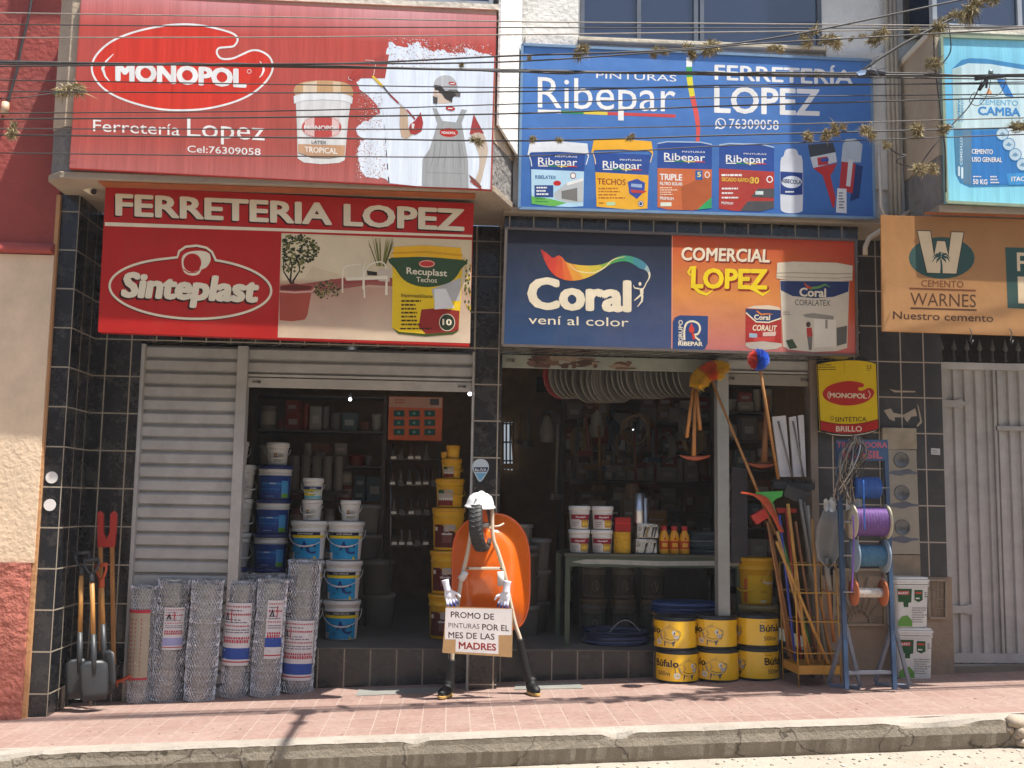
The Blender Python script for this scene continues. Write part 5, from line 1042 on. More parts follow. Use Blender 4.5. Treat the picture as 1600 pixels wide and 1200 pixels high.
# helmet
hp = thing('hard_hat', 'white hard hat set on the barrow wheel', 'hard hat', W(750, 792, -.36), rot=(R(6), R(5), R(-20))); hp.scale = (.9, .92, .74)
mb = MB(H('E6E5E2')); mb.lathe([(.132, -.004), (.142, 0), (.132, .012), (.122, .03), (.115, .07), (.098, .115), (.065, .145), (.03, .157), (0, .16)], 34, sx=1.0, sy=1.12); mb.build('shell', PLAS, hp)
mb = MB(H('DEDDDA')); mb.tube([(0, .13*math.cos(a), .05+.115*math.sin(a)) for a in [R(20+14*k) for k in range(11)]], .012, 8); mb.build('ridge', PLAS, hp)
mb = MB(H('E0DFDC')); mb.prism([(.11*math.sin(a)*1.0, -.135*math.cos(a)-.03*math.cos(a)**2, .004) for a in [R(-80+16*k) for k in range(11)]], (0, 0, .008)); mb.build('peak', PLAS, hp)
# gloves
GLV, n_, L_, b_ = newmat('knit_glove'); tc_ = n_.new('ShaderNodeTexCoord'); sp_ = n_.new('ShaderNodeSeparateXYZ'); L_.new(tc_.outputs['Object'], sp_.inputs[0])
mr_ = n_.new('ShaderNodeMapRange'); L_.new(sp_.outputs[2], mr_.inputs[0]); mr_.inputs[1].default_value = .0; mr_.inputs[2].default_value = .035
mx_ = n_.new('ShaderNodeMix'); mx_.data_type = 'RGBA'; L_.new(mr_.outputs[0], mx_.inputs[0]); mx_.inputs[6].default_value = (*H('2E4C9C'), 1); mx_.inputs[7].default_value = (*H('D6D6DC'), 1); L_.new(mx_.outputs[2], b_.inputs['Base Color']); b_.inputs['Roughness'].default_value = .9
wv_ = n_.new('ShaderNodeTexNoise'); wv_.inputs['Scale'].default_value = 240; bm_ = n_.new('ShaderNodeBump'); bm_.inputs['Strength'].default_value = .3; L_.new(wv_.outputs[0], bm_.inputs['Height']); L_.new(bm_.outputs[0], b_.inputs['Normal'])
def glove(label, px, py, Yg, rot, mir):
    """fingers hang to z=0 and below, palm above, cuff on top"""
    t = thing('work_glove', label, 'glove', W(px, py, Yg), rot=rot); mb = MB(); m = mir
    mb.sph((0, 0, .075), (.042, .022, .05), 14); mb.tube([(0, 0, .11), (m*.003, .002, .16), (m*.006, .005, .20)], [.03, .027, .031], 12)
    for fx, ln, ang in ((-.032, .068, -.22), (-.011, .085, -.06), (.011, .08, .07), (.031, .062, .24)):
        p = Vector((fx, -.004, .05)); a1 = p+Vector((math.sin(ang)*ln*.5, -.014, -ln*.5)); a2 = a1+Vector((math.sin(ang)*ln*.35, .006, -ln*.45)); mb.tube([p+Vector((0, 0, .012)), p, a1, a2], [.0125, .012, .0112, .008], 9); mb.sph(a2, .0088, 8)
    p = Vector((m*.036, -.006, .085)); mb.tube([p+Vector((-m*.015, 0, .01)), p, p+Vector((m*.026, -.016, -.02)), p+Vector((m*.036, -.02, -.048))], [.014, .0135, .012, .0085], 9); mb.sph(p+Vector((m*.036, -.02, -.048)), .0088, 8)
    g = mb.build('knit', GLV, t); rm = g.modifiers.new('blend', 'REMESH'); rm.mode = 'VOXEL'; rm.voxel_size = .0035; rm.use_smooth_shade = True; sm = g.modifiers.new('smooth', 'SMOOTH'); sm.iterations = 4
    return t
glove('white work glove with blue fingertips, on the left tube above PROMO', 707, 944, -.43, (0, R(-20), R(8)), 1)
glove('white work glove with blue fingertips, on the right tube above POR EL', 787, 947, -.43, (0, R(10), R(-30)), -1)
mb = MB(H('CFCBC2'))
for nm, a_, b_ in (('paper_cuff', (728, 893), (720, 906)), ('paper_cuff', (782, 893), (783, 915))):
    t = thing('sleeve_paper', 'white paper sleeve wrapped round the %s barrow tube' % ('left' if a_[0] < 760 else 'right'), 'sleeve', W(*b_, -.35)); m2 = MB(H('D3D0CA')); m2.tube([W(*a_, -.345), W(*b_, -.335)], [.026, .03], 10); m2.build(nm, CARD, t, t.location.copy())
# notice
YC = -.47; q = [(697, 948), (802, 951), (800, 1027), (691, 1020)]; pts = [W(x, y, YC) for x, y in q]
t = thing('cardboard_notice', 'cardboard notice reading PROMO DE PINTURAS, held up by the gloves', 'notice', pts[3]); o = t.location.copy()
mb = MB(H('A9855A')); mb.prism(pts[::-1], (0, .006, 0)); mb.build('board', CARD, t, o)
a = Art(flat(YC)); f = S(3.245, 650, 720)
a.poly(PP(f, [(150, 746), (488, 752), (484, 884), (418, 884), (418, 980), (200, 968), (202, 906), (146, 905)]), H('D2CCC8'), 1)
IK = H('3A2426')
a.text('PROMO DE', f(177, 793), f(395, 805), 9.6, IK, 2, .012); a.text('PINTURAS', f(165, 845), f(322, 852), 8, H('5A4448'), 2, .0); a.text('POR EL', f(336, 857), f(472, 864), 9.8, IK, 2, .01); a.text('MES DE', f(165, 897), f(308, 903), 9.8, IK, 2, .01); a.text('LAS', f(328, 904), f(398, 907), 9.8, IK, 2, .01); a.text('MADRES', f(218, 952), f(405, 962), 11, H('8A2420'), 2, .025)
a.build('lettering', PRINT, t, o)
# boots
def boot(label, px, py, Yb, top, rz):
    p = G(px, py); p.y = Yb; p.z = gz(p.x)+.006; t = thing('rubber_boot', label, 'boot', p, rz); tp = Vector(top)-p; tp = Matrix.Rotation(-rz, 3, 'Z') @ tp
    mb = MB((.018, .018, .019)); s = mb
    s.tube([tp, tp*.6, (tp*.28), (0, 0, .10), (0, -.005, .06)], [.032, .036, .040, .046, .046], 14)
    s.tube([(0, .035, .05), (0, 0, .052), (0, -.06, .045), (0, -.12, .036), (0, -.155, .03)], [.03, .045, .043, .04, .022], 14); u = s.build('upper', RUBBER, t)
    rm = u.modifiers.new('blend', 'REMESH'); rm.mode = 'VOXEL'; rm.voxel_size = .007; rm.use_smooth_shade = True; sm = u.modifiers.new('smooth', 'SMOOTH'); sm.iterations = 5
    me = u.data
    mb = MB(H('B9934E')); out = [(.046*math.cos(q)*(1 if math.sin(q) > 0 else 1), (-.06+.105*math.sin(q)), 0) for q in [2*math.pi*k/22 for k in range(22)]]; mb.prism(out, (0, 0, .022)); mb.build('sole', RUBBER, t, bevel=.004)
BOOTM = mat('boot_rubber', .35, amt=.1)
boot('black rubber boot with a pale sole under the left barrow handle', 701, 1073, -.27, W(706, 1030, -.27), R(-25))
boot('black rubber boot with a pale sole under the right barrow handle', 825, 1073, -.27, W(812, 998, -.29), R(15))
# mats
for L_, l in (([(556, 1087), (706, 1080), (704, 1073), (560, 1077)], 'flat grey metal plate on the paving under the left boot'), ([(803, 1077), (911, 1075), (905, 1066), (806, 1068)], 'flat grey metal plate on the paving under the right boot')):
    pts = [G(x, y, .006) for x, y in L_]; t = thing('floor_plate', l, 'floor plate', pts[0]); mb = MB(H('8C8B84')); mb.prism(pts, (0, 0, -.005)); mb.build('plate', PAINT, t, t.location.copy())
st = thing('sticker', 'drop shaped white and blue tax sticker on the middle pillar', 'sticker', W(750, 752, -.001)); o = st.location.copy()
a = Art(flat(-.001)); dr = cat_rom([(751, 717), (760, 720), (764, 729), (761, 739), (750, 753), (741, 739), (738, 729), (742, 720)], 4); a.poly(dr, H('B9C4C8'), 1); a.poly([(740, 730), (763, 730), (761, 737), (741, 737)], H('1A2A48'), 2); a.text('Be-IVA', (742, 736), (760, 736), 4.4, WH, 3, .01); a.poly([(743, 739), (760, 739), (750, 751)], H('6AA4C4'), 2); a.build('print', PRINT, st, o)
for y in (746, 789):
    x = 81-(y-746)*.07; pp = W(x, y, -.552); mb = MB(H('D8D4D0')); mb.cyl((0, 0, 0), (0, -.004, 0), .046, n=28); ob_ = mb.build('round_sticker', PRINT); ob_.location = pp
    tag(ob_, 'white round sticker on the left pillar, %s' % ('in the shade just above the sunlit part' if y == 746 else 'in the sun just below the other one'), 'sticker')
# ------------------------------------------------------------ table with goods in the right doorway
YTB = .50; ZT = Z(1000, 866, YTB); xt0, xt1 = X(884, 870, YTB), X(1160, 875, YTB)
tb = thing('display_table', 'dark green steel table with a pale streak along its apron, in the right doorway', 'table', ((xt0+xt1)/2, YTB, FLZ)); o = tb.location.copy()
TG = H('3A4A38'); mb = MB(H('4A4A40')); mb.box(xt0-.015, xt1, YTB-.01, YTB+.7, ZT-.025, ZT); mb.build('tabletop', PAINT, tb, o, bevel=.003)
mb = MB(TG); mb.box(xt0, xt1, YTB+.004, YTB+.03, ZT-.115, ZT-.026); mb.build('apron', PAINT, tb, o)
mb = MB(H('A9A99E')); mb.poly([(xt0+.06+t*(xt1-xt0-.08), YTB+.002, ZT-.075+.02*sg*(1 if t > .03 else .1)+.004*math.sin(t*9)) for sg, ts in ((1, [k/14 for k in range(15)]), (-1, [1-k/14 for k in range(15)])) for t in ts]); mb.build('pale_streak', MATTE, tb, o)
for x, y in ((xt0+.02, YTB+.03), (xt1-.03, YTB+.03), (xt0-.0, YTB+.66), (xt1-.03, YTB+.66)):
    mb = MB(TG); mb.box(x-.022, x+.022, y-.022, y+.022, FLZ, ZT-.026); mb.build('leg', PAINT, tb, o)
SP = YTB+.13; k9 = (9.0+SP)/1640
def art_red(a, rt, rb, h):
    r = rt*.93; band(a, -r*1.2, r*1.2, h*.45, h*.74, H('8E2036'), 1); band(a, -r*1.2, -r*.1, h*.08, h*.5, H('C8C2BC'), 2); band(a, r*.05, r*1.0, h*.1, h*.48, H('B98A2C'), 2)
    for k in range(3): a.ell(r*(.25+.25*k), h*.28, r*.12, h*.11, H('D8B84A'), 3, 12)
    a.scrib(-r*.95, h*.15, -r*.2, h*.42, 3, H('77706A'), 3, .9, 4); a.text('Monopol', (-r*.55, h*.57), (r*.5, h*.59), h*.09, WH, 2, .03); a.poly([(r*.4, h*.5), (r*1.1, h*.62), (r*1.1, h*.46)], H('4A6AB0'), 3)
hp_ = 36*k9; rp_ = 17*k9/1.08
x0, x1 = X(905, 840, SP), X(940.5, 840, SP)
p1 = pail('small_pail', 'small white and crimson pail, bottom left of the four on the table', (x0, SP, ZT), rp_, rp_*.88, hp_, PW, PW, art_red, False, group='white and crimson pails on the table')
for x, z, l in ((x1, 0, 'small white and crimson pail, bottom right of the four on the table'), (x0, 1, 'small white and crimson pail, top left of the four on the table'), (x1+.003, 1, 'small white and crimson pail, top right of the four on the table')): dup(p1, (x, SP, ZT+z*hp_), .1*z-.05, l)
def spool(name, label, loc, r, h, col, cat='rope', axis='Z', tilt=0, rings=9, parent=None, flange=None, fr=1.35, ft=.012, corec=None):
    """rope wound in rings round a core"""
    t = thing(name, label, cat, loc, tilt); mb = MB(col); pr = [(r*.3, 0)]
    for k in range(rings):
        for q in (0, .25, .5, .75): pr.append((r*(.955+.045*math.sin(math.pi*q)), h*(k+q)/rings))
    pr += [(r*.95, h), (r*.3, h)]
    if axis == 'X': mb.M = Matrix.Rotation(R(90), 4, 'Y') @ Matrix.Translation((0, 0, -h/2))
    mb.lathe(pr, 30, col); mb.build('winding', ROPE, t)
    if flange:
        for sg in (-1, 1):
            m2 = MB(flange); m2.M = Matrix.Rotation(R(90), 4, 'Y') @ Matrix.Translation((0, 0, sg*(h/2+ft/2)-ft/2)); m2.lathe([(.02, 0), (r*fr, 0), (r*fr, ft), (.02, ft), (.02, 0)], 34); m2.build('flange', CARD, t)
    return t
spool('rope_spool', 'yellow rope spool beside the crimson pails, under a red box', (X(972, 845, SP), SP, ZT), 13.5*k9, 33*k9, H('D9A612'), rings=7)
t = thing('red_box', 'small red box resting on the yellow rope spool', 'box', (X(972, 845, SP), SP, ZT+33*k9)); mb = MB(H('A82420')); mb.box(-12*k9, 12*k9, -.05, .06, 0, 22*k9); mb.build('carton', CARD, t, bevel=.004); a = Art(lambda x, z, l: (x, -.05-.0008*l, z), 1); a.rect(-11*k9, 12*k9, 11*k9, 14*k9, H('C8362C'), 1); a.build('print', PRINT, t)
for px, l in ((995, 'silver flue pipe standing on the foil packs, left one'), (1005, 'darker silver flue pipe right behind the other one')):
    t = thing('flue_pipe', l, 'pipe', (X(px, 800, SP)+.02, SP+(.0 if px < 1000 else .10), ZT+46*k9 if px < 1000 else ZT)); mb = MB((.62, .62, .64)); mb.lathe([(.001, 0), (.048, 0), (.05, .01), (.05, .11), (.052, .115), (.05, .12), (.05, .27), (.046, .272), (.044, .1), (.0, .1)], 24); mb.build('tube', METAL, t, bevel=0)
    if px > 1000: t.scale = (1, 1, 1.85)
FOIL = mat('crinkled_foil', .25, .85, amt=.4, ns=16, bump=.9, bs=26)
for px, py, l in ((1008, 862, 'lower silver foil pack on the table'), (1010, 839, 'upper silver foil pack on the table, flat on the lower one')):
    t = thing('foil_pack', l, 'pack', (X(px, 850, SP), SP, ZT+(.0 if py > 850 else 24*k9))); mb = MB((.55, .54, .5)); rg = random.Random(py); w_ = 17*k9
    mb.hexa([(-w_, -.06, .001), (w_, -.06, .001), (w_, .08, .001), (-w_, .08, .001)], [(-w_+.006, -.055, 23*k9), (w_-.004, -.052, 22*k9), (w_, .08, 23*k9), (-w_, .08, 22*k9)]); mb.build('bag', FOIL, t, bevel=.008)
    a = Art(lambda x, z, l: (x, -.0605-.0008*l, z), 1)
    for k in range(6): a.poly([(-w_*.7+k*w_*.25, .01), (-w_*.6+k*w_*.25, .01), (-w_*.35+k*w_*.25, .1), (-w_*.5+k*w_*.25, .1)], rg.choice([H('2A2622'), H('8A6A2A'), H('C8C4B8')]), 1)
    a.build('print', PRINT, t)
def bottle(label, px):
    t = thing('bottle', label, 'bottle', (X(px, 845, SP), SP, ZT), group='yellow bottles with red caps'); s = k9
    mb = MB(H('E0A010')); mb.lathe([(0, .001), (7.2*s, .001), (7.8*s, .008), (7.8*s, 24*s), (7*s, 29*s), (4.2*s, 35*s), (4*s, 37*s), (0, 37*s)], 22); mb.build('body', PLAS, t)
    mb = MB(H('B8241C')); mb.lathe([(4.6*s, 36*s), (4.8*s, 42*s), (4.2*s, 42.8*s), (0, 42.8*s)], 16); mb.build('cap', PLAS, t)
    a = Art(wrap(7.9*s, 7.9*s, 30*s), 1); band(a, -9*s, 9*s, 8*s, 20*s, H('B83A20'), 1); band(a, -5*s, 4*s, 11*s, 17*s, H('D8A63A'), 2); a.poly([(-2*s, 22*s), (2*s, 22*s), (0, 27*s)], H('A8321C'), 2); a.build('printed_label', PRINT, t)
for px, l in ((1037.5, 'leftmost of the three yellow bottles, next to the foil packs'), (1053.5, 'middle one of the three yellow bottles on the table'), (1069.5, 'rightmost of the three yellow bottles, next to the dark rope coil')): bottle(l, px)
def coil(name, label, loc, r, h, n, col, wr=.006, seed=1, sq=1, m=None, cat='rope coil'):
    rg = random.Random(seed); t = thing(name, label, cat, loc); mb = MB(col)
    for k in range(n):
        z = h*(k+.5)/n; rr = r*rg.uniform(.88, 1.0); ph = rg.uniform(0, 6); a1, a2 = rg.uniform(.0, .05), rg.uniform(0, .02)
        c = mixc(col, (0, 0, 0), rg.uniform(0, .4)) if rg.random() < .6 else mixc(col, (1, 1, 1), rg.uniform(0, .15))
        mb.tube([(rr*(1+a1*math.sin(2*q+ph))*math.cos(q), sq*rr*(1+a1*math.cos(3*q+ph))*math.sin(q), max(wr, z+h*a2*3*math.sin(q+ph))) for q in [2*math.pi*i/32 for i in range(32)]], wr, 5, c, closed=True)
    mb.build('turns', m or ROPE, t); return t
coil('rope_coil', 'dark teal rope coil at the right end of the table, by the steel post', (X(1103, 850, SP), SP+.12, ZT), .15, .20, 22, H('1E3A44'), .009, 4)
coil('rope_coil', 'dark blue rope coil peeping out right of the steel post, behind the table end', (X(1147, 850, SP+.1), SP+.15, ZT-.03), .12, .17, 16, H('1A2C3E'), .009, 5)
coil('hose_coil', 'blue hose coil lying on the floor under the table', (X(962, 985, YTB+.25), YTB+.25, FLZ), .30, .12, 14, H('1E3560'), .010, 6, .8, PLAS)
t = thing('pale_strap', 'thin pale strap arching over the blue hose coil', 'strap', (X(970, 985, YTB+.12), YTB+.1, FLZ)); mb = MB(H('A9A4A4')); mb.tube([(-.12+.32*q, .02, .09+.13*math.sin(math.pi*min(1, q*1.0))) for q in [i/12 for i in range(13)]]+[(.215, .0, .03)], .004, 5); mb.build('strap', PLAS, t)
# dim pails below the table
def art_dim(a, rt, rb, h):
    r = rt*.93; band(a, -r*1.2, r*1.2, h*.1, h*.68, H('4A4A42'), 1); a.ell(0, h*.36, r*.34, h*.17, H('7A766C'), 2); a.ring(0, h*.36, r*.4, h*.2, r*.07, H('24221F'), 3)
DY = YTB+.75; pd_ = None
for k, (px, z) in enumerate(((928, 0), (974, 0), (1020, 0), (928, 1), (974, 1), (1020, 1))):
    l = 'dim pail with a round emblem under the table, %s of the %s row' % (('left end', 'middle', 'right end')[k % 3], 'lower' if z == 0 else 'upper')
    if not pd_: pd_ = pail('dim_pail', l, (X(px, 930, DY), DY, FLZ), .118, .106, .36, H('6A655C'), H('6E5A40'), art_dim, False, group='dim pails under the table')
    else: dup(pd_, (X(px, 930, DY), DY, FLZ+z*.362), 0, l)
# coils on the step behind the rope drums
YK = .63; kx = X(1070, 960, YK)
for z, c, l, n, rr in ((.0, H('8A8478'), 'grey wire coil at the bottom of the pile behind the yellow rope drums', 8, .27), (.09, H('A8804A'), 'ochre hose coil in the pile behind the yellow rope drums', 9, .29), (.19, H('B08850'), 'tan hose coil just under the blue one', 9, .285), (.285, H('274A84'), 'bright blue hose coil on top of the pile behind the yellow rope drums', 8, .30)):
    coil('hose_coil', l, (kx, YK, FLZ+z), rr, .10, n, c, .012, int(z*100)+3, .75, PLAS)
# yellow pail
def art_ry(a, rt, rb, h):
    r = rt*.93; band(a, -r*.7, r*1.35, h*.05, h*.68, H('D8B010'), 1); band(a, -r*.95, -r*.7, h*.05, h*.6, H('C8642A'), 1); a.poly([(-r*.2, h*.64), (r*.25, h*.66), (r*1.2, h*.66), (r*1.2, h*.42), (r*.5, h*.44), (r*.1, h*.54)], H('B22A1E'), 2); a.text('Rugopol', (r*.3, h*.5), (r*1.1, h*.48), h*.07, WH, 3, .02); a.scrib(r*.1, h*.28, r*.8, h*.36, 2, H('9A6A1A'), 2, .9, 3); band(a, r*.1, r*.5, h*.06, h*.12, H('D8CFA8'), 2)
YP = .52; pz = Z(1182, 946, YP-.15)
t = thing('cream_tub', 'low cream tub under the yellow pail by the steel post', 'tub', (X(1184, 960, YP), YP, FLZ)); mb = MB(H('9A8A5E')); mb.lathe([(0, .002), (.165, .002), (.172, .02), (.175, pz-FLZ-.05), (.182, pz-FLZ-.045), (.182, pz-FLZ-.004), (.17, pz-FLZ-.002), (0, pz-FLZ-.002)], 30); mb.build('tub', PLAS, t)
pail('yellow_pail', 'yellow pail with a red flash, alone right of the steel post', (X(1181, 920, YP), YP, pz), .158, .138, 74*9.2/1640, H('E2AE10'), H('DCA40C'), art_ry, True, rz=-.1, bph=-.9, bailc=H('E0B418'), drop=.5)

# ------------------------------------------------------------ yellow rope drums with the fish emblem
def drum(label, px, py, rz, z=0, base=None):
    h = .272; r = .178
    p = G(px, py); p.y = min(p.y+r, YST-r-.012); p.z = gz(p.x)
    if base: r_ = dup(base, (p.x, p.y, p.z+z*h), rz, label); return r_
    t = thing('rope_drum', label, 'rope drum', p, rz, 'yellow rope drums in two layers'); mb = MB(H('23262A'))
    pr = [(r*.25, h-.02), (r*.25, h-.012)]
    for k in range(8): pr += [(r*(.3+.085*k), h-.012+.004*(k % 2)), (r*(.34+.085*k), h-.003)]
    pr += [(r*.99, h-.008), (r*1.0, h-.03)]
    for k in range(12): pr += [(r*1.0, h*.88-h*.07*k), (r*.985, h*.84-h*.07*k)]
    pr += [(r*.98, .0)]
    mb.lathe([(a_, max(0, b_)) for a_, b_ in pr], 40); mb.build('rope', mat('black_twine', .35, amt=.3, ns=40, bump=.6, bs=90), t)
    a = Art(lambda s_, z_, l: ((r+.003+.0007*l)*math.sin(s_/r), -(r+.003+.0007*l)*math.cos(s_/r), z_), 1)
    YF = H('F0BC10'); band(a, -math.pi*r, math.pi*r, .02, h-.035, YF, 1, 80)
    for o_ in (-.42, .14):
        a.text('Búfalo', (o_-.03, .135), (o_+.19, .135), .058, H('2A2014'), 2, .03); a.text('500m', (o_+.0, .062), (o_+.12, .062), .036, H('4A3414'), 2, .012); a.text('Tenax', (o_-.03, .208), (o_+.03, .208), .013, H('6A4A14'), 2)
        a.ell(o_+.18, .065, .027, .027, H('D8D2BE'), 2, 18); a.text('Largo', (o_+.163, .06), (o_+.197, .06), .010, H('4A3A1A'), 3)
    for o_ in (-.14, .42):
        fx, fz = o_, .125
        a.poly([(fx+.092*math.cos(q)*(1+.06*math.sin(5*q)), fz+.066*math.sin(q)*(1+.08*math.sin(4*q+1))) for q in [2*math.pi*i/30 for i in range(30)]], H('2E2A26'), 2)
        a.poly([(fx+.083*math.cos(q)*(1+.05*math.sin(5*q)), fz+.058*math.sin(q)*(1+.08*math.sin(4*q+1))) for q in [2*math.pi*i/30 for i in range(30)]], H('8A857E'), 3)
        for s_ in ([(fx-.07, fz), (fx-.125, fz+.045), (fx-.115, fz-.045)], [(fx-.045, fz-.05), (fx-.05, fz-.10), (fx-.01, fz-.056)], [(fx+.015, fz-.055), (fx+.03, fz-.10), (fx+.05, fz-.05)], [(fx-.04, fz+.05), (fx, fz+.085), (fx+.05, fz+.055)]): a.poly(s_, H('4A4642'), 2)
        a.ell(fx+.035, fz+.018, .015, .020, H('D8D4CC'), 4, 12); a.ell(fx+.040, fz+.015, .006, .010, (.02, .02, .02), 5, 10); a.ell(fx+.055, fz-.016, .022, .015, H('B0AAA0'), 4, 12); a.stroke([(fx-.045, fz-.03), (fx, fz-.042), (fx+.045, fz-.038)], .005, H('2E2A26'), 4); a.stroke([(fx-.05, fz+.03), (fx-.03, fz), (fx-.05, fz-.025)], .005, H('5A5550'), 4)
    a.build('printed_wrap', mat('glossy_film', .16, amt=.05, ns=8, bump=.35, bs=14, coat=.5), t)
    return t
d1 = drum('yellow rope drum, bottom left of the six', 1064, 1068, R(65))
for px, py, rz, z, l in ((1129, 1067, R(28), 0, 'yellow rope drum, bottom middle of the six'), (1192, 1064, R(-32), 0, 'yellow rope drum, bottom right of the six, beside the tool basket'), (1061, 1068, R(18), 1, 'yellow rope drum, top left of the six, below the blue coil'), (1127, 1067, R(-12)+R(34), 1, 'yellow rope drum, top middle of the six'), (1192, 1064, R(-44), 1, 'yellow rope drum, top right of the six, below the yellow pail')): drum(l, px, py, rz, z, d1)

# ------------------------------------------------------------ tool basket
FR = G(1248, 1075); bx, by = FR.x, FR.y; bw, bdp, bh = .36, .36, .98
bk = thing('tool_basket', 'yellow wire basket rack holding long tool handles by the rope drums', 'basket', (bx, by, gz(bx))); zb_ = lambda x: 0
mb = MB(H('B98A2C'))
C4 = [(0, 0), (bw, .03), (bw-.01, bdp), (-.01, bdp)]
for x, y in C4: mb.tube([(x*1.0, y, 0), (x*1.02-.02 if x < .1 else x*.98-.02, y, bh)], .006, 6)
for z in (.27, .52, .75, .975): mb.tube([(x*(1-.02*z)-.02*z, y, z) for x, y in C4], .005, 6, closed=True)
mb.build('wire_frame', PAINT, bk)
mb = MB(H('C08A30'))
for (x0_, y0_), (x1_, y1_) in zip(C4, C4[1:]+C4[:1]): mb.prism([(x0_, y0_, .105), (x1_, y1_, .105), (x1_, y1_, .175), (x0_, y0_, .175)], (.0, .004, 0))
mb.poly([(x, y, .11) for x, y in C4]); mb.build('tray', PAINT, bk)
def stick(label, p0, p1, col, r=.0125, name='broom_handle', Y0=.16, Y1=.1, mt=None, cat='handle', rpx=None, group=None, head=None):
    a_, b_ = W(*p0, by+Y0), W(*p1, by+Y1); t = thing(name, label, cat, a_, group=group); mb = MB(col); mb.tube([a_, a_.lerp(b_, .33), a_.lerp(b_, .66), b_], r, 9); mb.build('shaft', mt or WOODM, t, a_); return t, a_, b_
ST_ = H('B5803C')
stick('bright wooden handle standing tall in the middle of the tool basket', (1262, 1040), (1231, 787), H('C69040'), .015, Y0=.06)
stick('bright wooden handle running slantwise across the front of the basket', (1294, 1037), (1213, 846), H('C08A3C'), .013, Y0=.03, Y1=.02)
stick('upright wooden handle, its top left of the grey shovel', (1281, 1036), (1269, 811), H('BB8846'), .0125, Y0=.12)
stick('reddish wooden handle hugging the left side of the basket', (1241, 1030), (1202, 822), H('A8703C'), .014, Y0=.25, Y1=.2)
stick('pale wooden handle leaning left, its top below the red brush head', (1233, 1025), (1208, 850), H('B58350'), .012, Y0=.3, Y1=.25)
stick('blue handle inside the tool basket', (1243, 1034), (1218, 805), H('263C9A'), .010, Y0=.18, mt=PLAS)
stick('red handle inside the tool basket, low behind the wood ones', (1262, 1030), (1243, 925), H('9A2A2E'), .010, Y0=.22, mt=PLAS)
stick('short wooden handle near the right side of the basket', (1300, 1034), (1281, 932), H('A9702E'), .012, Y0=.15)
stick('brown handle with a shadowed top at the back of the basket', (1276, 1030), (1243, 815), H('8A5A34'), .012, Y0=.3)
stick('grey metal handle leaning left at the back of the basket', (1290, 1030), (1250, 780), H('7C7870'), .014, Y0=.32, mt=PAINT)
stick('grey metal handle beside the dustpan, further right', (1288, 1020), (1262, 790), H('86827A'), .014, Y0=.33, mt=PAINT)
# green squeegee
t, a_, b_ = stick('green squeegee with its rubber blade up, in the tool basket', (1265, 1005), (1207, 786), H('3E8A3A'), .010, 'squeegee', .2, .12, PLAS, 'squeegee')
mb = MB(H('3FA040')); p = [W(1181, 769, by+.12), W(1224, 767, by+.12), W(1222, 776, by+.12), W(1212, 780, by+.12), W(1204, 790, by+.12), W(1198, 780, by+.12), W(1182, 775, by+.12)]; mb.prism(p, (0, .02, 0)); mb.build('blade', PLAS, t, a_, bevel=.003)
# orange rake fan
t, a_, b_ = stick('orange plastic fan rake, its long head fanned up to the left, in the tool basket', (1270, 1036), (1214, 830), H('B98A50'), .0125, 'fan_rake', .08, .05, WOODM, 'rake')
for k in range(5):
    mb = MB(mixc(H('C04A1E'), H('8E2C14'), k*.15)); mb2 = [W(x, y, by+.05+.012*k) for x, y in cat_rom([(1219+k*1.5, 832), (1206+k*2, 806), (1192+k*3, 785), (1176+k*5, 773+k*1.2), (1158+k*7, 770+k*1.0)], 4, False)]
    for i in range(len(mb2)-1):
        u = Vector((0, 0, .020)); mb.prism([mb2[i]-u*.3, mb2[i+1]-u*.3, mb2[i+1]+u*.5, mb2[i]+u*.5], (0, .006, 0))
    mb.build('tine', PLAS, t, a_)
t, a_, b_ = stick('red brush with its square head up, left edge of the tool basket', (1236, 1030), (1199, 815), H('A06C3A'), .011, 'red_brush', .24, .16, WOODM, 'brush')
mb = MB(H('B02A20')); mb.prism([W(x, y, by+.13) for x, y in ((1174, 806), (1196, 793), (1202, 808), (1184, 820))], (0, .06, 0)); mb.build('head', PLAS, t, a_, bevel=.006)
t, a_, b_ = stick('red topped mop handle behind the tall bright one', (1252, 1030), (1228, 797), H('A83028'), .010, 'red_mop', .26, .2, PLAS, 'mop')
mb = MB(H('A8281E')); mb.prism([W(x, y, by+.2) for x, y in ((1213, 793), (1245, 795), (1244, 801), (1216, 802))], (0, .03, 0)); mb.build('head', PLAS, t, a_, bevel=.004)
# black broom and dustpan
t, a_, b_ = stick('wide black yard broom, bristles up, above the dustpan', (1284, 1030), (1248, 770), H('6E6A62'), .012, 'yard_broom', .3, .22, PAINT, 'broom')
mb = MB((.02, .02, .021)); rg = random.Random(8); mb.prism([W(x, y, by+.2) for x, y in ((1208, 752), (1274, 757), (1273, 766), (1210, 763))], (0, .05, 0))
for k in range(240):
    x = rg.uniform(1209, 1273); q = W(x, 755+(x-1209)*.06, by+.2+rg.uniform(0, .05)); mb.tube([q, q+Vector((rg.gauss(0, .008), rg.gauss(0, .006), rg.uniform(.02, .055)))], .0018, 3)
mb.build('bristle_head', RUBBER, t, a_)
t, a_, b_ = stick('black dustpan with its flat pan turned up under the broom', (1296, 1030), (1256, 783), H('7C7870'), .010, 'dustpan', .2, .15, PAINT, 'dustpan')
mb = MB((.035, .033, .03)); mb.prism([W(x, y, by+.14) for x, y in ((1224, 774), (1230, 757), (1268, 771), (1256, 786), (1240, 783))], (0, .02, .0)); mb.build('pan', PLAS, t, a_, bevel=.004)
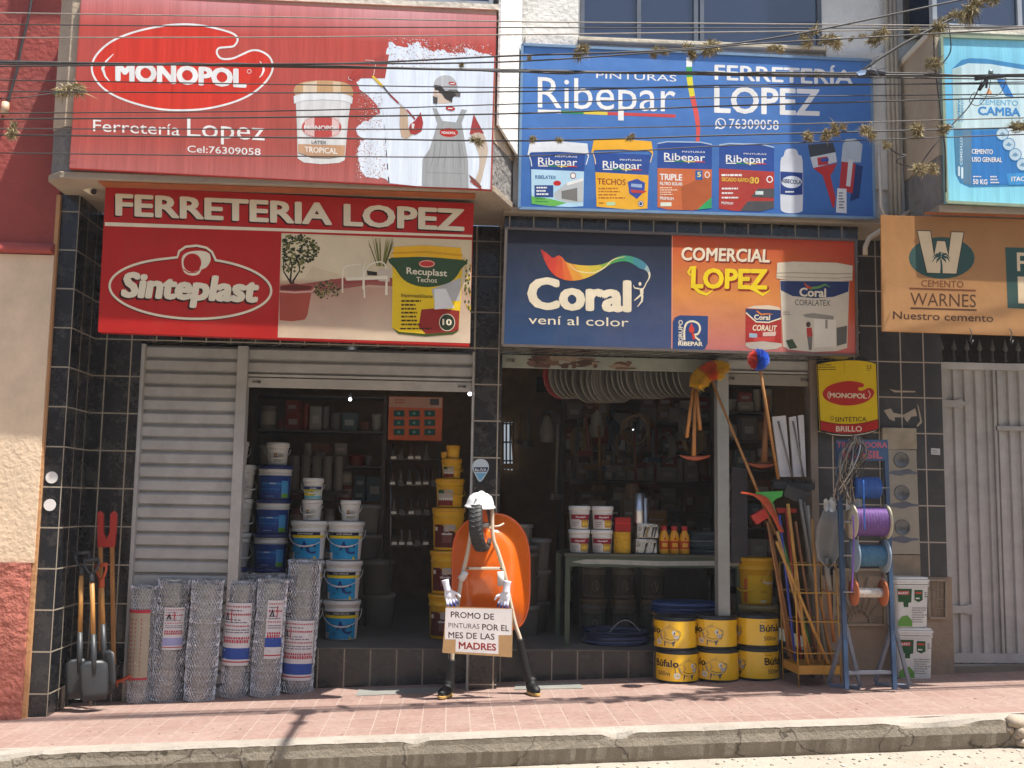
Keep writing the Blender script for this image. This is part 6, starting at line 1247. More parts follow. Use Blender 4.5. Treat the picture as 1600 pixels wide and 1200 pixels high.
# grey shovel
t, a_, b_ = stick('grey shovel standing blade up at the right of the tool basket', (1303, 1003), (1290, 885), H('A8682C'), .0155, 'shovel', .1, .06, WOODM, 'shovel')
mb = MB(H('8A8780')); mb.tube([W(1297, 923, by+.07), W(1293, 900, by+.06), W(1291, 872, by+.05)], [.022, .021, .024], 10); mb.build('socket', PAINT, t, a_)
mb = MB(H('8E8B85')); L_ = [(1293, 888), (1278, 872), (1275, 850), (1277, 822), (1287, 797)]; R_2 = [(1296, 888), (1310, 868), (1315, 840), (1321, 815), (1324, 797)]; rows = []
for (lx, ly), (rx, ry) in zip(L_, R_2):
    rows.append([mb.av(W(lx+(rx-lx)*u, ly+(ry-ly)*u, by+.02+.09*(abs(u-.5)*2)**2*-1+.05)) for u in [k/8 for k in range(9)]])
for A, B in zip(rows, rows[1:]):
    for i in range(8): mb.face([A[i], A[i+1], B[i+1], B[i]], None, True)
bl_ = mb.build('blade', PAINT, t, a_); sm = bl_.modifiers.new('thick', 'SOLIDIFY'); sm.thickness = .004
# white gutters and rods
for k, q in enumerate([((1219, 745), (1207, 651), (1228, 649), (1236, 745)), ((1240, 745), (1233, 652), (1244, 650), (1253, 745)), ((1254, 745), (1247, 649), (1256, 648), (1260, 745))]):
    pts = [W(x, y, .02) for x, y in (q[0], q[3], q[2], q[1])]; t = thing('white_channel', ('widest white plastic channel standing behind the black broom', 'middle white plastic channel standing behind the black broom', 'narrow white plastic channel, rightmost behind the black broom')[k], 'channel', pts[0]); mb = MB(H('C9C6C4')); mb.prism(pts, (.0, .03, 0)); mb.build('strip', PLAS, t, pts[0].copy(), bevel=.003)
for x0_, x1_, l in ((1216, 1238, 'grey rod slanting across the widest white channel'), (1239, 1256, 'grey rod slanting across the middle white channel')):
    a_, b_ = W(x1_, 745, -.0), W(x0_, 658, -.0); t = thing('grey_rod', l, 'rod', a_); mb = MB(H('7E7A78')); mb.tube([a_, b_], .009, 8); mb.build('rod', PAINT, t, a_)

# ------------------------------------------------------------ dusters, pickaxes
def bristles(mb, c, n, ln, rg, colf, axis=None, r=.0016):
    for _ in range(n):
        d = Vector((rg.gauss(0, 1), rg.gauss(0, 1), rg.gauss(0, 1))).normalized()
        if axis is not None: d = (d-axis*d.dot(axis)*.85).normalized()
        q = c+d*ln*rg.uniform(.85, 1.08); mb.tube([c+d*ln*.1, q], [r*1.2, r], 3, colf(d))
rg = random.Random(21); YD = -.12
p0, p1 = W(1212, 835, by+.2), W(1113, 597, YD); t = thing('duster', 'long handled arched duster with yellow and orange bristles, before the steel post', 'duster', p0)
mb = MB(H('A8753C')); mb.tube([p0, p0.lerp(p1, .5), p1], .012, 9); mb.build('pole', WOODM, t, p0)
mb = MB(); arc = [W(x, y, YD) for x, y in cat_rom([(1093, 601), (1094, 593), (1103, 584), (1114, 579), (1124, 578), (1130, 581)], 5, False)]
for i, c in enumerate(arc):
    u = i/(len(arc)-1); ax = (arc[min(i+1, len(arc)-1)]-arc[max(i-1, 0)]).normalized(); col = H('F0BC0C') if u < .36 or u > .66 else H('E0550F')
    bristles(mb, c, 130, .082, rg, lambda d: mixc(col, (0, 0, 0), rg.uniform(0, .2)), ax, .0026)
mb.build('bristle_head', RUBBER, t, p0)
mb = MB((.25, .22, .2)); mb.tube([arc[10], W(1116, 596, YD), arc[-2]], .005, 6); mb.build('bracket', METAL, t, p0)
p0, p1 = W(1216, 748, by+.12), W(1187, 574, -.64); t = thing('duster', 'round blue and red bristle duster on a long wooden pole', 'duster', p0)
mb = MB(H('A8743C')); mb.tube([p0, p0.lerp(p1, .5), p1], .0125, 9); mb.build('pole', WOODM, t, p0)
mb = MB(); c = W(1185, 562, -.66); bristles(mb, c, 1300, .085, rg, lambda d: mixc(H('2264D8') if d.x > -.35 else H('D23A2C'), (0, 0, 0), rg.uniform(0, .25)), None, .0024); mb.build('bristle_head', RUBBER, t, p0)
def pick(label, top, bottom, head, Y, hw, hc, wr=.017):
    a_, b_ = W(*bottom, Y), W(*top, Y); t = thing('pickaxe', label, 'pickaxe', a_); mb = MB(hc); mb.tube([a_, a_.lerp(b_, .5), b_], [wr*1.2, wr, wr*.9], 9); mb.build('shaft', WOODM, t, a_)
    mb = MB(H('A04A26')); P_ = [W(head[0]+(head[1]-head[0])*k/8, head[2]+4.5*(abs(k-4)/4)**2*-1+2, Y) for k in range(9)]; mb.tube(P_, [.004, .012, .016, .02, .024, .02, .016, .012, .004], 8); mb.build('head', PAINT, t, a_); return t
pick('pickaxe hanging head down left of the steel post, with a thin orange head', (1086, 612), (1084, 713), (1062, 1111, 714), .05, 0, H('B57A3C'))
pick('mattock hanging head down right of the steel post, with a wide shaft', (1199, 618), (1194, 722), (1168, 1214, 726), .12, 0, H('8E5C30'), .026)
for a_, b_, l in (((1073, 684), (1083, 604), 'bare tool handle hung left of the pickaxe'), ((1094, 672), (1088, 608), 'bare tool handle hung right of the pickaxe')):
    q0, q1 = W(*a_, .04), W(*b_, .04); t = thing('wooden_pole', l, 'handle', q0); mb = MB(H('B57A3C')); mb.tube([q0, q1], [.017, .013], 9); mb.build('shaft', WOODM, t, q0)
t = thing('grey_board', 'tall dark grey board leaning in the narrow doorway', 'board', W(1155, 870, .45)); mb = MB(H('4A474A')); mb.prism([W(x, y, .45) for x, y in ((1143, 880), (1169, 880), (1168, 732), (1144, 728))], (0, .05, 0)); mb.build('board', MATTE, t, t.location.copy(), bevel=.006)

# ------------------------------------------------------------ rope rack by the pillar
YR = -.72; fg = G(1344, 1078); 
rr = thing('rope_rack', 'blue steel rack with splayed feet carrying rope reels', 'rack', W(1355, 1050, YR)); o = rr.location.copy(); BLU = H('2F4C6C'); zg = gz(o.x)
Lp, Lt, Rp, Rt = W(1322, 1052, YR), W(1309, 690, YR), W(1397, 1050, YR), W(1383, 690, YR)
for a_, b_ in ((Lp, Lt), (Rp, Rt)): mb = MB(BLU); mb.bar(Vector((a_.x, YR, zg+.03)), b_, .034, .034, None, (0, 1, 0)); mb.build('post', PAINT, rr, o, bevel=.002)
for sx, (fx, fy), kn in ((Lp.x, (1344, 1077), (1321, 975)), (Rp.x, (1421, 1076), (1396, 972))):
    f_ = G(fx, fy); f_ = Vector((f_.x, f_.y, gz(f_.x)+.016)); b_ = Vector((sx-.03, YR+.30, gz(sx)+.016)); k_ = W(*kn, YR)
    for nm, a2, b2 in (('foot', f_, b_), ('brace', f_+Vector((0, 0, .015)), k_), ('brace', b_+Vector((0, 0, .015)), k_)): mb = MB(mixc(BLU, (.5, .5, .5), .25)); mb.bar(a2, b2, .028, .028, None, (0, 1, .1)); mb.build(nm, PAINT, rr, o, bevel=.002)
mb = MB(mixc(BLU, (.4, .4, .4), .4)); mb.bar(Vector((Lp.x, YR+.01, zg+.15)), Vector((Rp.x, YR+.01, zg+.16)), .025, .025); mb.build('cross_bar', PAINT, rr, o)
q = [(1307, 687), (1387, 687), (1386, 720), (1308, 720)]; mb = MB(BLU); mb.prism([W(x, y, YR-.02) for x, y in q[::-1]], (0, .012, 0)); bo = mb.build('header_board', PAINT, rr, o)
a = Art(flat(YR-.021)); PK = H('B2606A'); a.text('TREFILADORA', (1308, 699), (1386, 699.5), 9, PK, 1, .03); a.text('BRASIL', (1318, 716), (1378, 716), 12, PK, 1, .04); lt = a.build('lettering', PRINT, bo); lt.data.transform(Matrix.Translation(-o))
def reel(label, px, py, wpx, hpx, col, fl, fr, core=None, rings=8, rz=0, Y=None):
    c = W(px, py, Y or YR-.06); k = ((c-CAM).dot(_f))/1640; return spool('rope_reel', label, c, hpx*k/2, wpx*k, col, 'reel', 'X', rz, rings, None, fl, fr, .012)
for px, py, wpx, hpx, l in ((1355, 815, 50, 46, 0), (1357, 868, 44, 36, 0), (1353, 762, 40, 34, 0), (1357, 925, 44, 16, 0)):
    c0, c1 = W(1318, py, YR-.06), W(1390, py, YR-.06); mb = MB((.35, .33, .3)); mb.tube([c0, c1], .007, 7); mb.build('axle', METAL, rr, o)
reel('purple rope reel with cream flanges, on the blue rack', 1357, 815, 52, 46, H('6A4684'), H('B9AE96'), 1.18, rings=11)
reel('blue and white rope reel, its blue flange tilted, below the purple one', 1358, 868, 46, 34, H('3E6A86'), H('8A9AA6'), 1.55, rings=9)
reel('blue rope reel hanging above the purple one', 1353, 762, 40, 34, H('1E4C8E'), None, 1.2, rings=10)
reel('nearly empty reel with orange flanges and a white core, lowest on the rack', 1357, 926, 44, 15, H('C9C2B8'), H('B4663E'), 2.7, rings=2)
for l, col, pts in (('purple rope end hanging from the purple reel', H('7A4CA8'), ((1333, 805), (1334, 840), (1333, 880), (1331, 925))), ('blue rope end hanging before the purple reel', H('2F6CC0'), ((1349, 750), (1350, 790), (1351, 828)))):
    P_ = [W(x, y, YR-.06-(.16 if 'purple rope' in l else .15)) for x, y in pts]; t = thing('rope_end', l, 'rope', P_[0]); mb = MB(col); mb.tube(cat_rom([tuple(p) for p in P_], 4, False), .006, 6); mb.build('strand', ROPE, t, P_[0])
# bundle of hanging wires
rg = random.Random(31); c = W(1340, 690, -.8); t = thing('wire_bundle', 'bundle of bent steel binding wires hanging below the tin shaped sign', 'wires', c); mb = MB()
for k in range(34):
    x0_, x1_ = 1328+rg.gauss(8, 10), 1318+rg.gauss(0, 9); m_ = (x0_+x1_)/2+rg.gauss(-4, 9); ye = rg.uniform(745, 792)
    P_ = [W(1338+rg.gauss(0, 5), 682+rg.uniform(-3, 4), -.8+rg.gauss(0, .02)), W(x0_, 700+rg.uniform(0, 14), -.82+rg.gauss(0, .03)), W(m_, 740+rg.gauss(0, 6), -.82+rg.gauss(0, .03)), W(x1_, ye, -.80+rg.gauss(0, .03))]
    cc_ = rg.choice([(.5, .49, .47), (.3, .25, .2), (.42, .34, .25), (.12, .11, .1)]); mb.tube(cat_rom([tuple(p) for p in P_], 4, False), rg.uniform(.003, .0055), 5, cc_)
mb.build('wires', METAL, t, c)
t = thing('torn_bag', 'torn white plastic bag tied under the binding wires', 'bag', W(1310, 790, -.78)); mb = MB(H('A8A6A2')); rg = random.Random(6)
for s_, (x0_, x1_) in enumerate(((1287, 1306), (1322, 1347))):
    g_ = [[mb.av(W(x0_+(x1_-x0_)*i/5, 780+18*j/3+rg.gauss(0, 2), -.78+rg.gauss(0, .02))) for i in range(6)] for j in range(4)]
    for j in range(3):
        for i in range(5): mb.face([g_[j][i], g_[j][i+1], g_[j+1][i+1], g_[j+1][i]], None, True)
mb.build('film', PLAS, t, t.location.copy())

# ------------------------------------------------------------ pillar furniture
f = S(1, 0, 0); mt_ = thing('meter_cabinet', 'narrow grey metal cabinet with three round meter windows on the right pillar', 'meter cabinet', W(1410, 890, -.05)); o = mt_.location.copy()
mb = MB(H('8E8676')); mb.prism([W(x, y, -.05) for x, y in ((1384, 866), (1438, 866), (1432, 703), (1382, 703))], (0, .05, 0)); mb.build('door', PAINT, mt_, o, bevel=.003)
mb = MB(H('9A8E78')); mb.prism([W(x, y, -.045) for x, y in ((1379, 703), (1433, 702), (1432, 669), (1379, 668))], (0, .045, 0)); mb.build('upper_box', MATTE, mt_, o, bevel=.003)
mb = MB(H('8A7A66')); mb.prism([W(x, y, -.04) for x, y in ((1393, 902), (1439, 902), (1438, 867), (1392, 867))], (0, .04, 0)); mb.build('lower_box', MATTE, mt_, o, bevel=.003)
for k, y in enumerate((719, 770, 824)):
    mb = MB((.10, .10, .095)); c = W(1408.5+k*.8, y, -.052); mb.M = Matrix.Translation(c) @ Matrix.Rotation(R(90), 4, 'X'); mb.lathe([(0, .002), (.058, .002), (.062, .006), (.066, .006), (.068, 0)], 30); mb.build('meter_window', mat('dusty_glass', .25, amt=.3, ns=12), mt_, o)
    m2 = MB((.16, .17, .2)); rg = random.Random(k); yy = y+19
    m2.poly([W(1411+22*math.cos(q)*(1+.15*math.sin(3*q+k)), yy+4.5*math.sin(q)*(1+.3*math.sin(4*q+k)), -.0508) for q in [i*math.pi/14 for i in range(28)]], H('5E6068')); m2.build('smudge', MATTE, mt_, o)
for l, q, ysp in (('rusty sunburst grille low on the pillar behind the rope rack', ((1303, 890), (1382, 890), (1382, 976), (1303, 976)), -.03), ('small rusty grille right of the white pails', ((1450, 906), (1478, 907), (1478, 966), (1452, 965)), -.03)):
    pts = [W(x, y, ysp) for x, y in q]; t = thing('vent_grille', l, 'grille', pts[3]); o = pts[3].copy(); mb = MB(H('8A7B68'))
    mb.prism([p+Vector((0, .02, 0)) for p in pts[::-1]], (0, .008, 0), H('7A6C5C'))
    for a_, b_ in zip(pts, pts[1:]+pts[:1]): mb.bar(a_, b_, .02, .02, None, (0, 1, 0))
    cen = (pts[2]+pts[3])*.5
    if q[0][0] < 1400:
        for k in range(9):
            an = math.pi*(k+.5)/9; e = cen+Vector((math.cos(an)*.24, 0, math.sin(an)*.42)); e.x = min(max(e.x, pts[0].x), pts[1].x); e.z = min(e.z, pts[0].z); mb.tube([cen+Vector((math.cos(an)*.08, 0, math.sin(an)*.1)), e], .006, 6)
        mb.tube([cen+Vector((math.cos(math.pi*k/12)*.1, 0, math.sin(math.pi*k/12)*.13)) for k in range(13)], .006, 6)
    else:
        for k in range(1, 4): u = k/4; mb.tube([pts[0].lerp(pts[1], u), pts[3].lerp(pts[2], u)], .004, 6); mb.tube([pts[0].lerp(pts[3], u), pts[1].lerp(pts[2], u)], .004, 6)
    mb.build('bars', PAINT, t, o)
# torn tape and a small card on the tiles
for l, polys in (('torn brown tape scraps stuck on the dark tiles above the meter cabinet', [((1381, 641), (1392, 638), (1396, 645), (1412, 648), (1412, 652), (1398, 652), (1398, 658), (1390, 655)), ((1412, 648), (1430, 638), (1433, 650), (1424, 651), (1418, 660), (1414, 655)), ((1433, 630), (1436, 638), (1441, 660), (1434, 667), (1432, 665), (1438, 658))]), ('thin strip of old tape across the tiles right of the yellow tin sign', [((1390, 608), (1400, 610), (1430, 611), (1430, 613), (1398, 613))])):
    t = thing('torn_tape', l, 'tape', W(polys[0][0][0], polys[0][0][1], -.003)); mb = MB(H('A39786'))
    for q in polys: mb.prism([W(x, y, -.004) for x, y in q], (0, .003, 0))
    mb.build('tape', CARD, t, t.location.copy())
t = thing('house_card', 'small white card on the tiles left of the gate', 'card', W(1462, 712, -.004)); mb = MB(H('B9B9B6')); mb.prism([W(x, y, -.004) for x, y in ((1455, 700), (1469, 701), (1469, 711), (1455, 710))], (0, .003, 0)); mb.build('card', CARD, t, t.location.copy()); a = Art(flat(-.004)); a.scrib(1457, 703, 1467, 709, 2, H('77777A'), 1); a.build('print', PRINT, t, t.location.copy())
# square white adhesive pails
def sqpail(label, px, pyb, pyt, wpx, zb, rz, src=None):
    c = W(px, pyb, -.2); k = (c-CAM).dot(_f)/1640; w_ = wpx*k/2; h = (pyb-pyt)*k; p = Vector((c.x, -.2+w_*.75, zb))
    if src: return dup(src, p, rz, label), h
    t = thing('square_pail', label, 'pail', p, rz, 'square white adhesive pails'); HW = H('C6C5BF'); d = w_*.8
    def rr2(s, z, e=.04): 
        o_ = []
        for cx, cy, a0 in ((w_-e, -d+e, -90), (w_-e, d-e, 0), (-w_+e, d-e, 90), (-w_+e, -d+e, 180)):
            for q in (0, 30, 60, 90): a_ = R(a0+q); o_.append((s*(cx+e*math.cos(a_)), s*(cy+e*math.sin(a_)), z))
        return o_
    mb = MB(HW); secs = [rr2(.84, 0), rr2(.86, .01), rr2(.95, h*.80), rr2(1.0, h*.805), rr2(1.0, h*.84)]; ids = [[mb.av(p_) for p_ in s_] for s_ in secs]
    for A, B in zip(ids, ids[1:]):
        for i in range(16): mb.face([A[i], A[(i+1) % 16], B[(i+1) % 16], B[i]])
    mb.face(ids[0][::-1]); mb.face(ids[-1]); mb.build('body', PLAS, t)
    mb = MB(H('CFCEC9')); mb.hexa(rr2(1.0, h*.85), rr2(.97, h*.93)); mb.hexa(rr2(1.04, h*.90), rr2(1.03, h*.945)); mb.hexa(rr2(.97, h*.95), rr2(.95, h*.99)); mb.build('lid', PLAS, t, bevel=.004)
    a = Art(lambda x, z, l: (x*w_, -d*(.84+.12*z/.8)-.002-.0007*l, z*h), 1)
    GR_, LG = H('28502E'), H('5E8E3E')
    a.poly([(-.85, .76), (-.05, .76), (-.08, .5), (-.25, .48), (-.25, .4), (-.5, .4), (-.52, .5), (-.8, .5)], GR_, 1); a.poly([(-.82, .12), (-.6, .22), (-.3, .24), (-.05, .14), (-.02, .02), (-.82, .02)], LG, 1); a.rect(-.83, .64, -.2, .72, H('A8322A'), 2); a.text('BAUKRIT', (-.8, .655), (-.24, .655), .05, WH, 3, .02)
    a.poly([(.1, .74), (.55, .74), (.55, .54), (.32, .5), (.1, .54)], GR_, 1); a.rect(.14, .66, .5, .7, H('B04A3A'), 2); a.scrib(.16, .56, .5, .62, 1, WH, 2); a.scrib(-.05, .1, .82, .42, 7, H('8A8A84'), 1, .9, 3); a.scrib(.65, .6, .85, .72, 3, H('4A4A46'), 1, .9, 5)
    a.build('printed_label', PRINT, t); return t, h
zq = gz(X(1430, 1064, -.2)); sp, hh = sqpail('lower square white pail with green print, on the paving right of the rope rack', 1433, 1066, 987, 60, zq, R(-6)); sqpail('upper square white pail with green print, right of the rope rack', 1428, 1066, 987, 60, zq+hh, R(4), sp)

# ------------------------------------------------------------ grey gate
YG = .12; gt = thing('metal_gate', 'tall light grey metal gate with ribbed panels and spear points, at the right edge', 'gate', W(1488, 1025, YG)); o = gt.location.copy()
GC = H('A5A19C'); x0_ = XR1+.01; x1_ = x0_+2.6; zt0 = Z(1470, 572, YG); zb0 = gz(x0_)+.06
def topz(x):
    u = (x-x0_)/(x1_-x0_); return zt0+.40*max(0, (u-.28)/.72)**1.3*1.0
mb = MB(GC); n = 26
for k in range(n):
    xa, xb2 = x0_+(x1_-x0_)*k/n, x0_+(x1_-x0_)*(k+1)/n; m1, m2 = xa+(xb2-xa)*.34, xa+(xb2-xa)*.44; m3 = xb2-.001; prf = [(xa, 0), (m1, 0), (m2, -.022), (xb2-(xb2-xa)*.1, -.022), (m3, 0)]
    for (xx, yy), (xn, yn) in zip(prf, prf[1:]): mb.poly([(xx, YG+yy, zb0), (xn, YG+yn, zb0), (xn, YG+yn, topz(xn)-.02), (xx, YG+yy, topz(xx)-.02)])
mb.build('ribbed_panel', PAINT, gt, o)
mb = MB(mixc(GC, (1, 1, 1), .08)); P_ = [(x0_+(x1_-x0_)*k/20, YG-.03, topz(x0_+(x1_-x0_)*k/20)) for k in range(21)]
for a_, b_ in zip(P_, P_[1:]): mb.bar(a_, b_, .045, .06)
mb.build('top_rail', PAINT, gt, o)
mb = MB(GC); mb.box(x0_, x1_, YG-.045, YG+.02, zb0+.02, zb0+.10); mb.box(x0_, x1_, YG-.06, YG-.046, zb0-.02, zb0+.012, H('9A948C')); mb.build('bottom_rail', PAINT, gt, o)
mb = MB(GC); mb.box(x0_, x0_+.06, YG-.04, YG+.02, zb0+.1, topz(x0_)-.03); mb.build('stile', PAINT, gt, o)
xs = X(1556, 800, YG); mb = MB(mixc(GC, (0, 0, 0), .15)); mb.box(xs-.012, xs+.012, YG-.05, YG-.0, zb0+.1, topz(xs)-.03); mb.box(xs, x1_, YG-.05, YG-.0, Z(1580, 670, YG)-.02, Z(1580, 670, YG)+.02); mb.build('door_frame', PAINT, gt, o)
for y in (630, 952):
    mb = MB(mixc(GC, (0, 0, 0), .08)); c = W(1470 if y < 700 else 1484, y, YG-.045); mb.prism([c+Vector((u*.26, 0, v)) for u, v in ((0, -.035), (.55, -.03), (.7, -.05), (.8, -.02), (1.0, 0), (.8, .02), (.7, .05), (.55, .03), (0, .035))], (0, .012, 0)); mb.build('hinge', PAINT, gt, o, bevel=.002)
for k in range(22):
    x = x0_+.05+.118*k
    if x > x1_: break
    z = topz(x)+.02; mb = MB(H('5A564E')); mb.cyl((x, YG, z), (x, YG, z+.12), .008, n=7); mb.lathe([(.012, z+.03), (.016, z+.04), (.012, z+.05)], 8, c=(x, YG, 0)); mb.lathe([(.007, z+.12), (.026, z+.14), (.012, z+.19), (0, z+.24)], 4, c=(x, YG, 0)); mb.build('spear', PAINT, gt, o)
zl2 = gz(x0_); mb = MB(H('7A6E60')); mb.hexa([(XR1+.02, .0, -.3), (12, .0, -.3), (12, 3, -.3), (XR1+.02, 3, -.3)], [(XR1+.02, .0, zl2+.05), (12, .0, gz(12)+.05), (12, 3, gz(12)+.05), (XR1+.02, 3, zl2+.05)]); mb.build('gate_threshold', WALLM, bd)
mb = MB(H('3A342E')); mb.box(XR1+.02, 12, 3, 3.2, 0, ZBR+.4); mb.box(XR1+.02, 12, -.0, 3, ZBR+.02, ZBR+.1); mb.box(12, 12.2, -.2, 3.2, 0, ZBR+.4); mb.build('passage_wall', WALLM, bd)
# ------------------------------------------------------------ dim goods inside the shop
rg = random.Random(77)
def shelf(name, label, x0, x1, y, z0, levels, gap, d=.35, col=H('5A5048')):
    t = thing(name, label, 'shelves', ((x0+x1)/2, y, FLZ)); o = t.location.copy(); zt = z0+levels*gap
    for x in (x0, x1):
        mb = MB(col); mb.box(x-.02, x+.02, y, y+d, FLZ, zt); mb.build('upright', PAINT, t, o)
    for k in range(levels+1): mb = MB(col); mb.box(x0+.021, x1-.021, y, y+d, z0+k*gap-.02, z0+k*gap); mb.build('board', PAINT, t, o)
    return [(z0+k*gap) for k in range(levels)]
KINDS = {}
def dimthing(kind, loc, s, rz, col):
    """small dim goods, copied with shared meshes"""
    key = (kind, col)
    lab = {'carton': 'dim closed carton among the goods on the dark shelves', 'tin': 'dim paint tin among the goods on the dark shelves', 'roll': 'pale rolled goods standing among the dim shelves', 'tub': 'dim plastic tub with a lid in the dark of the shop'}[kind]
    if key not in KINDS:
        mb = MB(H(col))
        if kind == 'carton': mb.box(-.5, .5, -.5, .5, 0, 1); mb.box(-.505, .505, -.04, .04, .3, 1.003, mixc(H(col), (.6, .55, .45), .4)); mb.box(-.3, .3, -.506, -.5, .3, .62, mixc(H(col), (.7, .7, .65), .5))
        elif kind == 'tin': mb.lathe([(0, 0), (.46, 0), (.48, .03), (.46, .05), (.46, .93), (.49, .95), (.48, 1), (.42, .98), (0, .98)], 18); mb.lathe([(.462, .2), (.466, .21), (.466, .75), (.462, .76)], 18, mixc(H(col), (.8, .75, .6), .5))
        elif kind == 'roll': mb.lathe([(0, 0), (.5, 0), (.5, 1), (.3, 1), (.3, .9), (0, .9)], 14)
        else: mb.lathe([(0, 0), (.4, 0), (.46, .85), (.5, .86), (.5, .97), (.46, 1), (0, 1)], 18)
        o = mb.build(kind if kind != 'roll' else 'rolled_goods', CARD if kind == 'carton' else PLAS); KINDS[key] = o
    else: o = KINDS[key].copy(); COL.objects.link(o)
    o.location = loc; o.scale = s; o.rotation_euler = (0, 0, rz)
    tag(o, lab, {'carton': 'carton', 'tin': 'tin', 'roll': 'roll', 'tub': 'tub'}[kind], 'dim %s goods in the shop' % kind)
COLS = ['8A8074', 'A8A092', '9A7650', '7A7672', 'C0B8AA', '8A5A44', '5E7078', '9A4436', 'A8A49C']
def fillshelf(x0, x1, y, zs, gap, dens=1.0, kinds=('carton', 'tin', 'carton', 'tub', 'roll')):
    for z in zs:
        x = x0+.04
        while x < x1-.1:
            k = rg.choice(kinds); w_ = rg.uniform(.10, .2) if k != 'roll' else .08; h = min(gap-.05, rg.uniform(.1, .3))
            if rg.random() < dens:
                dimthing(k, (x+w_/2, y+.12, z+.001), (w_, min(w_, .2), h), rg.uniform(-.15, .15), rg.choice(COLS))
                if h < gap*.5 and k in ('carton', 'tin'): dimthing(k, (x+w_/2+rg.uniform(-.01, .01), y+.13, z+.002+h), (w_*.92, min(w_, .2)*.9, min(h, gap-.06-h)), rg.uniform(-.2, .2), rg.choice(COLS))
            x += w_+rg.uniform(.0, .02)
YS1 = 2.6
xa, xb_ = X(395, 700, YS1), X(600, 700, YS1); zs = shelf('shelf_unit', 'dark shelf unit deep behind the left doorway, left of the orange tool display', xa, xb_, YS1, FLZ+.1, 6, .38); fillshelf(xa, xb_, YS1, zs, .38, .85)
YS3 = 3.6
xa, xb_ = X(880, 700, YS3), X(1130, 700, YS3); zs = shelf('shelf_unit', 'dark shelf unit at the back behind the table', xa, xb_, YS3, FLZ+.1, 7, .36); fillshelf(xa, xb_, YS3, zs, .36, .95)
YS4 = 2.2
xa, xb_ = X(1125, 700, YS4), X(1275, 700, YS4); zs = shelf('shelf_unit', 'crowded dark shelf unit seen through the narrow doorway, behind the mattock', xa, xb_, YS4, FLZ+.1, 8, .31); fillshelf(xa, xb_, YS4, zs, .31, 1.0)
# counter with cartons behind the table
YCt = 1.9; xa, xb_ = X(905, 800, YCt), X(1105, 800, YCt); zc_ = Z(1000, 832, YCt)
ct = thing('counter', 'dark wooden shop counter behind the table', 'counter', ((xa+xb_)/2, YCt, FLZ)); mb = MB(H('4A3A2C')); mb.box(xa, xb_, YCt, YCt+.5, FLZ, zc_-.04); mb.build('front', WOODM, ct, ct.location.copy()); mb = MB(H('5E4A36')); mb.box(xa-.03, xb_+.03, YCt-.03, YCt+.53, zc_-.039, zc_); mb.build('top', WOODM, ct, ct.location.copy(), bevel=.005)
kc = 10.9/1640
for px, w_, h, c, l in ((933, 24, 48, '8A7C68', 'pale carton with a knobbed lid standing on the counter'), (956, 22, 50, '3E342C', 'dark framed box with two bright handles on the counter'), (980, 15, 50, '7E6E58', 'narrow pale carton on the counter'), (1024, 32, 34, '9A6E3A', 'orange brown carton on the counter behind the silver pipes')):
    p = (X(px, 800, YCt+.15), YCt+.16, zc_); t = thing('counter_box', l, 'box', p); mb = MB(H(c)); W2, H2 = w_*kc/2, h*kc; mb.box(-W2, W2, -.08, .08, 0, H2); mb.build('carton', CARD, t, bevel=.003)
    mb = MB(mixc(H(c), (.8, .75, .65), .5)); mb.box(-W2*.7, W2*.7, -.083, -.0805, H2*.55, H2*.62); mb.box(-W2*.55, W2*.2, -.083, -.0805, H2*.2, H2*.3); mb.build('print', CARD, t)
t = thing('brown_jar', 'squat brown jar on top of the narrow carton at the counter', 'jar', (X(993, 745, YCt), YCt+.2, zc_+50*kc)); mb = MB(H('8A6A48')); mb.lathe([(0, 0), (.07, 0), (.075, .02), (.075, .13), (.06, .15), (.065, .17), (0, .17)], 18); mb.build('jar', PLAS, t)
mb = MB(H('8A6A48')); mb.box(X(966, 800, YCt), X(1010, 800, YCt), YCt+.13, YCt+.4, zc_+.0005, zc_+50*kc-.001); tag(mb.build('carton_stack', CARD), 'brown carton under the jar on the counter', 'carton')
# orange display board with hanging tools
YO = 1.25; q = [(608, 619), (692, 621), (690, 689), (606, 687)]
pts = [W(x, y, YO) for x, y in q]; dr_ = thing('tool_display', 'orange display board with teal windows above a rack of hanging brushes', 'display', W(648, 900, YO)); o = dr_.location.copy()
mb = MB(H('B85A34')); mb.prism(pts[::-1], (0, .03, 0)); bo = mb.build('board', CARD, dr_, o)
a = Art(flat(YO)); a.poly([(608.5, 620), (691, 621.5), (690.5, 638), (608, 636)], H('B08A78'), 1); a.scrib(617, 624, 640, 632, 2, H('A04A2E'), 2, .9, 3); a.rect(672, 623, 686, 633, H('4A4A4E'), 2)
for r_ in range(3):
    for c_ in range(3): a.rect(615+24*c_, 641+14.5*r_, 632+24*c_, 651+14.5*r_, H('24504E'), 2); a.rect(621+24*c_, 644+14.5*r_, 625+24*c_, 648+14.5*r_, H('5E8A86'), 3)
lt = a.build('print', PRINT, bo); lt.data.transform(Matrix.Translation(-o))
for x in (611, 687): mb = MB((.25, .25, .25)); mb.tube([W(x, 690, YO+.02), W(x-1, 920, YO+.02)], .008, 6); mb.build('upright', METAL, dr_, o)
for y in (717, 757, 803, 850): mb = MB((.3, .3, .3)); mb.tube([W(609, y, YO+.01), W(687, y+1, YO+.01)], .005, 6); mb.build('rail', METAL, dr_, o)
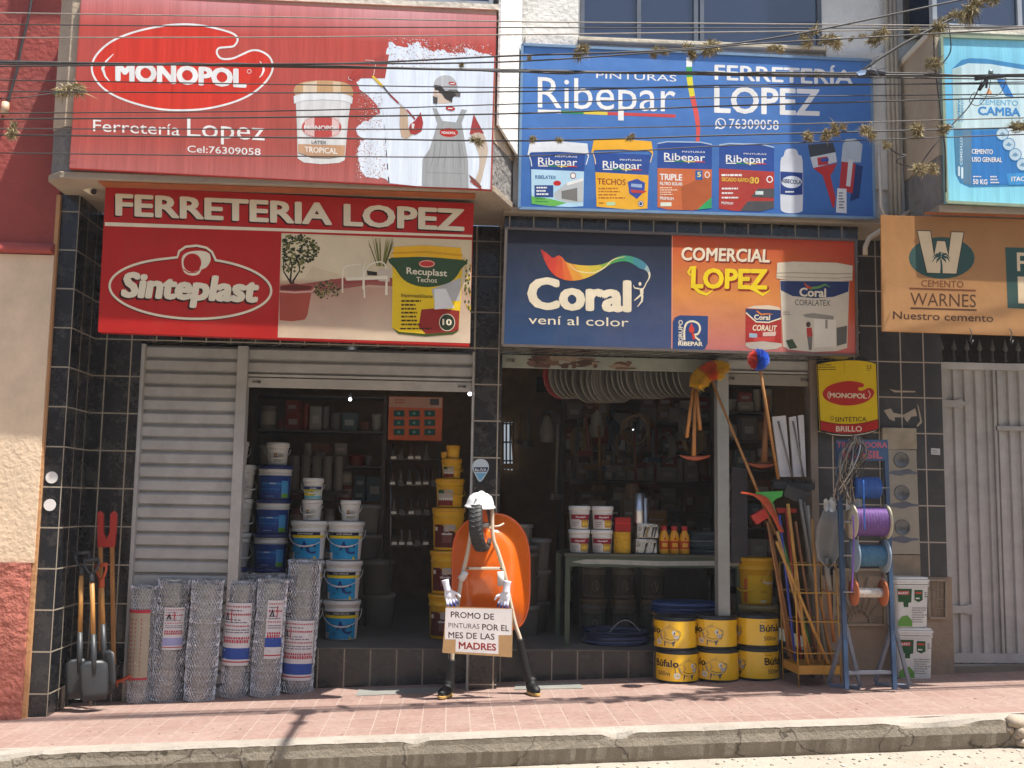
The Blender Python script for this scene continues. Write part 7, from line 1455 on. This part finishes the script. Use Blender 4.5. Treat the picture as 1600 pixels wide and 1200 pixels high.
for j, y in enumerate((694, 734, 780, 828)):
    for k in range(6 if j else 5):
        x = 615+13*k+rg.uniform(-2, 2)
        if x > 684: continue
        mb = MB(H(rg.choice(['4A2A22', '2A2A2C', '5A5450']))); mb.tube([W(x, y, YO-.02), W(x, y+16, YO-.02)], .010, 6); mb.prism([W(x-4, y+16, YO-.025), W(x+4, y+16, YO-.025), W(x+5, y+25, YO-.025), W(x-5, y+25, YO-.025)], (0, .012, 0), H('3A342E'))
        if rg.random() < .6: mb.prism([W(x-4, y+19, YO-.03), W(x+4, y+19, YO-.03), W(x+4, y+23, YO-.03), W(x-4, y+23, YO-.03)], (0, .004, 0), H('C8C2B4'))
        mb.build('hanging_brush', PLAS, dr_, o)
# row of round discs under the shutter
dY = .55; base = None; n_d = 25
for k in range(n_d):
    px = 872+k*8.6+(4 if 5 < k < 9 else 0); py = 602+(6 if 4 < k < 12 else 0)-(2 if k > 18 else 0); c = W(px, py-14, dY+.25*math.sin(k*.7)*.2)
    l = ['round pale disc hanging in the row under the right shutter', 'red lettered disc at the left end of the hanging row'][k == 0]
    if base is None or k == 1:
        t = thing('hanging_disc', l, 'disc', c, R(38), 'pale discs hanging in a row' if k else None); mb = MB(H('6E6A62') if k else H('7A221E'))
        mb.M = Matrix.Rotation(R(90), 4, 'X'); mb.lathe([(0, 0), (.17, 0), (.205, .012), (.21, .03), (.20, .03), (.165, .012), (0, .012)], 36); mb.build('plate', PLAS, t)
        if not k: a = Art(lambda x, z, l_: (x, -.0135-.0008*l_, z), 1); a.ring(0, 0, .13, .13, .02, WH, 1); a.text('S', (-.05, -.06), (.05, -.06), .12, WH, 1, .03); a.build('print', PRINT, t); base = True
        else: base = t
    else: dup(base, c, R(38+rg.uniform(-5, 5)))
    if k == 0: base = True
mb = MB((.25, .24, .22)); tag(mb.tube([W(840, 565, dY), W(1120, 572, dY)], .008, 6) or mb.build('hanging_rail', METAL), 'thin rail carrying the row of discs under the shutter', 'rail')
# lit bulbs and the bright back window
def emit(name, col, s):
    m, n, L, b = newmat(name); b.inputs['Emission Color'].default_value = (*col, 1); b.inputs['Emission Strength'].default_value = s; b.inputs['Base Color'].default_value = (.8, .8, .8, 1); return m
BULB = emit('lit_bulb', (.85, .93, 1), 6)
for px, py, Y, l in ((547, 624, 2.2, 'small lit bulb deep in the left doorway'), (734, 615.5, .8, 'small lit lamp just under the right end of the half raised shutter'), (989, 673, 3.4, 'small lit bulb deep in the right doorway')):
    c = W(px, py, Y); t = thing('light_bulb', l, 'bulb', c); mb = MB(); mb.sph((0, 0, 0), .017, 12); mb.build('bulb', BULB, t); mb = MB((.3, .3, .3)); mb.cyl((0, 0, .018), (0, 0, .07), .014, n=8); mb.build('socket', PLAS, t); mb = MB((.05, .05, .05)); mb.tube([(0, 0, .07), (0, 0, 3.6-c.z)], .004, 5); mb.build('flex', RUBBER, t)
YW = 4.9; q = [(786, 660), (802, 660), (802, 735), (786, 733)]; pts = [W(x, y, YW) for x, y in q]; t = thing('back_window', 'narrow daylit barred window far back, just right of the middle pillar', 'window', pts[3]); o = pts[3].copy()
mb = MB((.6, .65, .7)); mb.prism(pts[::-1], (0, .02, 0)); mb.build('pane', emit('daylit_pane', (.8, .9, 1), .22), t, o)
mb = MB((.1, .1, .1))
for x in (786, 791, 797, 802): mb.tube([W(x, 660, YW-.01), W(x, 735, YW-.01)], .012, 5)
for y in (662, 691, 720): mb.tube([W(786, y, YW-.01), W(802, y, YW-.01)], .012, 5)
mb.build('bars', PAINT, t, o)
# stack of dim tubs between the pail stacks and the display, and left of the table
for px, py, Y, s in ((592, 905, 1.9, .30), (592, 905, 1.9, .30), (570, 930, 2.0, .3), (592, 950, 1.9, .33), (815, 880, 1.3, .26), (822, 930, 1.3, .28), (835, 905, 1.6, .3)):
    n_ = rg.randint(2, 4); x = X(px, py, Y)
    for k in range(n_): dimthing('tub', (x+rg.gauss(0, .01), Y+rg.gauss(0, .05)+.3*(k == 9), FLZ+k*s*1.01), (s, s, s), rg.random(), rg.choice(['8E8C86', '77746E', 'A09C94', '6A625A'])) if not (px == 592 and py == 905) else None
for k in range(5): dimthing('roll', (X(462+17*k, 700, 2.45), 2.45, FLZ+1.35), (.10, .10, .36), 0, 'A09A90')
tag((lambda m: (m.box(X(455, 700, 2.5)-.05, X(545, 700, 2.5), 2.36, 2.56, FLZ+1.31, FLZ+1.349), m.build('wall_shelf', PAINT))[1])(MB(H('4A443C'))), 'short dark shelf carrying pale rolled goods', 'shelf')
sc_ = thing('security_camera', 'white security camera under the left overhang, above the tiled pillar', 'camera', W(128, 290, -.62)); o = sc_.location.copy()
mb = MB(H('CFC2A8')); mb.tube([W(119, 285, -.6), W(121, 291, -.63), W(127, 294, -.66)], [.028, .022, .018], 10); mb.build('bracket', PLAS, sc_, o); mb = MB(H('D2C6AE')); mb.tube([W(128, 290, -.66), W(146, 299, -.74)], [.03, .034], 14); mb.build('body', PLAS, sc_, o); mb = MB((.03, .03, .03)); mb.tube([W(146, 299, -.74), W(147, 299.5, -.745)], .024, 12); mb.build('lens', PLAS, sc_, o)

# tools and hoses hanging from the ceiling of the right hand room
for k in range(34):
    px, Y = rg.uniform(800, 1110), rg.uniform(2.3, 3.3); zt, ln = rg.uniform(2.35, 2.6), rg.uniform(.3, .8); x = X(px, 620, Y); kind = rg.choice(('tool', 'tool', 'bag', 'hose'))
    t = thing('hanging_goods', 'dim goods hanging from the ceiling inside the right doorway', 'hanging goods', (x, Y, zt), rg.uniform(0, 6), 'dim goods hanging inside'); mb = MB(H(rg.choice(['8A6A44', '6E6A66', '9A958C', '7A3A2E', '4A5A6A', 'A08A5A'])))
    if kind == 'tool': mb.tube([(0, 0, 0), (rg.gauss(0, .04), 0, -ln)], .016, 7); mb.box(-.09, .09, -.02, .02, -ln-.06, -ln)
    elif kind == 'bag': mb.lathe([(.01, 0), (.06, -.05), (.09, -.2), (.08, -.3), (0, -.31)], 10)
    else:
        for q in range(4): mb.tube([(.13*math.cos(a)*(1+.06*q), .02*q, -.16+.16*math.sin(a)) for a in [2*math.pi*j/18 for j in range(18)]], .012, 5, closed=True)
    mb.build('item', PLAS, t)
for k, (px, y0, y1, c, l) in enumerate(((838, 590, 612, '2E3230', 'small dark picture hanging on the back wall near the middle pillar'), (1000, 640, 672, '8A8578', 'pale carton high on the back wall left of the third bulb'), (1045, 638, 660, '9A9488', 'pale carton high on the back wall right of the third bulb'), (960, 645, 668, '7A746A', 'greyish carton high on the back wall, leftmost of three'))):
    Y = 3.55 if k else 4.9; p = W(px, y1, Y); q = W(px+26, y0, Y); t = thing('wall_box', l, 'box', p); mb = MB(H(c)); mb.box(0, q.x-p.x, 0, .05 if not k else .3, 0, q.z-p.z); mb.build('carton', CARD, t, bevel=.004)
# ------------------------------------------------------------ overhead cables with air plants
YCB = -1.62
def cable(label, ys, r, Y=YCB, col=(.045, .04, .038), xs=(0, 450, 820, 1150, 1600), wob=0):
    pts = [tuple(W(x, y, Y)) for x, y in zip(xs, ys)]; a_, b_ = Vector(pts[0]), Vector(pts[-1])
    ext = lambda p, q, k: tuple(Vector(p)+(Vector(p)-Vector(q)).normalized()*k)
    pts = [ext(pts[0], pts[1], 3.0)]+pts+[ext(pts[-1], pts[-2], 3.0)]
    P_ = [Vector(p) for p in cat_rom(pts, 10, False)]; rr = random.Random(int(ys[0]))
    if wob: P_ = [p+Vector((0, rr.gauss(0, wob), rr.gauss(0, wob))) for p in P_]
    t = thing('overhead_cable', label, 'cable', a_); mb = MB(col); mb.tube(P_, r, 6); mb.build('wire', RUBBER, t, a_); return P_
LT = (.30, .26, .22)
cable('topmost pale thin overhead cable, crossing the sky blue windows', (20, 27, 34, 37, 41), .005, col=LT)
cable('second thin overhead cable from the top, just below the topmost pale one', (38, 42, 43, 44, 43), .0045)
cable('thin pale overhead cable crossing just above the big white palette outline', (59, 58, 54, 50, 44), .005, col=LT)
cable('thickest black overhead cable, running through the word MONOPOL', (97, 103, 111, 116, 119), .0095)
cable('thick black overhead cable twisted with the thickest one', (99, 101, 113, 113, 117), .007, YCB-.02, wob=.004)
cable('sagging dark overhead cable under the thick pair, left half below it', (95, 105, 109, 118, 124), .0055, YCB+.03)
cable('thin overhead cable through the foot of the MONOPOL lettering', (125, 132, 137, 136, 128), .0045)
cable('thin overhead cable cutting the lower part of the white palette outline', (143, 145, 143, 133, 131), .005)
cable('overhead cable passing just below the white palette outline', (177, 173, 162, 152, 147), .0045)
cable('dark overhead cable just over the words Ferretería Lopez', (186, 183, 177, 165, 152), .006)
cable('thin overhead cable through the words Ferretería Lopez', (201, 202, 201, 196, 184), .0045, col=(.12, .1, .09))
cable('overhead cable carrying the lower row of dry air plants', (211, 215, 220, 211, 199), .006)
cable('lowest overhead cable, grazing the printed paint buckets', (239, 244, 244, 227, 210), .0045)
cable('overhead cable sloping up to the right with the upper row of air plants', (97, 101, 88, 68, -12), .007, YCB-.06, xs=(0, 450, 780, 1150, 1560))
cable('short dipping overhead cable under the upper row of air plants', (100, 97, 79, 69, 56), .006, YCB-.1, xs=(420, 780, 1060, 1170, 1400))
# drop wires at the right
def drop(label, pts, r, Y, col=(.05, .045, .04)):
    p0 = W(*pts[0], Y); t = thing('drop_wire', label, 'wire', p0); mb = MB(col); mb.tube(cat_rom([tuple(W(x, y, Y)) for x, y in pts], 6, False), r, 6); mb.build('wire', RUBBER, t, p0)
drop('black drop wire slanting from the cable joint up to the plant clump at top right', ((1345, 112), (1372, 93), (1412, 68), (1450, 48), (1490, 28)), .010, YCB-.03)
drop('thin black wire hanging down along the left edge of the light blue billboard', ((1460, 30), (1459, 60), (1462, 110), (1468, 160), (1473, 205), (1477, 235), (1478, 300)), .007, -1.38)
drop('black wire looping down beside the top of the light blue billboard', ((1478, 25), (1484, 50), (1485, 80), (1472, 100)), .005, -1.45)
drop('slanting drop wire across the picture of the cement bag', ((1535, 125), (1515, 165), (1480, 203), (1450, 240), (1436, 262)), .005, -1.5)
drop('curled black wire above the lowest clump of air plants', ((1384, 228), (1402, 240), (1416, 243), (1404, 248), (1402, 254), (1415, 259), (1436, 262)), .006, -1.45)
drop('loose loops of thin wire under the cable clamp on the cement bag', ((1548, 118), (1545, 140), (1535, 160), (1525, 165), (1515, 158), (1522, 145), (1535, 150), (1560, 148), (1572, 125), (1560, 115)), .003, YCB-.02)
cl = thing('cable_clamp', 'black cable clamp with a frayed joint before the cement bag picture', 'clamp', W(1545, 119, YCB)); o = cl.location.copy()
mb = MB((.03, .03, .032)); mb.tube([W(1524, 123, YCB-.02), W(1548, 119, YCB-.02), W(1568, 119, YCB-.02)], [.016, .02, .014], 8); mb.tube([W(1545, 120, YCB-.02), W(1536, 132, YCB-.02), W(1530, 140, YCB-.02)], .014, 8); mb.tube([W(1543, 122, YCB-.02), W(1541, 137, YCB-.02)], .009, 8); mb.build('body', RUBBER, cl, o)
mb = MB((.25, .32, .3)); mb.sph(W(1548, 113, YCB-.02), (.02, .015, .022), 10); mb.build('knob', METAL, cl, o)
jt = thing('cable_joint', 'cable joint with a blue and white tag and frayed wire ends, right of FERRETERÍA', 'joint', W(1362, 110, YCB-.02)); o = jt.location.copy()
mb = MB((.04, .045, .06)); mb.tube([W(1340, 118, YCB-.02), W(1358, 111, YCB-.02), W(1384, 114, YCB-.02)], [.012, .022, .012], 8)
for k in range(9): rr = random.Random(k); mb.tube([W(1358, 110, YCB-.02), W(1358+rr.gauss(0, 12), 110+rr.gauss(0, 6), YCB-.05), W(1360+rr.gauss(0, 20), 112+rr.gauss(-4, 9), YCB-.04)], .002, 4, rr.choice([(.05, .05, .06), (.5, .5, .5)]))
mb.build('body', RUBBER, jt, o)
mb = MB(H('A9C0DC')); mb.prism([W(x, y, YCB-.05) for x, y in ((1338, 113), (1346, 109), (1354, 110), (1352, 116), (1342, 118))], (0, .004, 0)); mb.build('tag', PLAS, jt, o)
mb = MB((.04, .03, .03)); p0 = W(40, 153, YCB); t = thing('drop_wire', 'thin wire with a green sleeve running to the corner of the left overhang', 'wire', p0); mb.tube([W(-60, 157, YCB), W(40, 152, YCB+.1), W(88, 145, -1.15)], .004, 5); mb.build('wire', RUBBER, t, p0); mb = MB(H('2E8A4A')); mb.tube([W(83, 145.5, -1.16), W(96, 145.5, -1.12)], .010, 8); mb.build('sleeve', PLAS, t, p0)
# plants
def plantmesh(seed, n=380):
    rg = random.Random(seed); mb = MB(); lob = [Vector((rg.gauss(0, .32), rg.gauss(0, .2), rg.gauss(0, .22))) for _ in range(rg.randint(3, 5))]
    for _ in range(n):
        s = rg.choice(lob)+Vector((rg.gauss(0, .12), rg.gauss(0, .12), rg.gauss(0, .12))); d = (s*.9+Vector((rg.gauss(0, .6), rg.gauss(0, .6), rg.gauss(.05, .6)))).normalized(); L_ = abs(rg.gauss(.5, .18))+.12
        m = s+d*L_*.55; e = m+(d+Vector((rg.gauss(0, .5), rg.gauss(0, .5), rg.gauss(-.5, .4)))).normalized()*L_*.5; u = d.cross(Vector((rg.gauss(0, 1), rg.gauss(0, 1), rg.gauss(0, 1)))).normalized()*rg.uniform(.025, .05)
        c = mixc(H('A08E64'), H(rg.choice(['DACDA6', '8A7650', '8E8A62', 'C8B68A', '5E4E34'])), rg.random())
        mb.poly([s-u, s+u, m+u*.9], c); mb.poly([s-u, m+u*.9, m-u*.9], c); mb.poly([m-u*.9, m+u*.9, e], c)
    return mb
PM = []
def airplant(px, py, s, label, k, Y=YCB):
    c = W(px, py, Y); sc = s*((c-CAM).dot(_f))/1640*1.3
    if len(PM) < 7: o = plantmesh(40+len(PM)).build('air_plant', DRY); PM.append(o)
    else: o = PM[k % 7].copy(); COL.objects.link(o)
    r_ = random.Random(k); o.location = c; o.scale = (sc*r_.uniform(.8, 1.25), sc*.9, sc*r_.uniform(.75, 1.2)); o.rotation_euler = (r_.gauss(0, .2), r_.gauss(0, .2), r_.uniform(0, 6))
    tag(o, label, 'air plant', 'dry air plants on the cables')
AP = [(107, 140, 14, 'pale bushy air plant hanging at the corner of the left overhang', -1.2), (18, 210, 11, 'air plant at far left, before the red wall', 0), (908, 82, 12, 'round air plant above the B of the big blue brand lettering', 0), (1020, 81, 9, 'left one of the twin air plants at the top edge of the blue billboard', 0), (1038, 83, 9, 'right one of the twin air plants at the top edge of the blue billboard', 0), (1080, 80, 12, 'air plant at the top end of the coloured stripe', 0), (1114, 78, 15, 'large air plant above the F of FERRETERÍA', 0), (1212, 74, 11, 'air plant hanging above the last letters of LOPEZ, below the dark window', 0), (1268, 66, 13, 'air plant at the right edge of the dark middle window', 0), (1300, 66, 15, 'large air plant on the white wall, left of two tiny tufts', 0), (1331, 59, 5, 'tiny tuft left in the pair on the white wall', 0), (1346, 57, 5, 'tiny tuft right in the pair on the white wall', 0), (1371, 60, 14, 'tall ragged air plant before the pale drain pipes', 0), (1430, 50, 9, 'small air plant at the foot of the rising clump at upper right', 0), (1458, 45, 13, 'second clump up on the rising plants at upper right', 0), (1475, 40, 10, 'darker tuft touching the top corner of the light blue billboard', 0), (1492, 26, 11, 'third clump up on the rising plants at upper right', 0), (1518, 11, 19, 'biggest air plant, high at the upper right', 0), (1548, 0, 15, 'topmost air plant cut by the upper picture edge', 0), (1456, 99, 12, 'lone air plant left of the light blue billboard, upper', 0), (1261, 214, 10, 'air plant just above the grey brush bristles', 0), (1288, 211, 11, 'left half of the long clump above the picture of brushes', 0), (1310, 209, 12, 'right half of the long clump above the picture of brushes', 0), (1355, 208, 12, 'air plant at the right rim of the blue billboard', 0), (1434, 206, 13, 'air plant on the beige cheek beside the light blue billboard', 0), (1478, 203, 10, 'air plant where a slanting wire meets the light blue billboard edge', 0), (1592, 199, 13, 'air plant over the cement bag at the right picture edge', 0), (1440, 266, 12, 'left ball of the lowest clump, over the grey stucco', 0), (1456, 264, 12, 'right ball of the lowest clump, over the grey stucco', 0), (1381, 230, 7, 'flat tuft at the top of the white conduit', 0), (833, 219, 8, 'small air plant over the lid of the white printed bucket, left', 0), (875, 219, 8, 'small air plant over the lid of the white printed bucket, right', 0), (984, 217, 8, 'small air plant over the yellow printed bucket', 0), (745, 220, 9, 'air plant on the arm of the painter in the red billboard', 0), (828, 90, 5, 'tiny tuft at the upper left corner of the blue billboard', 0), (720, 101, 5, 'tiny dark tuft over the white paint patch', 0), (1278, 118, 4, 'tiny orange tuft through the letters RRETE', 0)]
for k, (px, py, s, l, Y) in enumerate(AP): airplant(px, py, s, l, k, Y or YCB)
# a cable crossing the street high overhead; it throws the long shadow at the kerb
p0 = Vector((1.12, -12.4, 6.3)); t = thing('street_cable', 'thick cable crossing the street high overhead, above the picture', 'cable', p0); mb = MB((.04, .04, .04)); e_ = Vector((1.12, -2.1, 6.3)); mb.tube([p0, p0.lerp(e_, .5)-Vector((0, 0, .12)), e_], .032, 8); mb.sph(e_, (.09, .12, .09), 10); mb.sph(e_+Vector((0, -.38, -.02)), (.06, .09, .06), 10); mb.tube([e_+Vector((-6, .1, .25)), e_, e_+Vector((6, .1, .35))], .008, 5); mb.build('cable', RUBBER, t, p0)
# ------------------------------------------------------------ added veil that lifts the dark tones, standing in for lens glare
hm = bpy.data.materials.new('glare_veil'); hm.use_nodes = True; n = hm.node_tree.nodes; n.clear()
out = n.new('ShaderNodeOutputMaterial'); pv = n.new('ShaderNodeVolumePrincipled'); pv.inputs['Color'].default_value = (.97, .97, .98, 1); pv.inputs['Density'].default_value = .0012; pv.inputs['Anisotropy'].default_value = 0
hm.node_tree.links.new(pv.outputs[0], out.inputs['Volume'])
mb = MB(); mb.box(-43, 43, -43, 12.5, -3.2, 12.2); tag(mb.build('glare_box', hm), kind='stuff')
